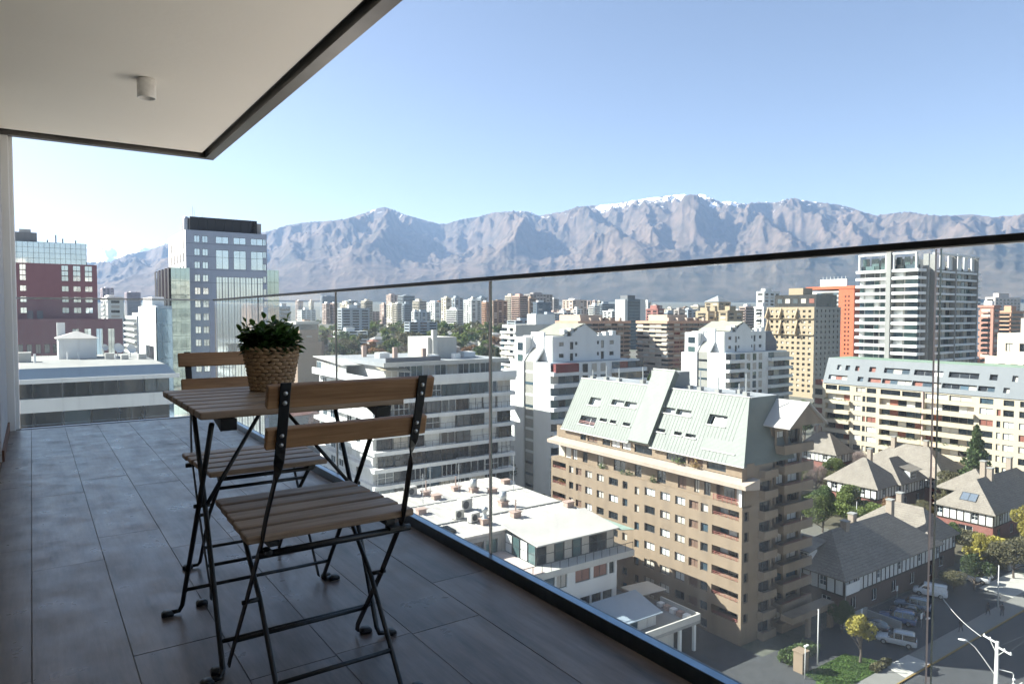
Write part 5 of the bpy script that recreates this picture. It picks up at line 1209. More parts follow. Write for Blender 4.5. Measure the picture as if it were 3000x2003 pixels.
def timbered(parent, face, c, a0, a1, z0=3.0, z1=5.45, low=DKBR, skipw=()):
    """plaster storey with applied timbers and windows over a brick base"""
    O, A, N = frame_of(face, c)
    n_ = max(2, int((a1 - a0) / 1.15)); w_ = (a1 - a0) / n_
    ws = [i for i in range(n_) if i % 5 == 2]
    wl2 = [(a0 + i * w_ + .18, a0 + (i + 1) * w_ - .05, z0 + .75, z1 - .35, rng.choice([G_DARK, G_BLUE])) for i in ws]
    m = MB(); panel(m, O, A, UP, N, a0, a1, z0, z1, [w[:4] for w in wl2], .15); m.build('plaster_wall', PLAST, parent)
    for w in wl2: window(parent, O, A, UP, N, w[:4], .15, w[4], WHITE, 1, 1, .05)
    for i in range(n_ + 1):
        x = min(a0 + i * w_, a1 - .17); MB().obox(O, A, UP, N, x, x + .17, z0 + .2, z1 - .2, .003, .06).build('timber', TIMB, parent)
    for za in (z0, z1 - .19): MB().obox(O, A, UP, N, a0, a1, za, za + .19, .002, .075).build('timber', TIMB, parent)
    nl = max(1, int((a1 - a0) / 5)); wl3 = [(a0 + (i + .35) * (a1 - a0) / nl, a0 + (i + .6) * (a1 - a0) / nl, .7, 2.4, G_DARK) for i in range(nl)]
    facade(parent, face, c + .08, a0, a1, 0, z0, wl3, low, .15, WHITE, True, 1)

def house(label, x0, x1, y0, y1, ridge, axis, low=DKBR, extra=(), chims=(), e0=None, e1=None, rot=0):
    h = thing('tudor_house', label, 'house', ((x0 + x1) / 2, (y0 + y1) / 2, 0), 0, 'half-timbered houses')
    cube('core_wall', DKBR, x0 + .3, x1 - .1, y0 + .3, y1 - .1, 0, 5.2, h)
    timbered(h, 'X', x0, y0, y1, low=low); timbered(h, 'Y', y0, x0, x1, low=low)
    m = MB(); hip(m, x0, x1, y0, y1, 5.6, ridge, axis, e0, e1); m.build('roof', SHIN, h)
    for q in extra: q(h)
    for cx, cyy, zt in chims:
        ch = cube('chimney', mat('chimney_brick', (.33, .27, .22), .9, .15, 1.5), cx - .5, cx + .5, cyy - .45, cyy + .45, 6, zt, h); cube('chimney_cap', CONC, cx - .6, cx + .6, cyy - .55, cyy + .55, zt, zt + .15, h)
    return h
def wing_(x0, x1, y0, y1, ze, zr, axis, e0=None, e1=None, walls=True):
    def f(h):
        if walls:
            cube('core_wall', DKBR, x0 + .3, x1 - .1, y0 + .3, y1 - .1, 0, ze - .4, h); timbered(h, 'Y', y0, x0, x1); timbered(h, 'X', x0, y0, y1)
        m = MB(); hip(m, x0, x1, y0, y1, ze, zr, axis, e0, e1); m.build('roof', SHIN, h)
    return f
def dormer_(x0, x1, y0, y1, z0, z1, face):
    def f(h):
        cube('dormer', PLAST, x0, x1, y0, y1, z0, z1, h); O, A, N = frame_of(face, x0 - .01 if face == 'X' else y0 - .01)
        a0, a1 = (y0, y1) if face == 'X' else (x0, x1)
        window(h, O, A, UP, N, (a0 + .2, a1 - .2, z0 + .3, z1 - .2), 0, G_DARK, WHITE, 4, 1, .05)
        m = MB(); m.hexa([(x0 - .4, y0 - .4, z1), (x1 + 2, y0 - .4, z1 + (1 if face == 'X' else 0)), (x1 + 2, y1 + .4, z1 + 1), (x0 - .4, y1 + .4, z1 + (0 if face == 'X' else 1)), (x0 - .4, y0 - .4, z1 + .12), (x1 + 2, y0 - .4, z1 + (1.12 if face == 'X' else .12)), (x1 + 2, y1 + .4, z1 + 1.12), (x0 - .4, y1 + .4, z1 + (.12 if face == 'X' else 1.12))]); m.build('dormer_roof', SHIN, h)
    return f
def skylight_(O, A, B, a0, a1, b0, b1):
    def f(h):
        N = A.cross(B).normalized(); N = N if N.z > 0 else -N
        window(h, O + N * .06, A, B, N, (a0, a1, b0, b1), 0, G_SKY, DARKMET, 1, 0, .08)
    return f
hA = house('big dark-roofed tudor house standing in shade by the car park', 91.5, 119, 52.3, 63.5, 10.0, 'X', extra=(wing_(117.3, 126.8, 53.3, 66, 5.6, 9.8, 'Y', 3.5), dormer_(91.8, 93.8, 57.8, 61.2, 5.9, 7.7, 'X')), chims=((100.5, 57.5, 10.8), (106, 59.5, 10.6), (115.4, 58.4, 11.6), (122.8, 60.5, 11.2)), e0=6.5)
hB = house('sunlit tudor house with a blue skylight at the right edge', 143.9, 172, 54.2, 64, 10.4, 'X', REDB, extra=(skylight_(Vector((143.4, 0, 5.45)), Vector((0, 1, 0)), Vector((5.4, 0, 4.95)).normalized(), 57.6, 60.4, 2.0, 3.9), wing_(158, 168, 60, 70, 5.6, 9.6, 'Y', walls=False)), chims=((153.5, 58.6, 12), (156.5, 61, 12.6), (166, 60, 12.4)))
hC = house('pale-roofed tudor house with two hipped peaks before the cream block', 145, 155.5, 76.2, 87.4, 10.6, 'Y', REDB, extra=(wing_(153.2, 164, 75.5, 83.5, 5.6, 10.2, 'X', 3.4), dormer_(157.5, 160.2, 75.6, 78, 5.7, 7.6, 'Y')), chims=((156.5, 84, 11.4),))
hD = house('tudor house with wide hipped roofs directly under the cream block', 165.5, 178.5, 72, 92, 11.0, 'Y', REDB, chims=((171, 86, 12.4), (173, 79.5, 12.2)))
hE = house('small pale hipped tudor house beside the beige block\'s end', 171.5, 179.5, 101, 112.5, 10.4, 'Y', REDB, extra=(), chims=((175.5, 108.5, 12),), e0=4.8)

# ------------------------------------------------------------------ trees
def leafmat(name, c0, c1):
    m, nt, b, out = _nt(name)
    b.inputs['Roughness'].default_value = .65; b.inputs['Specular IOR Level'].default_value = .25
    oi = nt.nodes.new('ShaderNodeObjectInfo'); f = noise(nt, .8, 4); f2 = noise(nt, 6, 2)
    c = mix(nt, f, c0, c1); c = mix(nt, .35, c, ramp(nt, f2, [(.3, sh(c0, .6)), (.7, sh(c1, 1.25))]))
    hs = nt.nodes.new('ShaderNodeHueSaturation')
    mr = nt.nodes.new('ShaderNodeMapRange'); mr.inputs['To Min'].default_value = .7; mr.inputs['To Max'].default_value = 1.3; nt.links.new(oi.outputs['Random'], mr.inputs[0]); nt.links.new(mr.outputs[0], hs.inputs['Value'])
    nt.links.new(c, hs.inputs['Color']); nt.links.new(hs.outputs[0], b.inputs['Base Color'])
    tr = nt.nodes.new('ShaderNodeBsdfTranslucent'); nt.links.new(hs.outputs[0], tr.inputs[0])
    mx = nt.nodes.new('ShaderNodeMixShader'); mx.inputs[0].default_value = .25; nt.links.new(b.outputs[0], mx.inputs[1]); nt.links.new(tr.outputs[0], mx.inputs[2]); nt.links.new(mx.outputs[0], out.inputs[0])
    return m
LEAF = {'dark': leafmat('leaf_dark', (.045, .075, .028), (.09, .125, .04)), 'mid': leafmat('leaf_mid', (.085, .125, .03), (.16, .19, .05)), 'yellow': leafmat('leaf_yellow', (.22, .20, .04), (.32, .27, .06)),
        'olive': leafmat('leaf_olive', (.10, .10, .05), (.17, .15, .08)), 'bare': leafmat('twig_bare', (.17, .13, .12), (.26, .20, .18)), 'rust': leafmat('leaf_rust', (.20, .11, .05), (.30, .17, .08)), 'pine': leafmat('leaf_pine', (.03, .055, .03), (.055, .085, .04))}
BARK = mat('bark', (.10, .08, .065), .95, .3, 2)

def crown_mesh(name, kind, h, r, nleaf, ls, seed, m, lobes=9, base=.28):
    g = np.random.RandomState(seed)
    if kind == 'conifer':
        t = g.rand(nleaf) ** .8; z = h * (base * .6 + (1 - base * .6) * t); rad = r * (1 - t) ** .85 * (.55 + .45 * np.abs(np.sin(t * 26))) * np.sqrt(g.rand(nleaf)) + .05
        a = g.rand(nleaf) * 2 * np.pi; P = np.stack([np.cos(a) * rad, np.sin(a) * rad, z - rad * .25], -1)
    else:
        cz = h * (base + (1 - base) * .5)
        L = g.randn(lobes, 3); L /= np.linalg.norm(L, axis=1)[:, None]; L *= g.uniform(.35, .72, (lobes, 1)); L[:, 2] = L[:, 2] * .9
        lr = g.uniform(.30, .52, lobes); lr[0] = .5; L[0] = 0
        k = g.randint(0, lobes, nleaf); d = g.randn(nleaf, 3); d /= np.linalg.norm(d, axis=1)[:, None]
        q = L[k] + d * (lr[k] * (.55 + .45 * g.rand(nleaf) ** .5))[:, None]
        P = q * np.array([r, r, h * (1 - base) * .5]) + np.array([0, 0, cz])
    u = g.randn(nleaf, 3); u /= np.linalg.norm(u, axis=1)[:, None]; w = g.randn(nleaf, 3); v = np.cross(u, w); v /= np.linalg.norm(v, axis=1)[:, None]
    if kind == 'bare': u[:, 2] = np.abs(u[:, 2]) * 1.5 + .4; u /= np.linalg.norm(u, axis=1)[:, None]
    s = ls * g.uniform(.6, 1.4, (nleaf, 1)); sv = s * (.12 if kind == 'bare' else .62); su = s * (2.2 if kind == 'bare' else 1)
    co = np.stack([P - u * su, P + v * sv, P + u * su, P - v * sv], 1).reshape(-1, 3)
    me = bpy.data.meshes.new(name); nf = nleaf
    me.vertices.add(nf * 4); me.vertices.foreach_set('co', co.ravel()); me.loops.add(nf * 4); me.loops.foreach_set('vertex_index', np.arange(nf * 4))
    me.polygons.add(nf); me.polygons.foreach_set('loop_start', np.arange(0, nf * 4, 4)); me.update(calc_edges=True); me.materials.append(m); return me
def trunk_mesh(h, r, seed, limbs=6, base=.28):
    g = random.Random(seed); m = MB(); top = h * (base + .45)
    m.tube([(0, 0, -.4), (g.uniform(-.1, .1) * r, 0, h * base * .6), (g.uniform(-.15, .15) * r, g.uniform(-.1, .1) * r, top)], [h * .028, h * .022, h * .008], 7)
    for k in range(limbs):
        a = k * 2.4 + g.random(); z = h * (base * .75 + .3 * g.random()); e = (math.cos(a) * r * .65, math.sin(a) * r * .65, z + h * g.uniform(.15, .32))
        m.tube([(0, 0, z), (e[0] * .5, e[1] * .5, z + (e[2] - z) * .6), e], [h * .013, h * .009, h * .004], 5)
    return m.mesh('trunk', BARK)
TK = {}
def tree_kind(key, kind, h, r, nleaf, ls, col, seed, base=.28):
    TK[key] = (trunk_mesh(h, r, seed, 10 if kind == 'bare' else 6, base), crown_mesh('crown_' + key, kind, h, r, nleaf, ls, seed, LEAF[col], base=base), h)
tree_kind('broad1', 'broad', 10, 5, 1500, .42, 'dark', 1); tree_kind('broad2', 'broad', 9, 4.6, 1500, .42, 'mid', 2); tree_kind('broad3', 'broad', 11, 4.5, 1500, .42, 'olive', 3)
tree_kind('broad4', 'broad', 8, 4.4, 1300, .40, 'rust', 4); tree_kind('bare1', 'bare', 9, 4.2, 900, .38, 'bare', 5, .2); tree_kind('conifer1', 'conifer', 17, 4.2, 2200, .42, 'pine', 6, .1)
tree_kind('near_green', 'broad', 8, 4.0, 7000, .18, 'mid', 7, .12); tree_kind('near_dark', 'broad', 10, 4.2, 7000, .20, 'dark', 8, .15); tree_kind('near_yellow', 'broad', 7, 3.2, 5000, .15, 'yellow', 9, .15)
tree_kind('near_olive', 'broad', 8, 5, 6500, .18, 'olive', 10, .2); tree_kind('near_bare', 'bare', 8, 3.6, 1500, .26, 'bare', 12, .12); tree_kind('near_rust', 'bare', 6, 3, 1500, .25, 'rust', 13, .12); tree_kind('lawn', 'broad', 6.5, 1.9, 1500, .17, 'yellow', 14, .3)
tree_kind('araucaria', 'conifer', 15, 5.0, 3600, .32, 'dark', 15, .1)
def tree(key, x, y, s, label, cat='tree', group=None, z=None, name='tree', rz=None):
    z = gz(x, y) if z is None else z
    t = thing(name, label, cat, (x, y, z), rng.uniform(0, 6.28) if rz is None else rz, group); t.scale = (s, s, s * rng.uniform(.92, 1.1))
    link('trunk', TK[key][0], t); link('crown', TK[key][1], t); return t
for a in (('araucaria', 172, 68.5, 1.1, 'tall dark evergreen standing in front of the cream block'), ('near_olive', 165, 70.5, .95, 'wide olive-green tree between cream block and skylight house'), ('near_olive', 160, 69, .6, 'small dry olive tree beside the skylight house'),
          ('near_green', 125, 76, .95, 'rounded bright green tree behind the beige block, left one'), ('near_dark', 129.5, 78.5, .85, 'rounded green tree behind the beige block, right one'), ('near_green', 140, 80, .85, 'bushy green tree left of the two-peaked tudor house'),
          ('near_yellow', 146.5, 49.5, 1.15, 'bright yellow-leaved tree beside the skylight house'), ('near_dark', 117.5, 46.5, .62, 'dark tree overhanging the shaded car park'), ('near_olive', 128, 45.2, .85, 'bare-limbed olive tree on the sunny verge at right edge'),
          ('lawn', 81.2, 44.3, 1.0, 'slender young tree with yellow-green leaves on the lawn'), ('near_dark', 208, 140, 1.5, 'tall dark tree mass between beige and cream blocks'), ('near_dark', 200, 128, 1.4, 'dark tree just left of the cream block'), ('near_dark', 214, 130, 1.5, 'dark tree filling the gap behind the cream block\'s end'),
          ('near_bare', 215, 152, 1.5, 'bare pinkish tree above the dark gap beside cream block'), ('near_bare', 225, 158, 1.4, 'second bare pinkish tree behind the dark gap'), ('near_bare', 150, 93, 1.0, 'upright bare shrub left of the two-peaked house'), ('near_rust', 158, 86.5, .9, 'leafless reddish tree in front of the two-peaked house'),
          ('near_rust', 143, 73, .8, 'reddish bare tree by the carport between the houses'), ('near_green', 168, 100, .8, 'green tree behind the small hipped house'), ('near_bare', 178, 98, 1.0, 'bare tree between the small and the wide hipped houses'), ('near_rust', 181, 101, .9, 'red-berried bare tree under the cream balconies'),
          ('near_dark', 96, 136, 1.0, 'dark tree at the foot of the white stair-strip block'), ('near_dark', 84, 105, .75, 'dark tree left of the beige block by the ribbed roof'), ('near_dark', 78, 103, .8, 'dark bushy tree at the left end of the beige block'), ('near_bare', 45.5, 100.6, 1.2, 'bare branches before the white banded block\'s corner'),
          ('near_green', 133, 71, .8, 'fresh green tree between the shaded roof and the two-peaked house'), ('near_olive', 148, 68.5, .55, 'dry olive bush behind the skylight house\'s left hip'), ('near_green', 152, 97, .75, 'green tree beyond the two-peaked house on its left'), ('near_yellow', 134.5, 52.5, .6, 'small yellow-green tree by the hedge of the sunny car park'), ('near_dark', 133, 56.5, .6, 'dark round tree right of the shaded tudor house'), ('near_green', 176, 66, .8, 'green tree at the foot of the cream block, right of the evergreen'), ('near_bare', 138, 92, .9, 'grey bare tree left of the two-peaked house'), ('near_olive', 114, 48.0, .5, 'low dark tree beside the white van'), ('near_dark', 87.5, 50.2, .45, 'small dark tree by the beige block\'s porch'), ('near_green', 162, 106, .7, 'light green tree left of the small hipped house'), ('near_green', 139, 66, .7, 'small green tree behind the shaded tudor house'), ('near_olive', 72, 100, .7, 'pale olive tree at the right foot of the banded block')): tree(*a, group='trees among the near blocks')
# hedges
def hedge(label, x0, x1, y0, y1, h, col, seed):
    g = np.random.RandomState(seed); n_ = int((x1 - x0) * (y1 - y0) * 60 + 800)
    P = np.stack([g.uniform(x0, x1, n_), g.uniform(y0, y1, n_), h * g.rand(n_) ** .5], -1); u = g.randn(n_, 3) * .16; v = g.randn(n_, 3) * .13
    co = np.stack([P - u, P + v, P + u, P - v], 1).reshape(-1, 3); me = bpy.data.meshes.new('hedge'); me.vertices.add(n_ * 4); me.vertices.foreach_set('co', co.ravel()); me.loops.add(n_ * 4); me.loops.foreach_set('vertex_index', np.arange(n_ * 4)); me.polygons.add(n_); me.polygons.foreach_set('loop_start', np.arange(0, n_ * 4, 4)); me.update(calc_edges=True); me.materials.append(LEAF[col])
    o = bpy.data.objects.new('hedge', me); COL.objects.link(o); tag(o, label, 'hedge', 'hedges in the gardens')
hedge('green shrub belt along the left side of the two-peaked house', 136, 144.5, 73, 82, 2.6, 'mid', 8); hedge('leafy undergrowth between the wide hipped house and cream block', 160, 179.3, 92.5, 101, 2.4, 'olive', 9); hedge('yellowish shrubs in front of the skylight house', 132, 143, 51, 54.5, 1.9, 'yellow', 10); hedge('long olive hedge behind the sunny car park wall', 130, 172, 47.4, 50.6, 2.4, 'olive', 1); hedge('dark green hedge left of the two-peaked tudor house', 134, 144, 84, 90, 2.2, 'mid', 2); hedge('green hedge before the red base of skylight house', 138, 143.4, 55, 64, 1.8, 'olive', 3)
hedge('green shrubbery between dark house roof and beige block', 128, 143, 66.5, 72, 2.0, 'dark', 4); hedge('green shrubs behind the small hipped house', 160, 170, 93, 100, 2.2, 'mid', 5); hedge('dark shrubs by the beige block entrance', 73.5, 79.5, 48.4, 50.2, 1.2, 'dark', 6); hedge('low grey-green shrubs edging the lawn\'s corner', 80.5, 84, 41.95, 42.7, .6, 'olive', 7)
# the wooded quarter
WL = {'broad1': 'dark green tree in the hazy wooded quarter under the far towers', 'broad2': 'mid-green tree in the hazy wooded quarter under the far towers', 'broad3': 'olive tree in the hazy wooded quarter under the far towers', 'broad4': 'rust-brown tree in the hazy wooded quarter under the far towers', 'bare1': 'bare grey tree in the hazy wooded quarter under the far towers'}
wr = random.Random(77); placed = 0
ROOFS = [mat('tile_roof_red', (.36, .18, .13), .9, .15, .3), mat('tile_roof_brown', (.25, .19, .15), .9, .15, .3), ROOFWH]
WT = []
while placed < 450:
    az = R(34.5) + math.atan((wr.uniform(800, 1560) - 1500) / 2048); d = 225 + 850 * wr.random() ** 1.1
    x, y = math.sin(az) * d, math.cos(az) * d
    if d < 250 and x < 75: continue
    if 90 < x < 108 and 290 < y < 320 or 186 < x < 216 and 268 < y < 286 : continue
    key = wr.choices(list(WL), (4, 2, 4, 2, 4))[0]
    WT.append((d, key, x, y, wr.uniform(1.05, 1.9), wr.uniform(0, 6.28))); placed += 1
WT.sort()
def place_words(x, y):
    p_ = 1500 + 2048 * math.tan(math.atan2(x, y) - R(34.5)); d = math.hypot(x, y)
    zone = next(w_ for lim, w_ in ((905, 'behind the potted plant'), (990, 'below the two pink far towers'), (1055, 'below the cream slab tower'), (1110, 'below the cream ribbed tower'), (1220, 'below the tallest far pair'), (1310, 'below the white balconied tower'), (1400, 'left of the tall pine'), (1480, 'around the second glass joint'), (1700, 'right of the second glass joint'), (1900, 'left of the silver-edged dark tower'), (2120, 'around the tan fluted blocks'), (2400, 'around the white stepped tower'), (2700, 'below the tall white tower'), (9999, 'right of the tall white tower')) if p_ < lim)
    return ('nearest row' if d < 420 else 'middle rows' if d < 620 else 'farthest rows'), zone
for d, key, x, y, s, rz in WT[:235]:
    row_, zone_ = place_words(x, y); tree(key, x, y, s, f"{WL[key].split(' in ')[0]} in the wood, {row_}, {zone_}", group='trees of the wooded quarter', rz=rz)
vs_, fi = [], []
for q, (d, key, x, y, s, rz) in enumerate(WT[235:]):          # the farthest run together into one wood
    g = np.random.RandomState(q); L = g.randn(7, 3) * .38; n_ = 260; k = g.randint(0, 7, n_); dd = g.randn(n_, 3); dd /= np.linalg.norm(dd, axis=1)[:, None]
    P = (L[k] + dd * .42 * g.rand(n_, 1) ** .4) * np.array([4.6, 4.6, 3.4]) * s + np.array([x, y, gz(x, y) + 6.2 * s]); u = g.randn(n_, 3) * .5 * s; v = g.randn(n_, 3) * .4 * s
    vs_.append(np.stack([P - u, P + v, P + u, P - v], 1).reshape(-1, 3)); fi.append(np.full(n_, g.randint(0, 3)))
co = np.concatenate(vs_); nf = len(co) // 4; me = bpy.data.meshes.new('woodland'); me.vertices.add(nf * 4); me.vertices.foreach_set('co', co.ravel()); me.loops.add(nf * 4); me.loops.foreach_set('vertex_index', np.arange(nf * 4)); me.polygons.add(nf); me.polygons.foreach_set('loop_start', np.arange(0, nf * 4, 4)); me.polygons.foreach_set('material_index', np.concatenate(fi)); me.update(calc_edges=True)
for c_ in ('dark', 'mid', 'olive'): me.materials.append(LEAF[c_])
wo_ = bpy.data.objects.new('woodland', me); COL.objects.link(wo_); tag(wo_, 'far hazy woodland at the feet of the distant towers', 'woodland', kind='stuff')
for x, y, s in ((142, 232, 1.15), (150, 262, .9)): pass
tree('conifer1', 192, 292, 1.5, 'tall dark pine left of the second glass joint'); tree('conifer1', 206, 290, 1.1, 'shorter dark pine right of the second glass joint'); tree('conifer1', 330, 480, 1.3, 'dark pine at the foot of the pinkish cream tower'); tree('conifer1', 318, 505, 1.1, 'slim dark pine left of the pinkish cream tower')
for k, (x, y, s) in enumerate(((287, 262, 1.15), (294, 256, 1.0), (300, 264, 1.2), (279, 270, 1.0), (306, 250, .9))): tree('broad1', x, y, s, 'dark tree clump between the tan mid-rises and white blocks', group='dark clump by the tan mid-rises')
for k in range(26):
    az = R(34.5) + math.atan((wr.uniform(1600, 2960) - 1500) / 2048); d = wr.uniform(430, 900); x, y = math.sin(az) * d, math.cos(az) * d
    tree('broad1', x, y, wr.uniform(.7, 1.1), 'distant dark tree among the city blocks, ' + ' '.join(reversed(place_words(x, y))), group='distant trees at right', rz=wr.uniform(0, 6))
for k in range(14):
    x, y = wr.uniform(22, 32), wr.uniform(215, 420); tree('broad1', x + (y - 215) * .04, y, wr.uniform(.6, 1), 'tree lining the hazy street gap at left', group='trees in the street gap', rz=wr.uniform(0, 6))
tree('near_green', 207, 95, 1.7, 'green tree right of the tall white tower'); 
def cottage(x, y, w, l, h, rot, rm_, lab):
    t = thing('cottage', lab, 'house', (x, y, gz(x, y)), rot, 'low houses in the wooded quarter')
    MB().box(-w / 2, w / 2, -l / 2, l / 2, -1, h).build('wall', OFFWH, t, local=True); m = MB(); hip(m, -w / 2, w / 2, -l / 2, l / 2, h + .15, h + 2.4, 'X' if w > l else 'Y'); m.build('roof', rm_, t, local=True)
    for k in range(3): MB().box(-w / 2 + (k + .25) * w / 3, -w / 2 + (k + .7) * w / 3, -l / 2 - .02, -l / 2 + .1, 1, 2.2).build('window', G_DARK, t, local=True)
for k in range(80):
    az = R(34.5) + math.atan((wr.uniform(840, 1500) - 1500) / 2048); d = 255 + 620 * wr.random(); x, y = math.sin(az) * d, math.cos(az) * d
    if 88 < x < 110 and 285 < y < 325 or 180 < x < 220 and 262 < y < 290: continue
    j = wr.randrange(3); cottage(x, y, wr.uniform(8, 16), wr.uniform(7, 10), wr.uniform(4, 9), wr.choice((0, 1.57, .2)), ROOFS[j], ('red-tiled', 'brown-roofed', 'pale-roofed')[j] + ' low house among the {} of trees, {}'.format(*place_words(x, y)))

# smaller hazy blocks filling the far city
FL_ = {'pink': 'pinkish', 'cream': 'cream', 'white': 'white', 'bluegrey': 'blue-grey', 'brown': 'brown', 'orange': 'orange-brown'}; nb_ = 0; tried = 0
while nb_ < 70 and tried < 900:
    tried += 1; az = R(34.5) + math.atan((wr.uniform(880, 2250) - 1500) / 2048); d = wr.uniform(720, 1900); x, y = math.sin(az) * d, math.cos(az) * d
    w_, l_, h_ = wr.uniform(14, 34), wr.uniform(12, 24), wr.choice((12, 15, 18, 24, 30, 38)); kind = wr.choice(list(FL_))
    if any(x < f[1] + 6 and x + w_ > f[0] - 6 and y < f[3] + 6 and y + l_ > f[2] - 6 for f in FAR): continue
    z0 = gz(x, y); b = thing('city_block', f"{FL_[kind]} hazy {'low' if h_ < 20 else 'taller'} city block, {'nearer' if d < 1200 else 'farther'} rows, {place_words(x, y)[1]}", 'building', (x, y, z0), 0, 'hazy blocks of the far city'); FAR.append((x, x + w_, y, y + l_, z0 + h_, kind, ''))
    wm = FM[kind][0]; cube('wall', wm, x, x + w_, y, y + l_, z0 - 2, z0 + h_, b); cube('plant_room', wm if wr.random() < .5 else WHITE, x + w_ * .3, x + w_ * .6, y + l_ * .3, y + l_ * .7, z0 + h_, z0 + h_ + wr.uniform(2, 4), b)
    for k in range(int(h_ / 3)):
        for j in range(3): cube('window', G_DARK, x + (j + .15) * w_ / 3, x + (j + .85) * w_ / 3, y - .12, y + .3, z0 + 3 * k + 1, z0 + 3 * k + 2.5, b)
        cube('window', G_DARK, x - .12, x + .3, y + .1 * l_, y + .9 * l_, z0 + 3 * k + 1, z0 + 3 * k + 2.5, b)
    nb_ += 1
# ------------------------------------------------------------------ cars
def paint(name, col):
    if name in MATS: return MATS[name]
    m, nt, b, out = _nt(name); b.inputs['Base Color'].default_value = (*col, 1); b.inputs['Roughness'].default_value = .25; b.inputs['Coat Weight'].default_value = .6; b.inputs['Coat Roughness'].default_value = .05
    f = noise(nt, 3, 3); nt.links.new(ramp(nt, f, [(.3, sh(col, .85)), (.7, col)]), b.inputs['Base Color']); return m
TYRE = simple('tyre_rubber', (.02, .02, .02), .8); RIM = simple('wheel_rim', (.5, .5, .5), .3, .8); CARGLASS = glassm('car_glass', (.02, .025, .03)); LAMP = simple('headlamp', (.7, .72, .75), .15); TAIL = simple('tail_lamp', (.4, .02, .02), .3)
def loft(mb, st, n=10):
    """stations (y, halfwidth, z0, z1) -> rounded hull"""
    rings = []
    for y, w, z0, z1 in st:
        r_ = min(.16, (z1 - z0) * .3, w * .4); pts = []
        for cx_, cz_, a0 in ((w - r_, z1 - r_, 0), (-w + r_, z1 - r_, 90), (-w + r_, z0 + r_, 180), (w - r_, z0 + r_, 270)):
            for k in range(3): a = R(a0 + k * 45); pts.append((cx_ + r_ * math.cos(a), y, cz_ + r_ * math.sin(a)))
        rings.append(pts)
    m_ = len(rings[0]); vs_ = [p for r_ in rings for p in r_]; fs = []
    for i in range(len(rings) - 1):
        for k in range(m_): fs.append((i * m_ + k, i * m_ + (k + 1) % m_, (i + 1) * m_ + (k + 1) % m_, (i + 1) * m_ + k))
    fs += [tuple(range(m_ - 1, -1, -1)), tuple(range((len(rings) - 1) * m_, len(rings) * m_))]
    return mb.add(vs_, fs)
wheel_t = MB().lathe([(.20, -.11), (.31, -.11), (.34, -.07), (.34, .07), (.31, .11), (.20, .11)], 18).mesh('tyre', TYRE, True); wheel_r = MB().lathe([(0, .08), (.06, .09), (.20, .10), (.20, -.10), (0, -.10)], 12).mesh('rim', RIM)
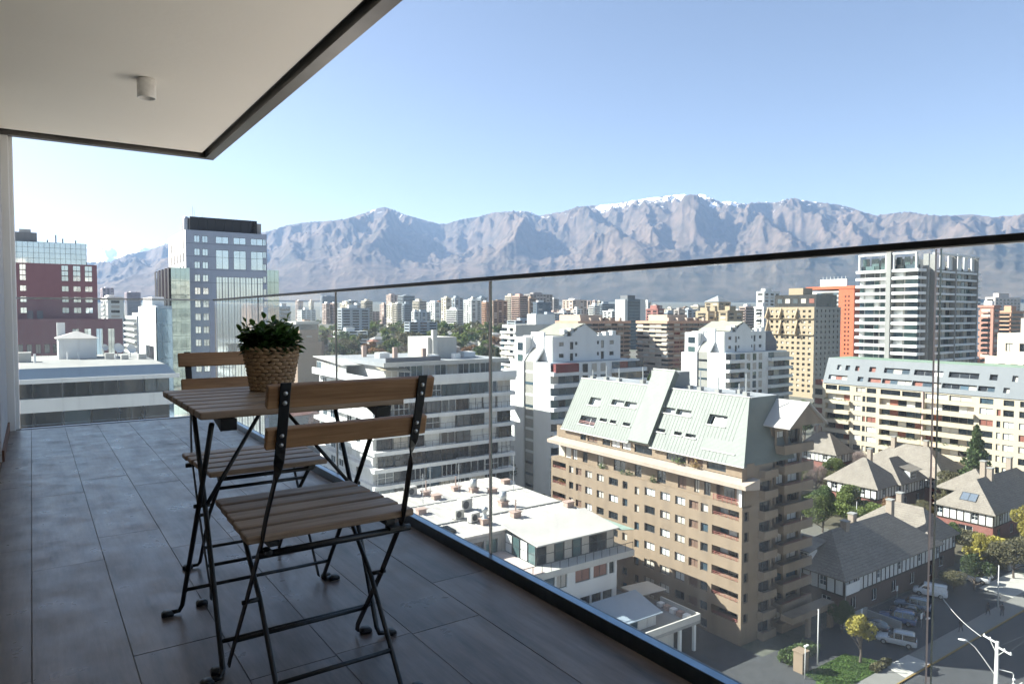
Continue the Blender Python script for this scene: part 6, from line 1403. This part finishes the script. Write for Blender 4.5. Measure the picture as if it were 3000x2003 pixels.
def car(label, cat, x, y, rz, pm, body='suv', z=.03):
    c = thing('parked_car', label, cat, (x, y, z), rz, 'cars parked before the tudor house')
    k = {'suv': (2.3, .92, 1.02, 1.70), 'van': (2.25, .88, 1.1, 1.82), 'car': (2.15, .86, .92, 1.46)}[body]; L, W, zb, zt = k
    loft(MB(), [(-L, W * .86, .38, zb - .12), (-L * .93, W * .97, .26, zb), (-L * .4, W, .24, zb + .02), (L * .35, W, .24, zb - .02), (L * .72, W * .96, .26, zb - .12), (L * .93, W * .88, .28, zb - .22), (L, W * .7, .36, zb - .34)]).build('body', pm, c, True, True)
    r0, r1, f0, f1 = ((-L * .95, -L * .86, L * .12, L * .42) if body != 'car' else (-L * .84, -L * .52, L * .06, L * .40)); m = MB()
    if body == 'van': r0, r1, f0, f1 = -L * .96, -L * .93, L * .34, L * .66
    P = [(-W * .93, r0, zb), (W * .93, r0, zb), (W * .93, f1, zb - .05), (-W * .93, f1, zb - .05), (-W * .76, r1, zt - .05), (W * .76, r1, zt - .05), (W * .76, f0, zt - .05), (-W * .76, f0, zt - .05)]
    m.hexa(P); m.build('windows', CARGLASS if body != 'van' else pm, c, local=True)
    if body == 'van':
        for s_ in (-1, 1): MB().hexa([(s_ * W * .90, L * .02, zb + .08), (s_ * W * .935, L * .02, zb + .08), (s_ * W * .925, L * .5, zb + .06), (s_ * W * .89, L * .5, zb + .06), (s_ * W * .80, L * .04, zt - .3), (s_ * W * .845, L * .04, zt - .3), (s_ * W * .845, L * .36, zt - .3), (s_ * W * .80, L * .36, zt - .3)]).build('side_window', CARGLASS, c, local=True)
        MB().hexa([(-W * .8, f1 - .04, zb), (W * .8, f1 - .04, zb), (W * .8, f1 + .02, zb), (-W * .8, f1 + .02, zb), (-W * .68, f0 + .02, zt - .12), (W * .68, f0 + .02, zt - .12), (W * .68, f0 + .09, zt - .12), (-W * .68, f0 + .09, zt - .12)]).build('windscreen', CARGLASS, c, local=True)
    loft(MB(), [(r1 - .06, W * .70, zt - .09, zt - .02), (r1 + .2, W * .78, zt - .09, zt + .02), (f0 - .2, W * .78, zt - .09, zt + .02), (f0 + .08, W * .68, zt - .1, zt - .03)]).build('roof', pm, c, True, True)
    if body == 'suv':
        for s_ in (-1, 1): MB().tube([(s_ * W * .7, r1 + .1, zt + .06), (s_ * W * .7, f0 - .1, zt + .06)], .025, 5).build('roof_rail', GREYMET, c, local=True)
    for s_ in (-1, 1):
        for yy in (-L * .6, L * .62):
            w = link('wheel', wheel_t, c, True, (s_ * (W - .1), yy, .34), (0, R(90) * s_, 0)); link('rim', wheel_r, w, True)
        MB().box(s_ * W * .62 - .16, s_ * W * .62 + .16, L * .93, L * .97, zb - .42, zb - .28).build('headlight', LAMP, c, local=True)
        MB().box(s_ * W * .78 - .1, s_ * W * .78 + .1, -L * .975, -L * .93, zb - .3, zb - .05).build('tail_light', TAIL, c, local=True)
        for yp in (-L * .3, L * .1): MB().hexa([(s_ * W * .91 - .02, yp - .05, zb), (s_ * W * .91 + .03, yp - .05, zb), (s_ * W * .91 + .03, yp + .05, zb), (s_ * W * .91 - .02, yp + .05, zb), (s_ * W * .77 - .02, yp - .05, zt - .06), (s_ * W * .77 + .03, yp - .05, zt - .06), (s_ * W * .77 + .03, yp + .05, zt - .06), (s_ * W * .77 - .02, yp + .05, zt - .06)]).build('pillar', pm, c, local=True)
        MB().box(s_ * (W + .02) - .09, s_ * (W + .02) + .09, L * .32, L * .40, zb, zb + .14).build('mirror', pm, c, local=True)
CW = paint('car_white', (.72, .72, .72)); CB = paint('car_blue', (.03, .08, .20)); CD = paint('car_dark', (.025, .03, .04)); CG = paint('car_steel_blue', (.14, .19, .25)); CS = paint('car_silver', (.40, .42, .44))
car('white estate car nearest the sun, rear towards the street', 'car', 121.4, 48.4, R(14), CW, 'suv', .05); car('white off-roader parked right of the white estate', 'car', 124.4, 49.0, R(14), CW, 'suv', .05)
car('white panel van parked in shade by the tudor house', 'van', 109.8, 49.4, R(22), CW, 'van'); car('grey-blue car with roof rails left of the white van', 'car', 102.8, 48.6, R(20), CG, 'suv')
car('dark car between the grey-blue and the blue cars', 'car', 99.6, 47.8, R(20), CD, 'car'); car('bright blue car in the row of shaded cars', 'car', 96.6, 47.6, R(20), CB, 'suv'); car('silver-grey estate parked nearest the lawn', 'car', 90.0, 44.4, R(24), CS, 'suv'); car('dark car behind the low yard wall', 'car', 91.5, 48.4, R(15), CD, 'car')

# ------------------------------------------------------------------ people
SKIN = simple('skin', (.42, .26, .19), .6); HAIRM = simple('dark_hair', (.02, .016, .014), .7)
def person(label, x, y, z, rz, jac, tro, stride):
    J = {'pel': (0, 0, .93, .14), 'wst': (0, 0, 1.08, .13), 'chs': (0, .01, 1.32, .16), 'nck': (0, .01, 1.48, .06), 'hed': (0, .03, 1.60, .095), 'top': (0, .02, 1.70, .075)}
    E_ = [('pel', 'wst'), ('wst', 'chs'), ('chs', 'nck'), ('nck', 'hed'), ('hed', 'top')]
    for s_, n_ in ((-1, 'l'), (1, 'r')):
        f = stride * s_
        J.update({'sh' + n_: (.19 * s_, 0, 1.40, .065), 'el' + n_: (.24 * s_, -f * .25, 1.13, .05), 'wr' + n_: (.23 * s_, -f * .4 + .06, .90, .036), 'ha' + n_: (.22 * s_, -f * .45 + .08, .82, .03),
                  'hi' + n_: (.095 * s_, 0, .90, .10), 'kn' + n_: (.10 * s_, f * .45 + .03, .50, .07), 'an' + n_: (.10 * s_, f - (.08 if f < 0 else 0), .09, .048), 'to' + n_: (.11 * s_, f + .16, .04, .042)})
        E_ += [('chs', 'sh' + n_), ('sh' + n_, 'el' + n_), ('el' + n_, 'wr' + n_), ('wr' + n_, 'ha' + n_), ('pel', 'hi' + n_), ('hi' + n_, 'kn' + n_), ('kn' + n_, 'an' + n_), ('an' + n_, 'to' + n_)]
    ks = list(J); me = bpy.data.meshes.new('body'); me.from_pydata([J[k][:3] for k in ks], [(ks.index(a), ks.index(b_)) for a, b_ in E_], [])
    o = bpy.data.objects.new('body', me); COL.objects.link(o)
    o.modifiers.new('skin', 'SKIN'); sv = me.skin_vertices[0].data
    for i, k in enumerate(ks): sv[i].radius = (J[k][3], J[k][3]); sv[i].use_root = (k == 'pel')
    o.modifiers.new('sub', 'SUBSURF').levels = 2
    dg = bpy.context.evaluated_depsgraph_get(); me2 = bpy.data.meshes.new_from_object(o.evaluated_get(dg)); bpy.data.objects.remove(o)
    for m in (jac, tro, SKIN, TYRE): me2.materials.append(m)
    for p in me2.polygons:
        c = p.center; p.use_smooth = True
        p.material_index = 2 if c.z > 1.49 or (abs(c.x) > .17 and c.z < .89) else (3 if c.z < .1 else (1 if c.z < .92 else 0))
    t = thing('person', label, 'person', (x, y, z), rz, 'people on the pavement')
    link('body', me2, t); MB().lathe([(0, .125), (.06, .11), (.10, .05), (.103, -.02), (.085, -.07)], 12, (0, .005, 1.63)).build('hair', HAIRM, t, True, True)
DKC = simple('black_coat', (.02, .02, .022), .85); NVY = simple('navy_trousers', (.025, .03, .045), .85); GRC = simple('grey_jacket', (.06, .06, .065), .85); BRC = simple('brown_jacket', (.07, .05, .04), .85)
person('person in a black coat walking alone on the shaded pavement', 100.2, 41.2, .13, R(-90), DKC, NVY, .26); person('person in a grey jacket beside a tall pole on the pavement', 109.2, 41.5, .13, R(80), GRC, DKC, .22); person('person in a brown jacket, rightmost on the shaded pavement', 110.3, 40.2, .13, R(95), BRC, NVY, .24)

# ------------------------------------------------------------------ street furniture
PCON = mat('pole_concrete', (.55, .54, .52), .8, .08, 2)
up = thing('utility_pole', 'white concrete utility pole with two crossarms at the lower right corner', 'utility pole', (79.7, 29.4, 0))
m = MB(); m.hexa([(79.5, 29.2, 0), (79.9, 29.2, 0), (79.9, 29.6, 0), (79.5, 29.6, 0), (79.57, 29.27, 9), (79.83, 29.27, 9), (79.83, 29.53, 9), (79.57, 29.53, 9)]); m.build('shaft', PCON, up)
d_ = Vector((80.4 - 78.9, 30.5 - 27.6, 0)).normalized(); o_ = Vector((79.7, 29.4, 8.75)); n_ = Vector((-d_.y, d_.x, 0))
MB().obox(o_, d_, n_, UP, .2, 1.75, -.07, .07, 0, .14).build('crossarm', PCON, up); MB().obox(o_ - UP * .35, d_, n_, UP, -1.75, -.2, -.07, .07, 0, .14).build('crossarm', PCON, up)
for q, zz in ((1.65, .14), (.9, .14), (-1.65, -.21), (-.9, -.21)): p = o_ + d_ * q + UP * zz; MB().lathe([(.06, 0), (.08, .08), (.04, .16), (0, .18)], 10, tuple(p)).build('insulator', WPL, up, True)
MB().tube([o_ + d_ * .9 - UP * .02, o_ + d_ * .15 - UP * .9], .035, 5).build('brace', PCON, up); MB().tube([o_ - d_ * .9 - UP * .3, o_ - d_ * .15 - UP * 1.1], .035, 5).build('brace', PCON, up)
sl = thing('street_lamp', 'curved-arm street lamp fixed to the corner utility pole', 'street lamp', (79.7, 29.4, 5.6))
MB().tube([(79.65, 29.55, 5.6), (79.2, 30.5, 7.1), (78.95, 31.1, 7.95), (78.7, 31.55, 8.35), (78.5, 31.85, 8.47)], [.06, .055, .05, .045, .045], 8).build('arm', PCON, sl)
loft(MB(), [(-.3, .10, -.05, .05), (0, .15, -.09, .07), (.35, .13, -.07, .05), (.5, .06, -.04, .02)]).build('lamp_head', WPL, sl, True); sl.children[-1].location = (78.45, 31.95, 8.5); sl.children[-1].rotation_euler = (0, 0, R(30)); sl.children[-1].matrix_parent_inverse = Matrix.Translation(-Vector(sl.location))
ts = thing('traffic_signal', 'white signal bracket hanging low beside the corner utility pole', 'traffic signal', (80, 28.6, 4)); MB().tube([(79.75, 29.2, 6.2), (80.2, 28.2, 6.15), (80.25, 28.1, 6.0), (80.25, 28.1, 4.2)], .05, 6).build('bracket', PCON, ts)
for k in range(3): MB().lathe([(0, 0), (.14, .02), (.14, .2), (0, .22)], 10, (80.25, 28.05, 4.4 + k * .5)).build('signal_lamp', WPL, ts, True)
def pole(name, label, cat, x, y, h, r=.06, head=None, z=0):
    t = thing(name, label, cat, (x, y, z)); MB().tube([(0, 0, 0), (0, 0, h)], [r * 1.2, r], 8).build('shaft', PCON, t, True, True); MB().lathe([(r * 1.3, 0), (r * 1.6, r), (0, r * 2.4)], 10, (0, 0, h)).build('finial', PCON, t, True, True)
    if head: MB().box(-.15, .55, -.12, .12, h - .02, h + .1).build('lamp_head', WPL, t, local=True)
pole('flagpole', 'bare white flagpole beside the lawn by the beige block', 'flagpole', 76.6, 46.9, 6.6, .07, None, .16); pole('street_lamp', 'short lamp post with flat white head at the lower edge', 'street lamp', 72.6, 46.0, 3.8, .05, True); pole('pole', 'thin pale pole on the pavement behind two walkers', 'pole', 112.9, 41.7, 6.0, .07, None, .13)
pole('pole', 'short white garden pole behind the rounded green trees', 'pole', 137, 76, 4, .06); pole('lamp_post', 'thin lamp post with flat head between lawn and parked cars', 'lamp post', 90.5, 41.0, 4.2, .04, True, .13)
for k, (a, b_, L) in enumerate((((79.8, 30.9, 8.9), (96, 42.5, 6.5), 'pale overhead cable running from the corner pole to the car park'), ((79.6, 29.0, 8.8), (140, 30, 8.2), 'dark overhead cable along the street from the corner pole'), ((79.0, 28.2, 8.5), (150, 36, 7.5), 'lower dark cable crossing the street at right'))):
    a, b_ = Vector(a), Vector(b_); pts = [a.lerp(b_, t / 12) - UP * (1.2 * math.sin(math.pi * t / 12) * (b_ - a).length / 40) for t in range(13)]
    tag(MB().tube(pts, .03 if k == 0 else .022, 5).build('overhead_cable', PCON if k == 0 else DARKMET), L, 'cable')
for x, y, lab in ((97.5, 44.9, 'small white parking sign before the blue car'), (104.5, 51.6, 'small white parking sign left of the van'), (92.3, 50.2, 'small white sign on post behind the yard wall')):
    t = thing('parking_sign', lab, 'sign', (x, y, 0)); MB().tube([(0, 0, 0), (0, 0, 1.9)], .03, 6).build('post', GREYMET, t, local=True); MB().box(-.22, .22, -.02, .02, 1.2, 1.95).build('plate', WPL, t, local=True)
t = thing('billboard', 'blank white board on the corner of the shaded tudor house', 'sign', (91.2, 51.9, 2.2)); MB().box(0, 3.4, -.08, 0, 1.2, 2.7).build('board', WPL, t, local=True); MB().tube([(.1, .05, -2.2), (.1, .05, 1.3)], .05, 6).build('post', GREYMET, t, local=True)
t = thing('carport', 'flat white carport between the two-peaked and skylight houses', 'carport', (139.5, 70.5, 0)); MB().box(-3, 3, -2, 2, 2.3, 2.5).build('roof', WHITE, t, local=True)
for sx in (-2.7, 2.7):
    for sy in (-1.7, 1.7): MB().tube([(sx, sy, 0), (sx, sy, 2.299)], .07, 6).build('post', WHITE, t, local=True)
# ------------------------------------------------------------------ bistro set
def wood_material(name, c0, c1):
    m, nt, b, out = _nt(name)
    tc = nt.nodes.new('ShaderNodeTexCoord'); oi = nt.nodes.new('ShaderNodeObjectInfo'); ad = nt.nodes.new('ShaderNodeVectorMath'); ad.operation = 'MULTIPLY_ADD'; cb = nt.nodes.new('ShaderNodeCombineXYZ')
    for k in range(3): nt.links.new(oi.outputs['Random'], cb.inputs[k])
    nt.links.new(cb.outputs[0], ad.inputs[0]); ad.inputs[1].default_value = (9, 23, 17); nt.links.new(tc.outputs['Object'], ad.inputs[2])
    g1 = noise(nt, 22, 6, ad.outputs[0], .65, (.14, 1.6, 1.6)); g2 = noise(nt, 120, 4, ad.outputs[0], .6, (.06, 1.5, 1.5)); big = noise(nt, 5, 3, ad.outputs[0], .5, (.5, 1, 1))
    c = ramp(nt, g1, [(.28, sh(c0, .7)), (.45, c0), (.6, c1), (.8, sh(c1, 1.15))]); c = mix(nt, .35, c, ramp(nt, g2, [(.35, sh(c0, .6)), (.65, c1)])); c = mix(nt, .3, c, ramp(nt, big, [(.35, sh(c0, .75)), (.65, sh(c1, 1.1))]))
    nt.links.new(c, b.inputs['Base Color']); b.inputs['Roughness'].default_value = .48; b.inputs['Specular IOR Level'].default_value = .45; bump(nt, b, g2, .15, .001); return m
WOOD = wood_material('acacia_oiled', (.27, .14, .065), (.46, .27, .14))
WOODT = wood_material('acacia_top', (.23, .155, .105), (.43, .32, .225))
STEEL = simple('black_powder_steel', (.014, .017, .02), .38, .1, .55)
FOOT = simple('black_plastic_foot', (.02, .024, .028), .4)
SCREW = simple('zinc_screw', (.55, .58, .60), .3, .9)
def slat(name, m, parent, x0, x1, y0, y1, z0, z1, rot=0.0, b=.004):
    me = MB().box(-(x1 - x0) / 2, (x1 - x0) / 2, -(y1 - y0) / 2, (y1 - y0) / 2, -(z1 - z0) / 2, (z1 - z0) / 2).mesh(name, m)
    o = link(name, me, parent, True, ((x0 + x1) / 2, (y0 + y1) / 2, (z0 + z1) / 2), (rot, 0, 0)); return bevel(o, b, 2)
def ribbon(parent, name, pts, m):
    """flat bar: points (pos, half-width vector, half-thickness vector)"""
    b = MB(); R4 = []
    for p, w, t in pts: p, w, t = Vector(p), Vector(w), Vector(t); R4.append([p - w - t, p + w - t, p + w + t, p - w + t])
    vs_ = [q for r_ in R4 for q in r_]; fs = [(3, 2, 1, 0), tuple(range(len(vs_) - 4, len(vs_)))]
    for i in range(len(R4) - 1):
        for k in range(4): fs.append((i * 4 + k, i * 4 + (k + 1) % 4, (i + 1) * 4 + (k + 1) % 4, (i + 1) * 4 + k))
    b.add(vs_, fs); return bevel(b.build(name, m, parent, local=True), .0015, 2)
def foot_(parent, x, y, s_):
    """horizontal toe with plastic pad at the end of a leg"""
    f = loft(MB(), [(-.017, .010, 0, .010), (-.010, .0145, 0, .017), (.010, .0145, 0, .018), (.017, .010, 0, .012)]).build('foot', FOOT, parent, True, True)
    f.location = (x + s_ * .030, y, .0005); f.rotation_euler = (0, 0, R(90)); return f
def chair(label, loc, rz):
    c = thing('folding_chair', label, 'chair', loc, rz, 'folding bistro chairs')
    ys = [-.175, -.0925, -.01, .0725, .155]
    for i, y in enumerate(ys): slat('seat_slat', WOODT, c, -.195 - .004 * (4 - i), .195 + .004 * (4 - i), y - .0335, y + .0335, .434, .452)
    # local y: seat middle = 0 ; uprights run from the back top to the front feet
    for s_ in (-1, 1):
        x = .163 * s_
        W = lambda a: (math.cos(R(a)) * .0115, math.sin(R(a)) * .0115, 0)
        Tn = lambda a: (-math.sin(R(a)) * .0022, math.cos(R(a)) * .0022, 0)
        path = [((x, -.355, .815), 0), ((x, -.330, .73), 0), ((x, -.305, .655), 0), ((x, -.296, .635), 25), ((x, -.287, .612), 65), ((x + .004 * s_, -.278, .590), 90), ((x + .012 * s_, -.235, .50), 90), ((x + .016 * s_, -.205, .43), 90), ((x + .018 * s_, -.07, .25), 90), ((x + .018 * s_, .105, .035), 90), ((x + .020 * s_, .115, .012), 90)]
        ribbon(c, 'back_upright', [(p, W(a if s_ > 0 else -a), Tn(a if s_ > 0 else -a)) for p, a in path], STEEL)
        foot_(c, x + .018 * s_, .115, s_)
        x2 = .148 * s_
        MB().tube([(x2, .135, .418), (x2, -.07, .25), (x2, -.255, .022), (x2 + .006 * s_, -.265, .010), (x2 + .03 * s_, -.265, .010)], .0064, 10).build('leg', STEEL, c, True, True)
        foot_(c, x2 + .012 * s_, -.265, s_)
        MB().tube([(x2 + .001 * s_, -.07, .25), (x + .028 * s_, -.07, .25)], .006, 8).build('pivot_bolt', STEEL, c, True, True)
        MB().box(x2 - .012, x2 + .012, -.20, .16, .418, .4315).build('seat_bearer', STEEL, c, local=True)
        MB().box(x2 - .01, x2 + .03 * s_ + .002, -.222, -.188, .408, .4175).build('hinge_plate', STEEL, c, local=True)
    MB().tube([(-.185, -.205, .405), (.20, -.205, .405)], .0085, 10).build('crossbar', STEEL, c, True, True); MB().tube([(-.16, .138, .415), (.16, .138, .415)], .007, 8).build('crossbar', STEEL, c, True, True)
    MB().tube([(-.182, .052, .105), (.182, .052, .105)], .006, 8).build('crossbar', STEEL, c, True, True); MB().tube([(-.148, -.20, .09), (.148, -.20, .09)], .006, 8).build('crossbar', STEEL, c, True, True)
    MB().tube([(-.148, .075, .37), (.148, .075, .37)], .006, 8).build('crossbar', STEEL, c, True, True)
    for zc, yc, w_, h_ in ((.785, -.334, .21, .052), (.690, -.304, .205, .048)):
        b = slat('back_slat', WOOD, c, -w_ / 2 * 2 * .945, w_ / 2 * 2 * .945, yc - .008, yc + .010, zc - h_ / 2, zc + h_ / 2, R(16), .003)
        for s_ in (-1, 1):
            for dz in (-.011, .011):
                k = MB().lathe([(0, .003), (.0032, .0028), (.0052, .0005), (.0052, -.001)], 12).mesh('screw', SCREW, True); k2 = link('screw', k, b, True, (.163 * s_, -.0152, dz), (R(90), 0, 0))
    return c
chair('slatted folding chair in front of the table, back to the viewer', (.602, 1.845, FL), R(.5))
chair('slatted folding chair on the far side of the table, half hidden', (.655, 2.572, FL), R(180))
tb_ = thing('folding_table', 'small folding bistro table with wooden slat top and black steel legs', 'table', (.628, 2.19, FL))
Y0, Y1 = 1.885 - 2.19, 2.505 - 2.19; nsl = 7; wsl = (Y1 - Y0) / nsl
for i in range(nsl): slat('top_slat', WOODT, tb_, -.283, .283, Y0 + i * wsl + .0075, Y0 + (i + 1) * wsl - .0075, .692, .712)
for s_ in (-1, 1):
    x = .215 * s_
    MB().box(x - .012, x + .012, Y0 + .015, Y1 - .015, .676, .6915).build('top_bearer', STEEL, tb_, local=True)
    xl = .25 * s_ + (.0 if s_ < 0 else -.035)
    MB().tube([(xl, -.27, .676), (xl, -.08, .42), (xl, .225, .03), (xl + .008 * s_, .232, .012), (xl + .03 * s_, .235, .010)], .0072, 10).build('leg', STEEL, tb_, True, True)
    MB().tube([(xl - .016 * s_, .07, .676), (xl - .016 * s_, -.08, .42), (xl - .016 * s_, -.275, .03), (xl - .010 * s_, -.280, .012), (xl + .012 * s_, -.283, .010)], .0072, 10).build('leg', STEEL, tb_, True, True)
    foot_(tb_, xl + .012 * s_, .235, s_); foot_(tb_, xl - .006 * s_, -.283, s_)
    MB().tube([(xl - .03 * s_, -.08, .42), (xl + .014 * s_, -.08, .42)], .006, 8).build('pivot_bolt', STEEL, tb_, True, True)
    MB().tube([(xl - .022 * s_, -.085, .425), (-.028 * -s_ * -1 if False else -.02 * s_ * -1, .08, .676)], .006, 8).build('brace', STEEL, tb_, True, True)
    m = MB(); m.hexa([(x - .02, -.30, .66), (x + .02, -.30, .66), (x + .02, -.2, .684), (x - .02, -.2, .684), (x - .02, -.305, .690), (x + .02, -.305, .690), (x + .02, -.2, .690), (x - .02, -.2, .690)]); m.build('bracket', STEEL, tb_, local=True)
MB().tube([(-.25, .175, .095), (.215, .175, .095)], .006, 8).build('crossbar', STEEL, tb_, True, True); MB().tube([(-.235, -.245, .09), (.20, -.245, .09)], .006, 8).build('crossbar', STEEL, tb_, True, True)

# ------------------------------------------------------------------ potted plant
pp = thing('potted_plant', 'leafy green plant in a woven water-hyacinth basket on the table', 'plant', (.645, 2.33, FL + .7125), .3)
def weave_material():
    m, nt, b, out = _nt('water_hyacinth')
    oi = nt.nodes.new('ShaderNodeObjectInfo'); tc = nt.nodes.new('ShaderNodeTexCoord'); f = noise(nt, 160, 4, tc.outputs['Object'], .6, (1, .2, 1))
    c = mix(nt, oi.outputs['Random'], (.34, .22, .125), (.52, .36, .21)); c = mix(nt, .4, c, ramp(nt, f, [(.3, (.17, .095, .045)), (.7, (.44, .29, .16))]))
    nt.links.new(c, b.inputs['Base Color']); b.inputs['Roughness'].default_value = .75; bump(nt, b, f, .3, .002); return m
WEAVE = weave_material()
prof = [(.062, .001), (.066, .03), (.073, .07), (.080, .105), (.084, .133)]
def rad(z): return np.interp(z, [p[1] for p in prof], [p[0] for p in prof])
bk = MB().lathe([(0, .002)] + [(r_ - .007, z) for r_, z in prof] + [(.07, .133), (.06, .118), (0, .118)], 40).build('basket', simple('basket_core', (.10, .06, .03), .9), pp, True, True)
sm_ = MB(); nn = 6
sv_ = []; sf_ = []
for i in range(nn + 1):
    t = i / nn * 2 - 1; bul = (1 - t * t)
    for k in range(6): a = k / 6 * 2 * math.pi; sv_.append((t * .0135, -(.0015 + .0042 * bul) * math.cos(a) - .003 * bul, (.0035 + .0032 * bul) * math.sin(a)))
for i in range(nn):
    for k in range(6): sf_.append((i * 6 + k, i * 6 + (k + 1) % 6, (i + 1) * 6 + (k + 1) % 6, (i + 1) * 6 + k))
strand = sm_.add(sv_, sf_).mesh('strand', WEAVE, True)
rows_ = 11; ncol = 22
for r_ in range(rows_):
    z = .007 + r_ * .0118
    for j in range(ncol):
        a = 2 * math.pi * (j + .5 * (r_ % 2)) / ncol + rng.uniform(-.02, .02); rr = rad(z) - .001
        link('strand', strand, bk, True, (math.cos(a) * rr, math.sin(a) * rr, z), (rng.uniform(-.1, .1), rng.uniform(-.22, .22) + (.16 if j % 2 else -.16), a + math.pi / 2), (rr / .073 * rng.uniform(.92, 1.05), 1, rng.uniform(.9, 1.12)))
for k in range(24):
    a = 2 * math.pi * k / 24; link('strand', strand, bk, True, (math.cos(a) * .084, math.sin(a) * .084, .1365), (0, .5, a + math.pi / 2), (.95, 1.1, .8))
def leaf_mat_(name, c0, c1):
    m, nt, b, out = _nt(name); oi = nt.nodes.new('ShaderNodeObjectInfo'); c = mix(nt, oi.outputs['Random'], c0, c1)
    nt.links.new(c, b.inputs['Base Color']); b.inputs['Roughness'].default_value = .4; b.inputs['Specular IOR Level'].default_value = .4
    tr = nt.nodes.new('ShaderNodeBsdfTranslucent'); nt.links.new(mix(nt, .5, c, (.12, .22, .03)), tr.inputs[0]); mx = nt.nodes.new('ShaderNodeMixShader'); mx.inputs[0].default_value = .3
    nt.links.new(b.outputs[0], mx.inputs[1]); nt.links.new(tr.outputs[0], mx.inputs[2]); nt.links.new(mx.outputs[0], out.inputs[0]); return m
PL = leaf_mat_('plant_leaf', (.035, .095, .025), (.08, .17, .035)); STEM = simple('plant_stem', (.05, .08, .03), .7)
lv = []; lf = []; nl_ = 6
for i in range(nl_ + 1):
    t = i / nl_; w = .0095 * math.sin(math.pi * min(1, t * .92 + .06)) ** .8; x = t * .027; zc = -.006 * t * t
    lv += [(x, -w, zc + .0035 * w / .0095), (x, 0, zc), (x, w, zc + .0035 * w / .0095)]
for i in range(nl_):
    for k in range(2): lf.append((i * 3 + k, i * 3 + k + 1, i * 3 + k + 4, i * 3 + k + 3))
leafm = MB().add(lv, lf).mesh('leaf', PL, True)
pr = random.Random(5); cnt = 0
for s_ in range(33):
    a = pr.uniform(0, 6.28); u_ = math.sqrt(pr.random()); r0 = .05 * u_; lean = u_ * pr.uniform(.35, .85); ln = pr.uniform(.075, .135) * (1.0 - .1 * u_)
    p0 = Vector((math.cos(a) * r0, math.sin(a) * r0, .118)); d0 = Vector((math.cos(a) * lean, math.sin(a) * lean, 1)).normalized()
    pts = [p0 + d0 * ln * t + Vector((0, 0, -.02 * lean * t * t)) for t in (0, .35, .7, 1)]
    st = MB().tube(pts, [.0016, .0015, .0012, .0008], 5).build('stem', STEM, pp, True, True)
    for q in range(9):
        if cnt >= 296: break
        t = .18 + .82 * q / 8; i = min(2, int(t * 3)); p = pts[0].lerp(pts[3], t); b_ = a + q * 2.4 + pr.uniform(-.5, .5)
        sc_ = pr.uniform(.95, 1.4) * (1.0 if q < 7 else .7); link('leaf', leafm, pp, True, tuple(p), (pr.uniform(-.5, .5), -pr.uniform(.1, .9) if q < 8 else -1.2, b_), (sc_, sc_, sc_)); cnt += 1

vv, ff = [], []
for q in range(620):                      # the inner leaves that cannot be told apart
    a = pr.uniform(0, 6.28); u_ = math.sqrt(pr.random()); h_ = pr.random(); c = Vector((math.cos(a) * .082 * u_, math.sin(a) * .082 * u_, .118 + .095 * h_ * (1.05 - .55 * u_ * u_))); M_ = Matrix.Rotation(a + pr.uniform(-1.2, 1.2), 3, 'Z') @ Matrix.Rotation(-pr.uniform(-.1, 1.0), 3, 'Y') @ Matrix.Rotation(pr.uniform(-.6, .6), 3, 'X'); sc_ = pr.uniform(.85, 1.3); b0 = len(vv)
    vv += [tuple(c + M_ @ (Vector(p) * sc_)) for p in lv]; ff += [tuple(b0 + i for i in f) for f in lf]
tag(MB().add(vv, ff).build('inner_foliage', leaf_mat_('plant_leaf_inner', (.02, .055, .018), (.045, .10, .025)), pp, True, True), kind='stuff')
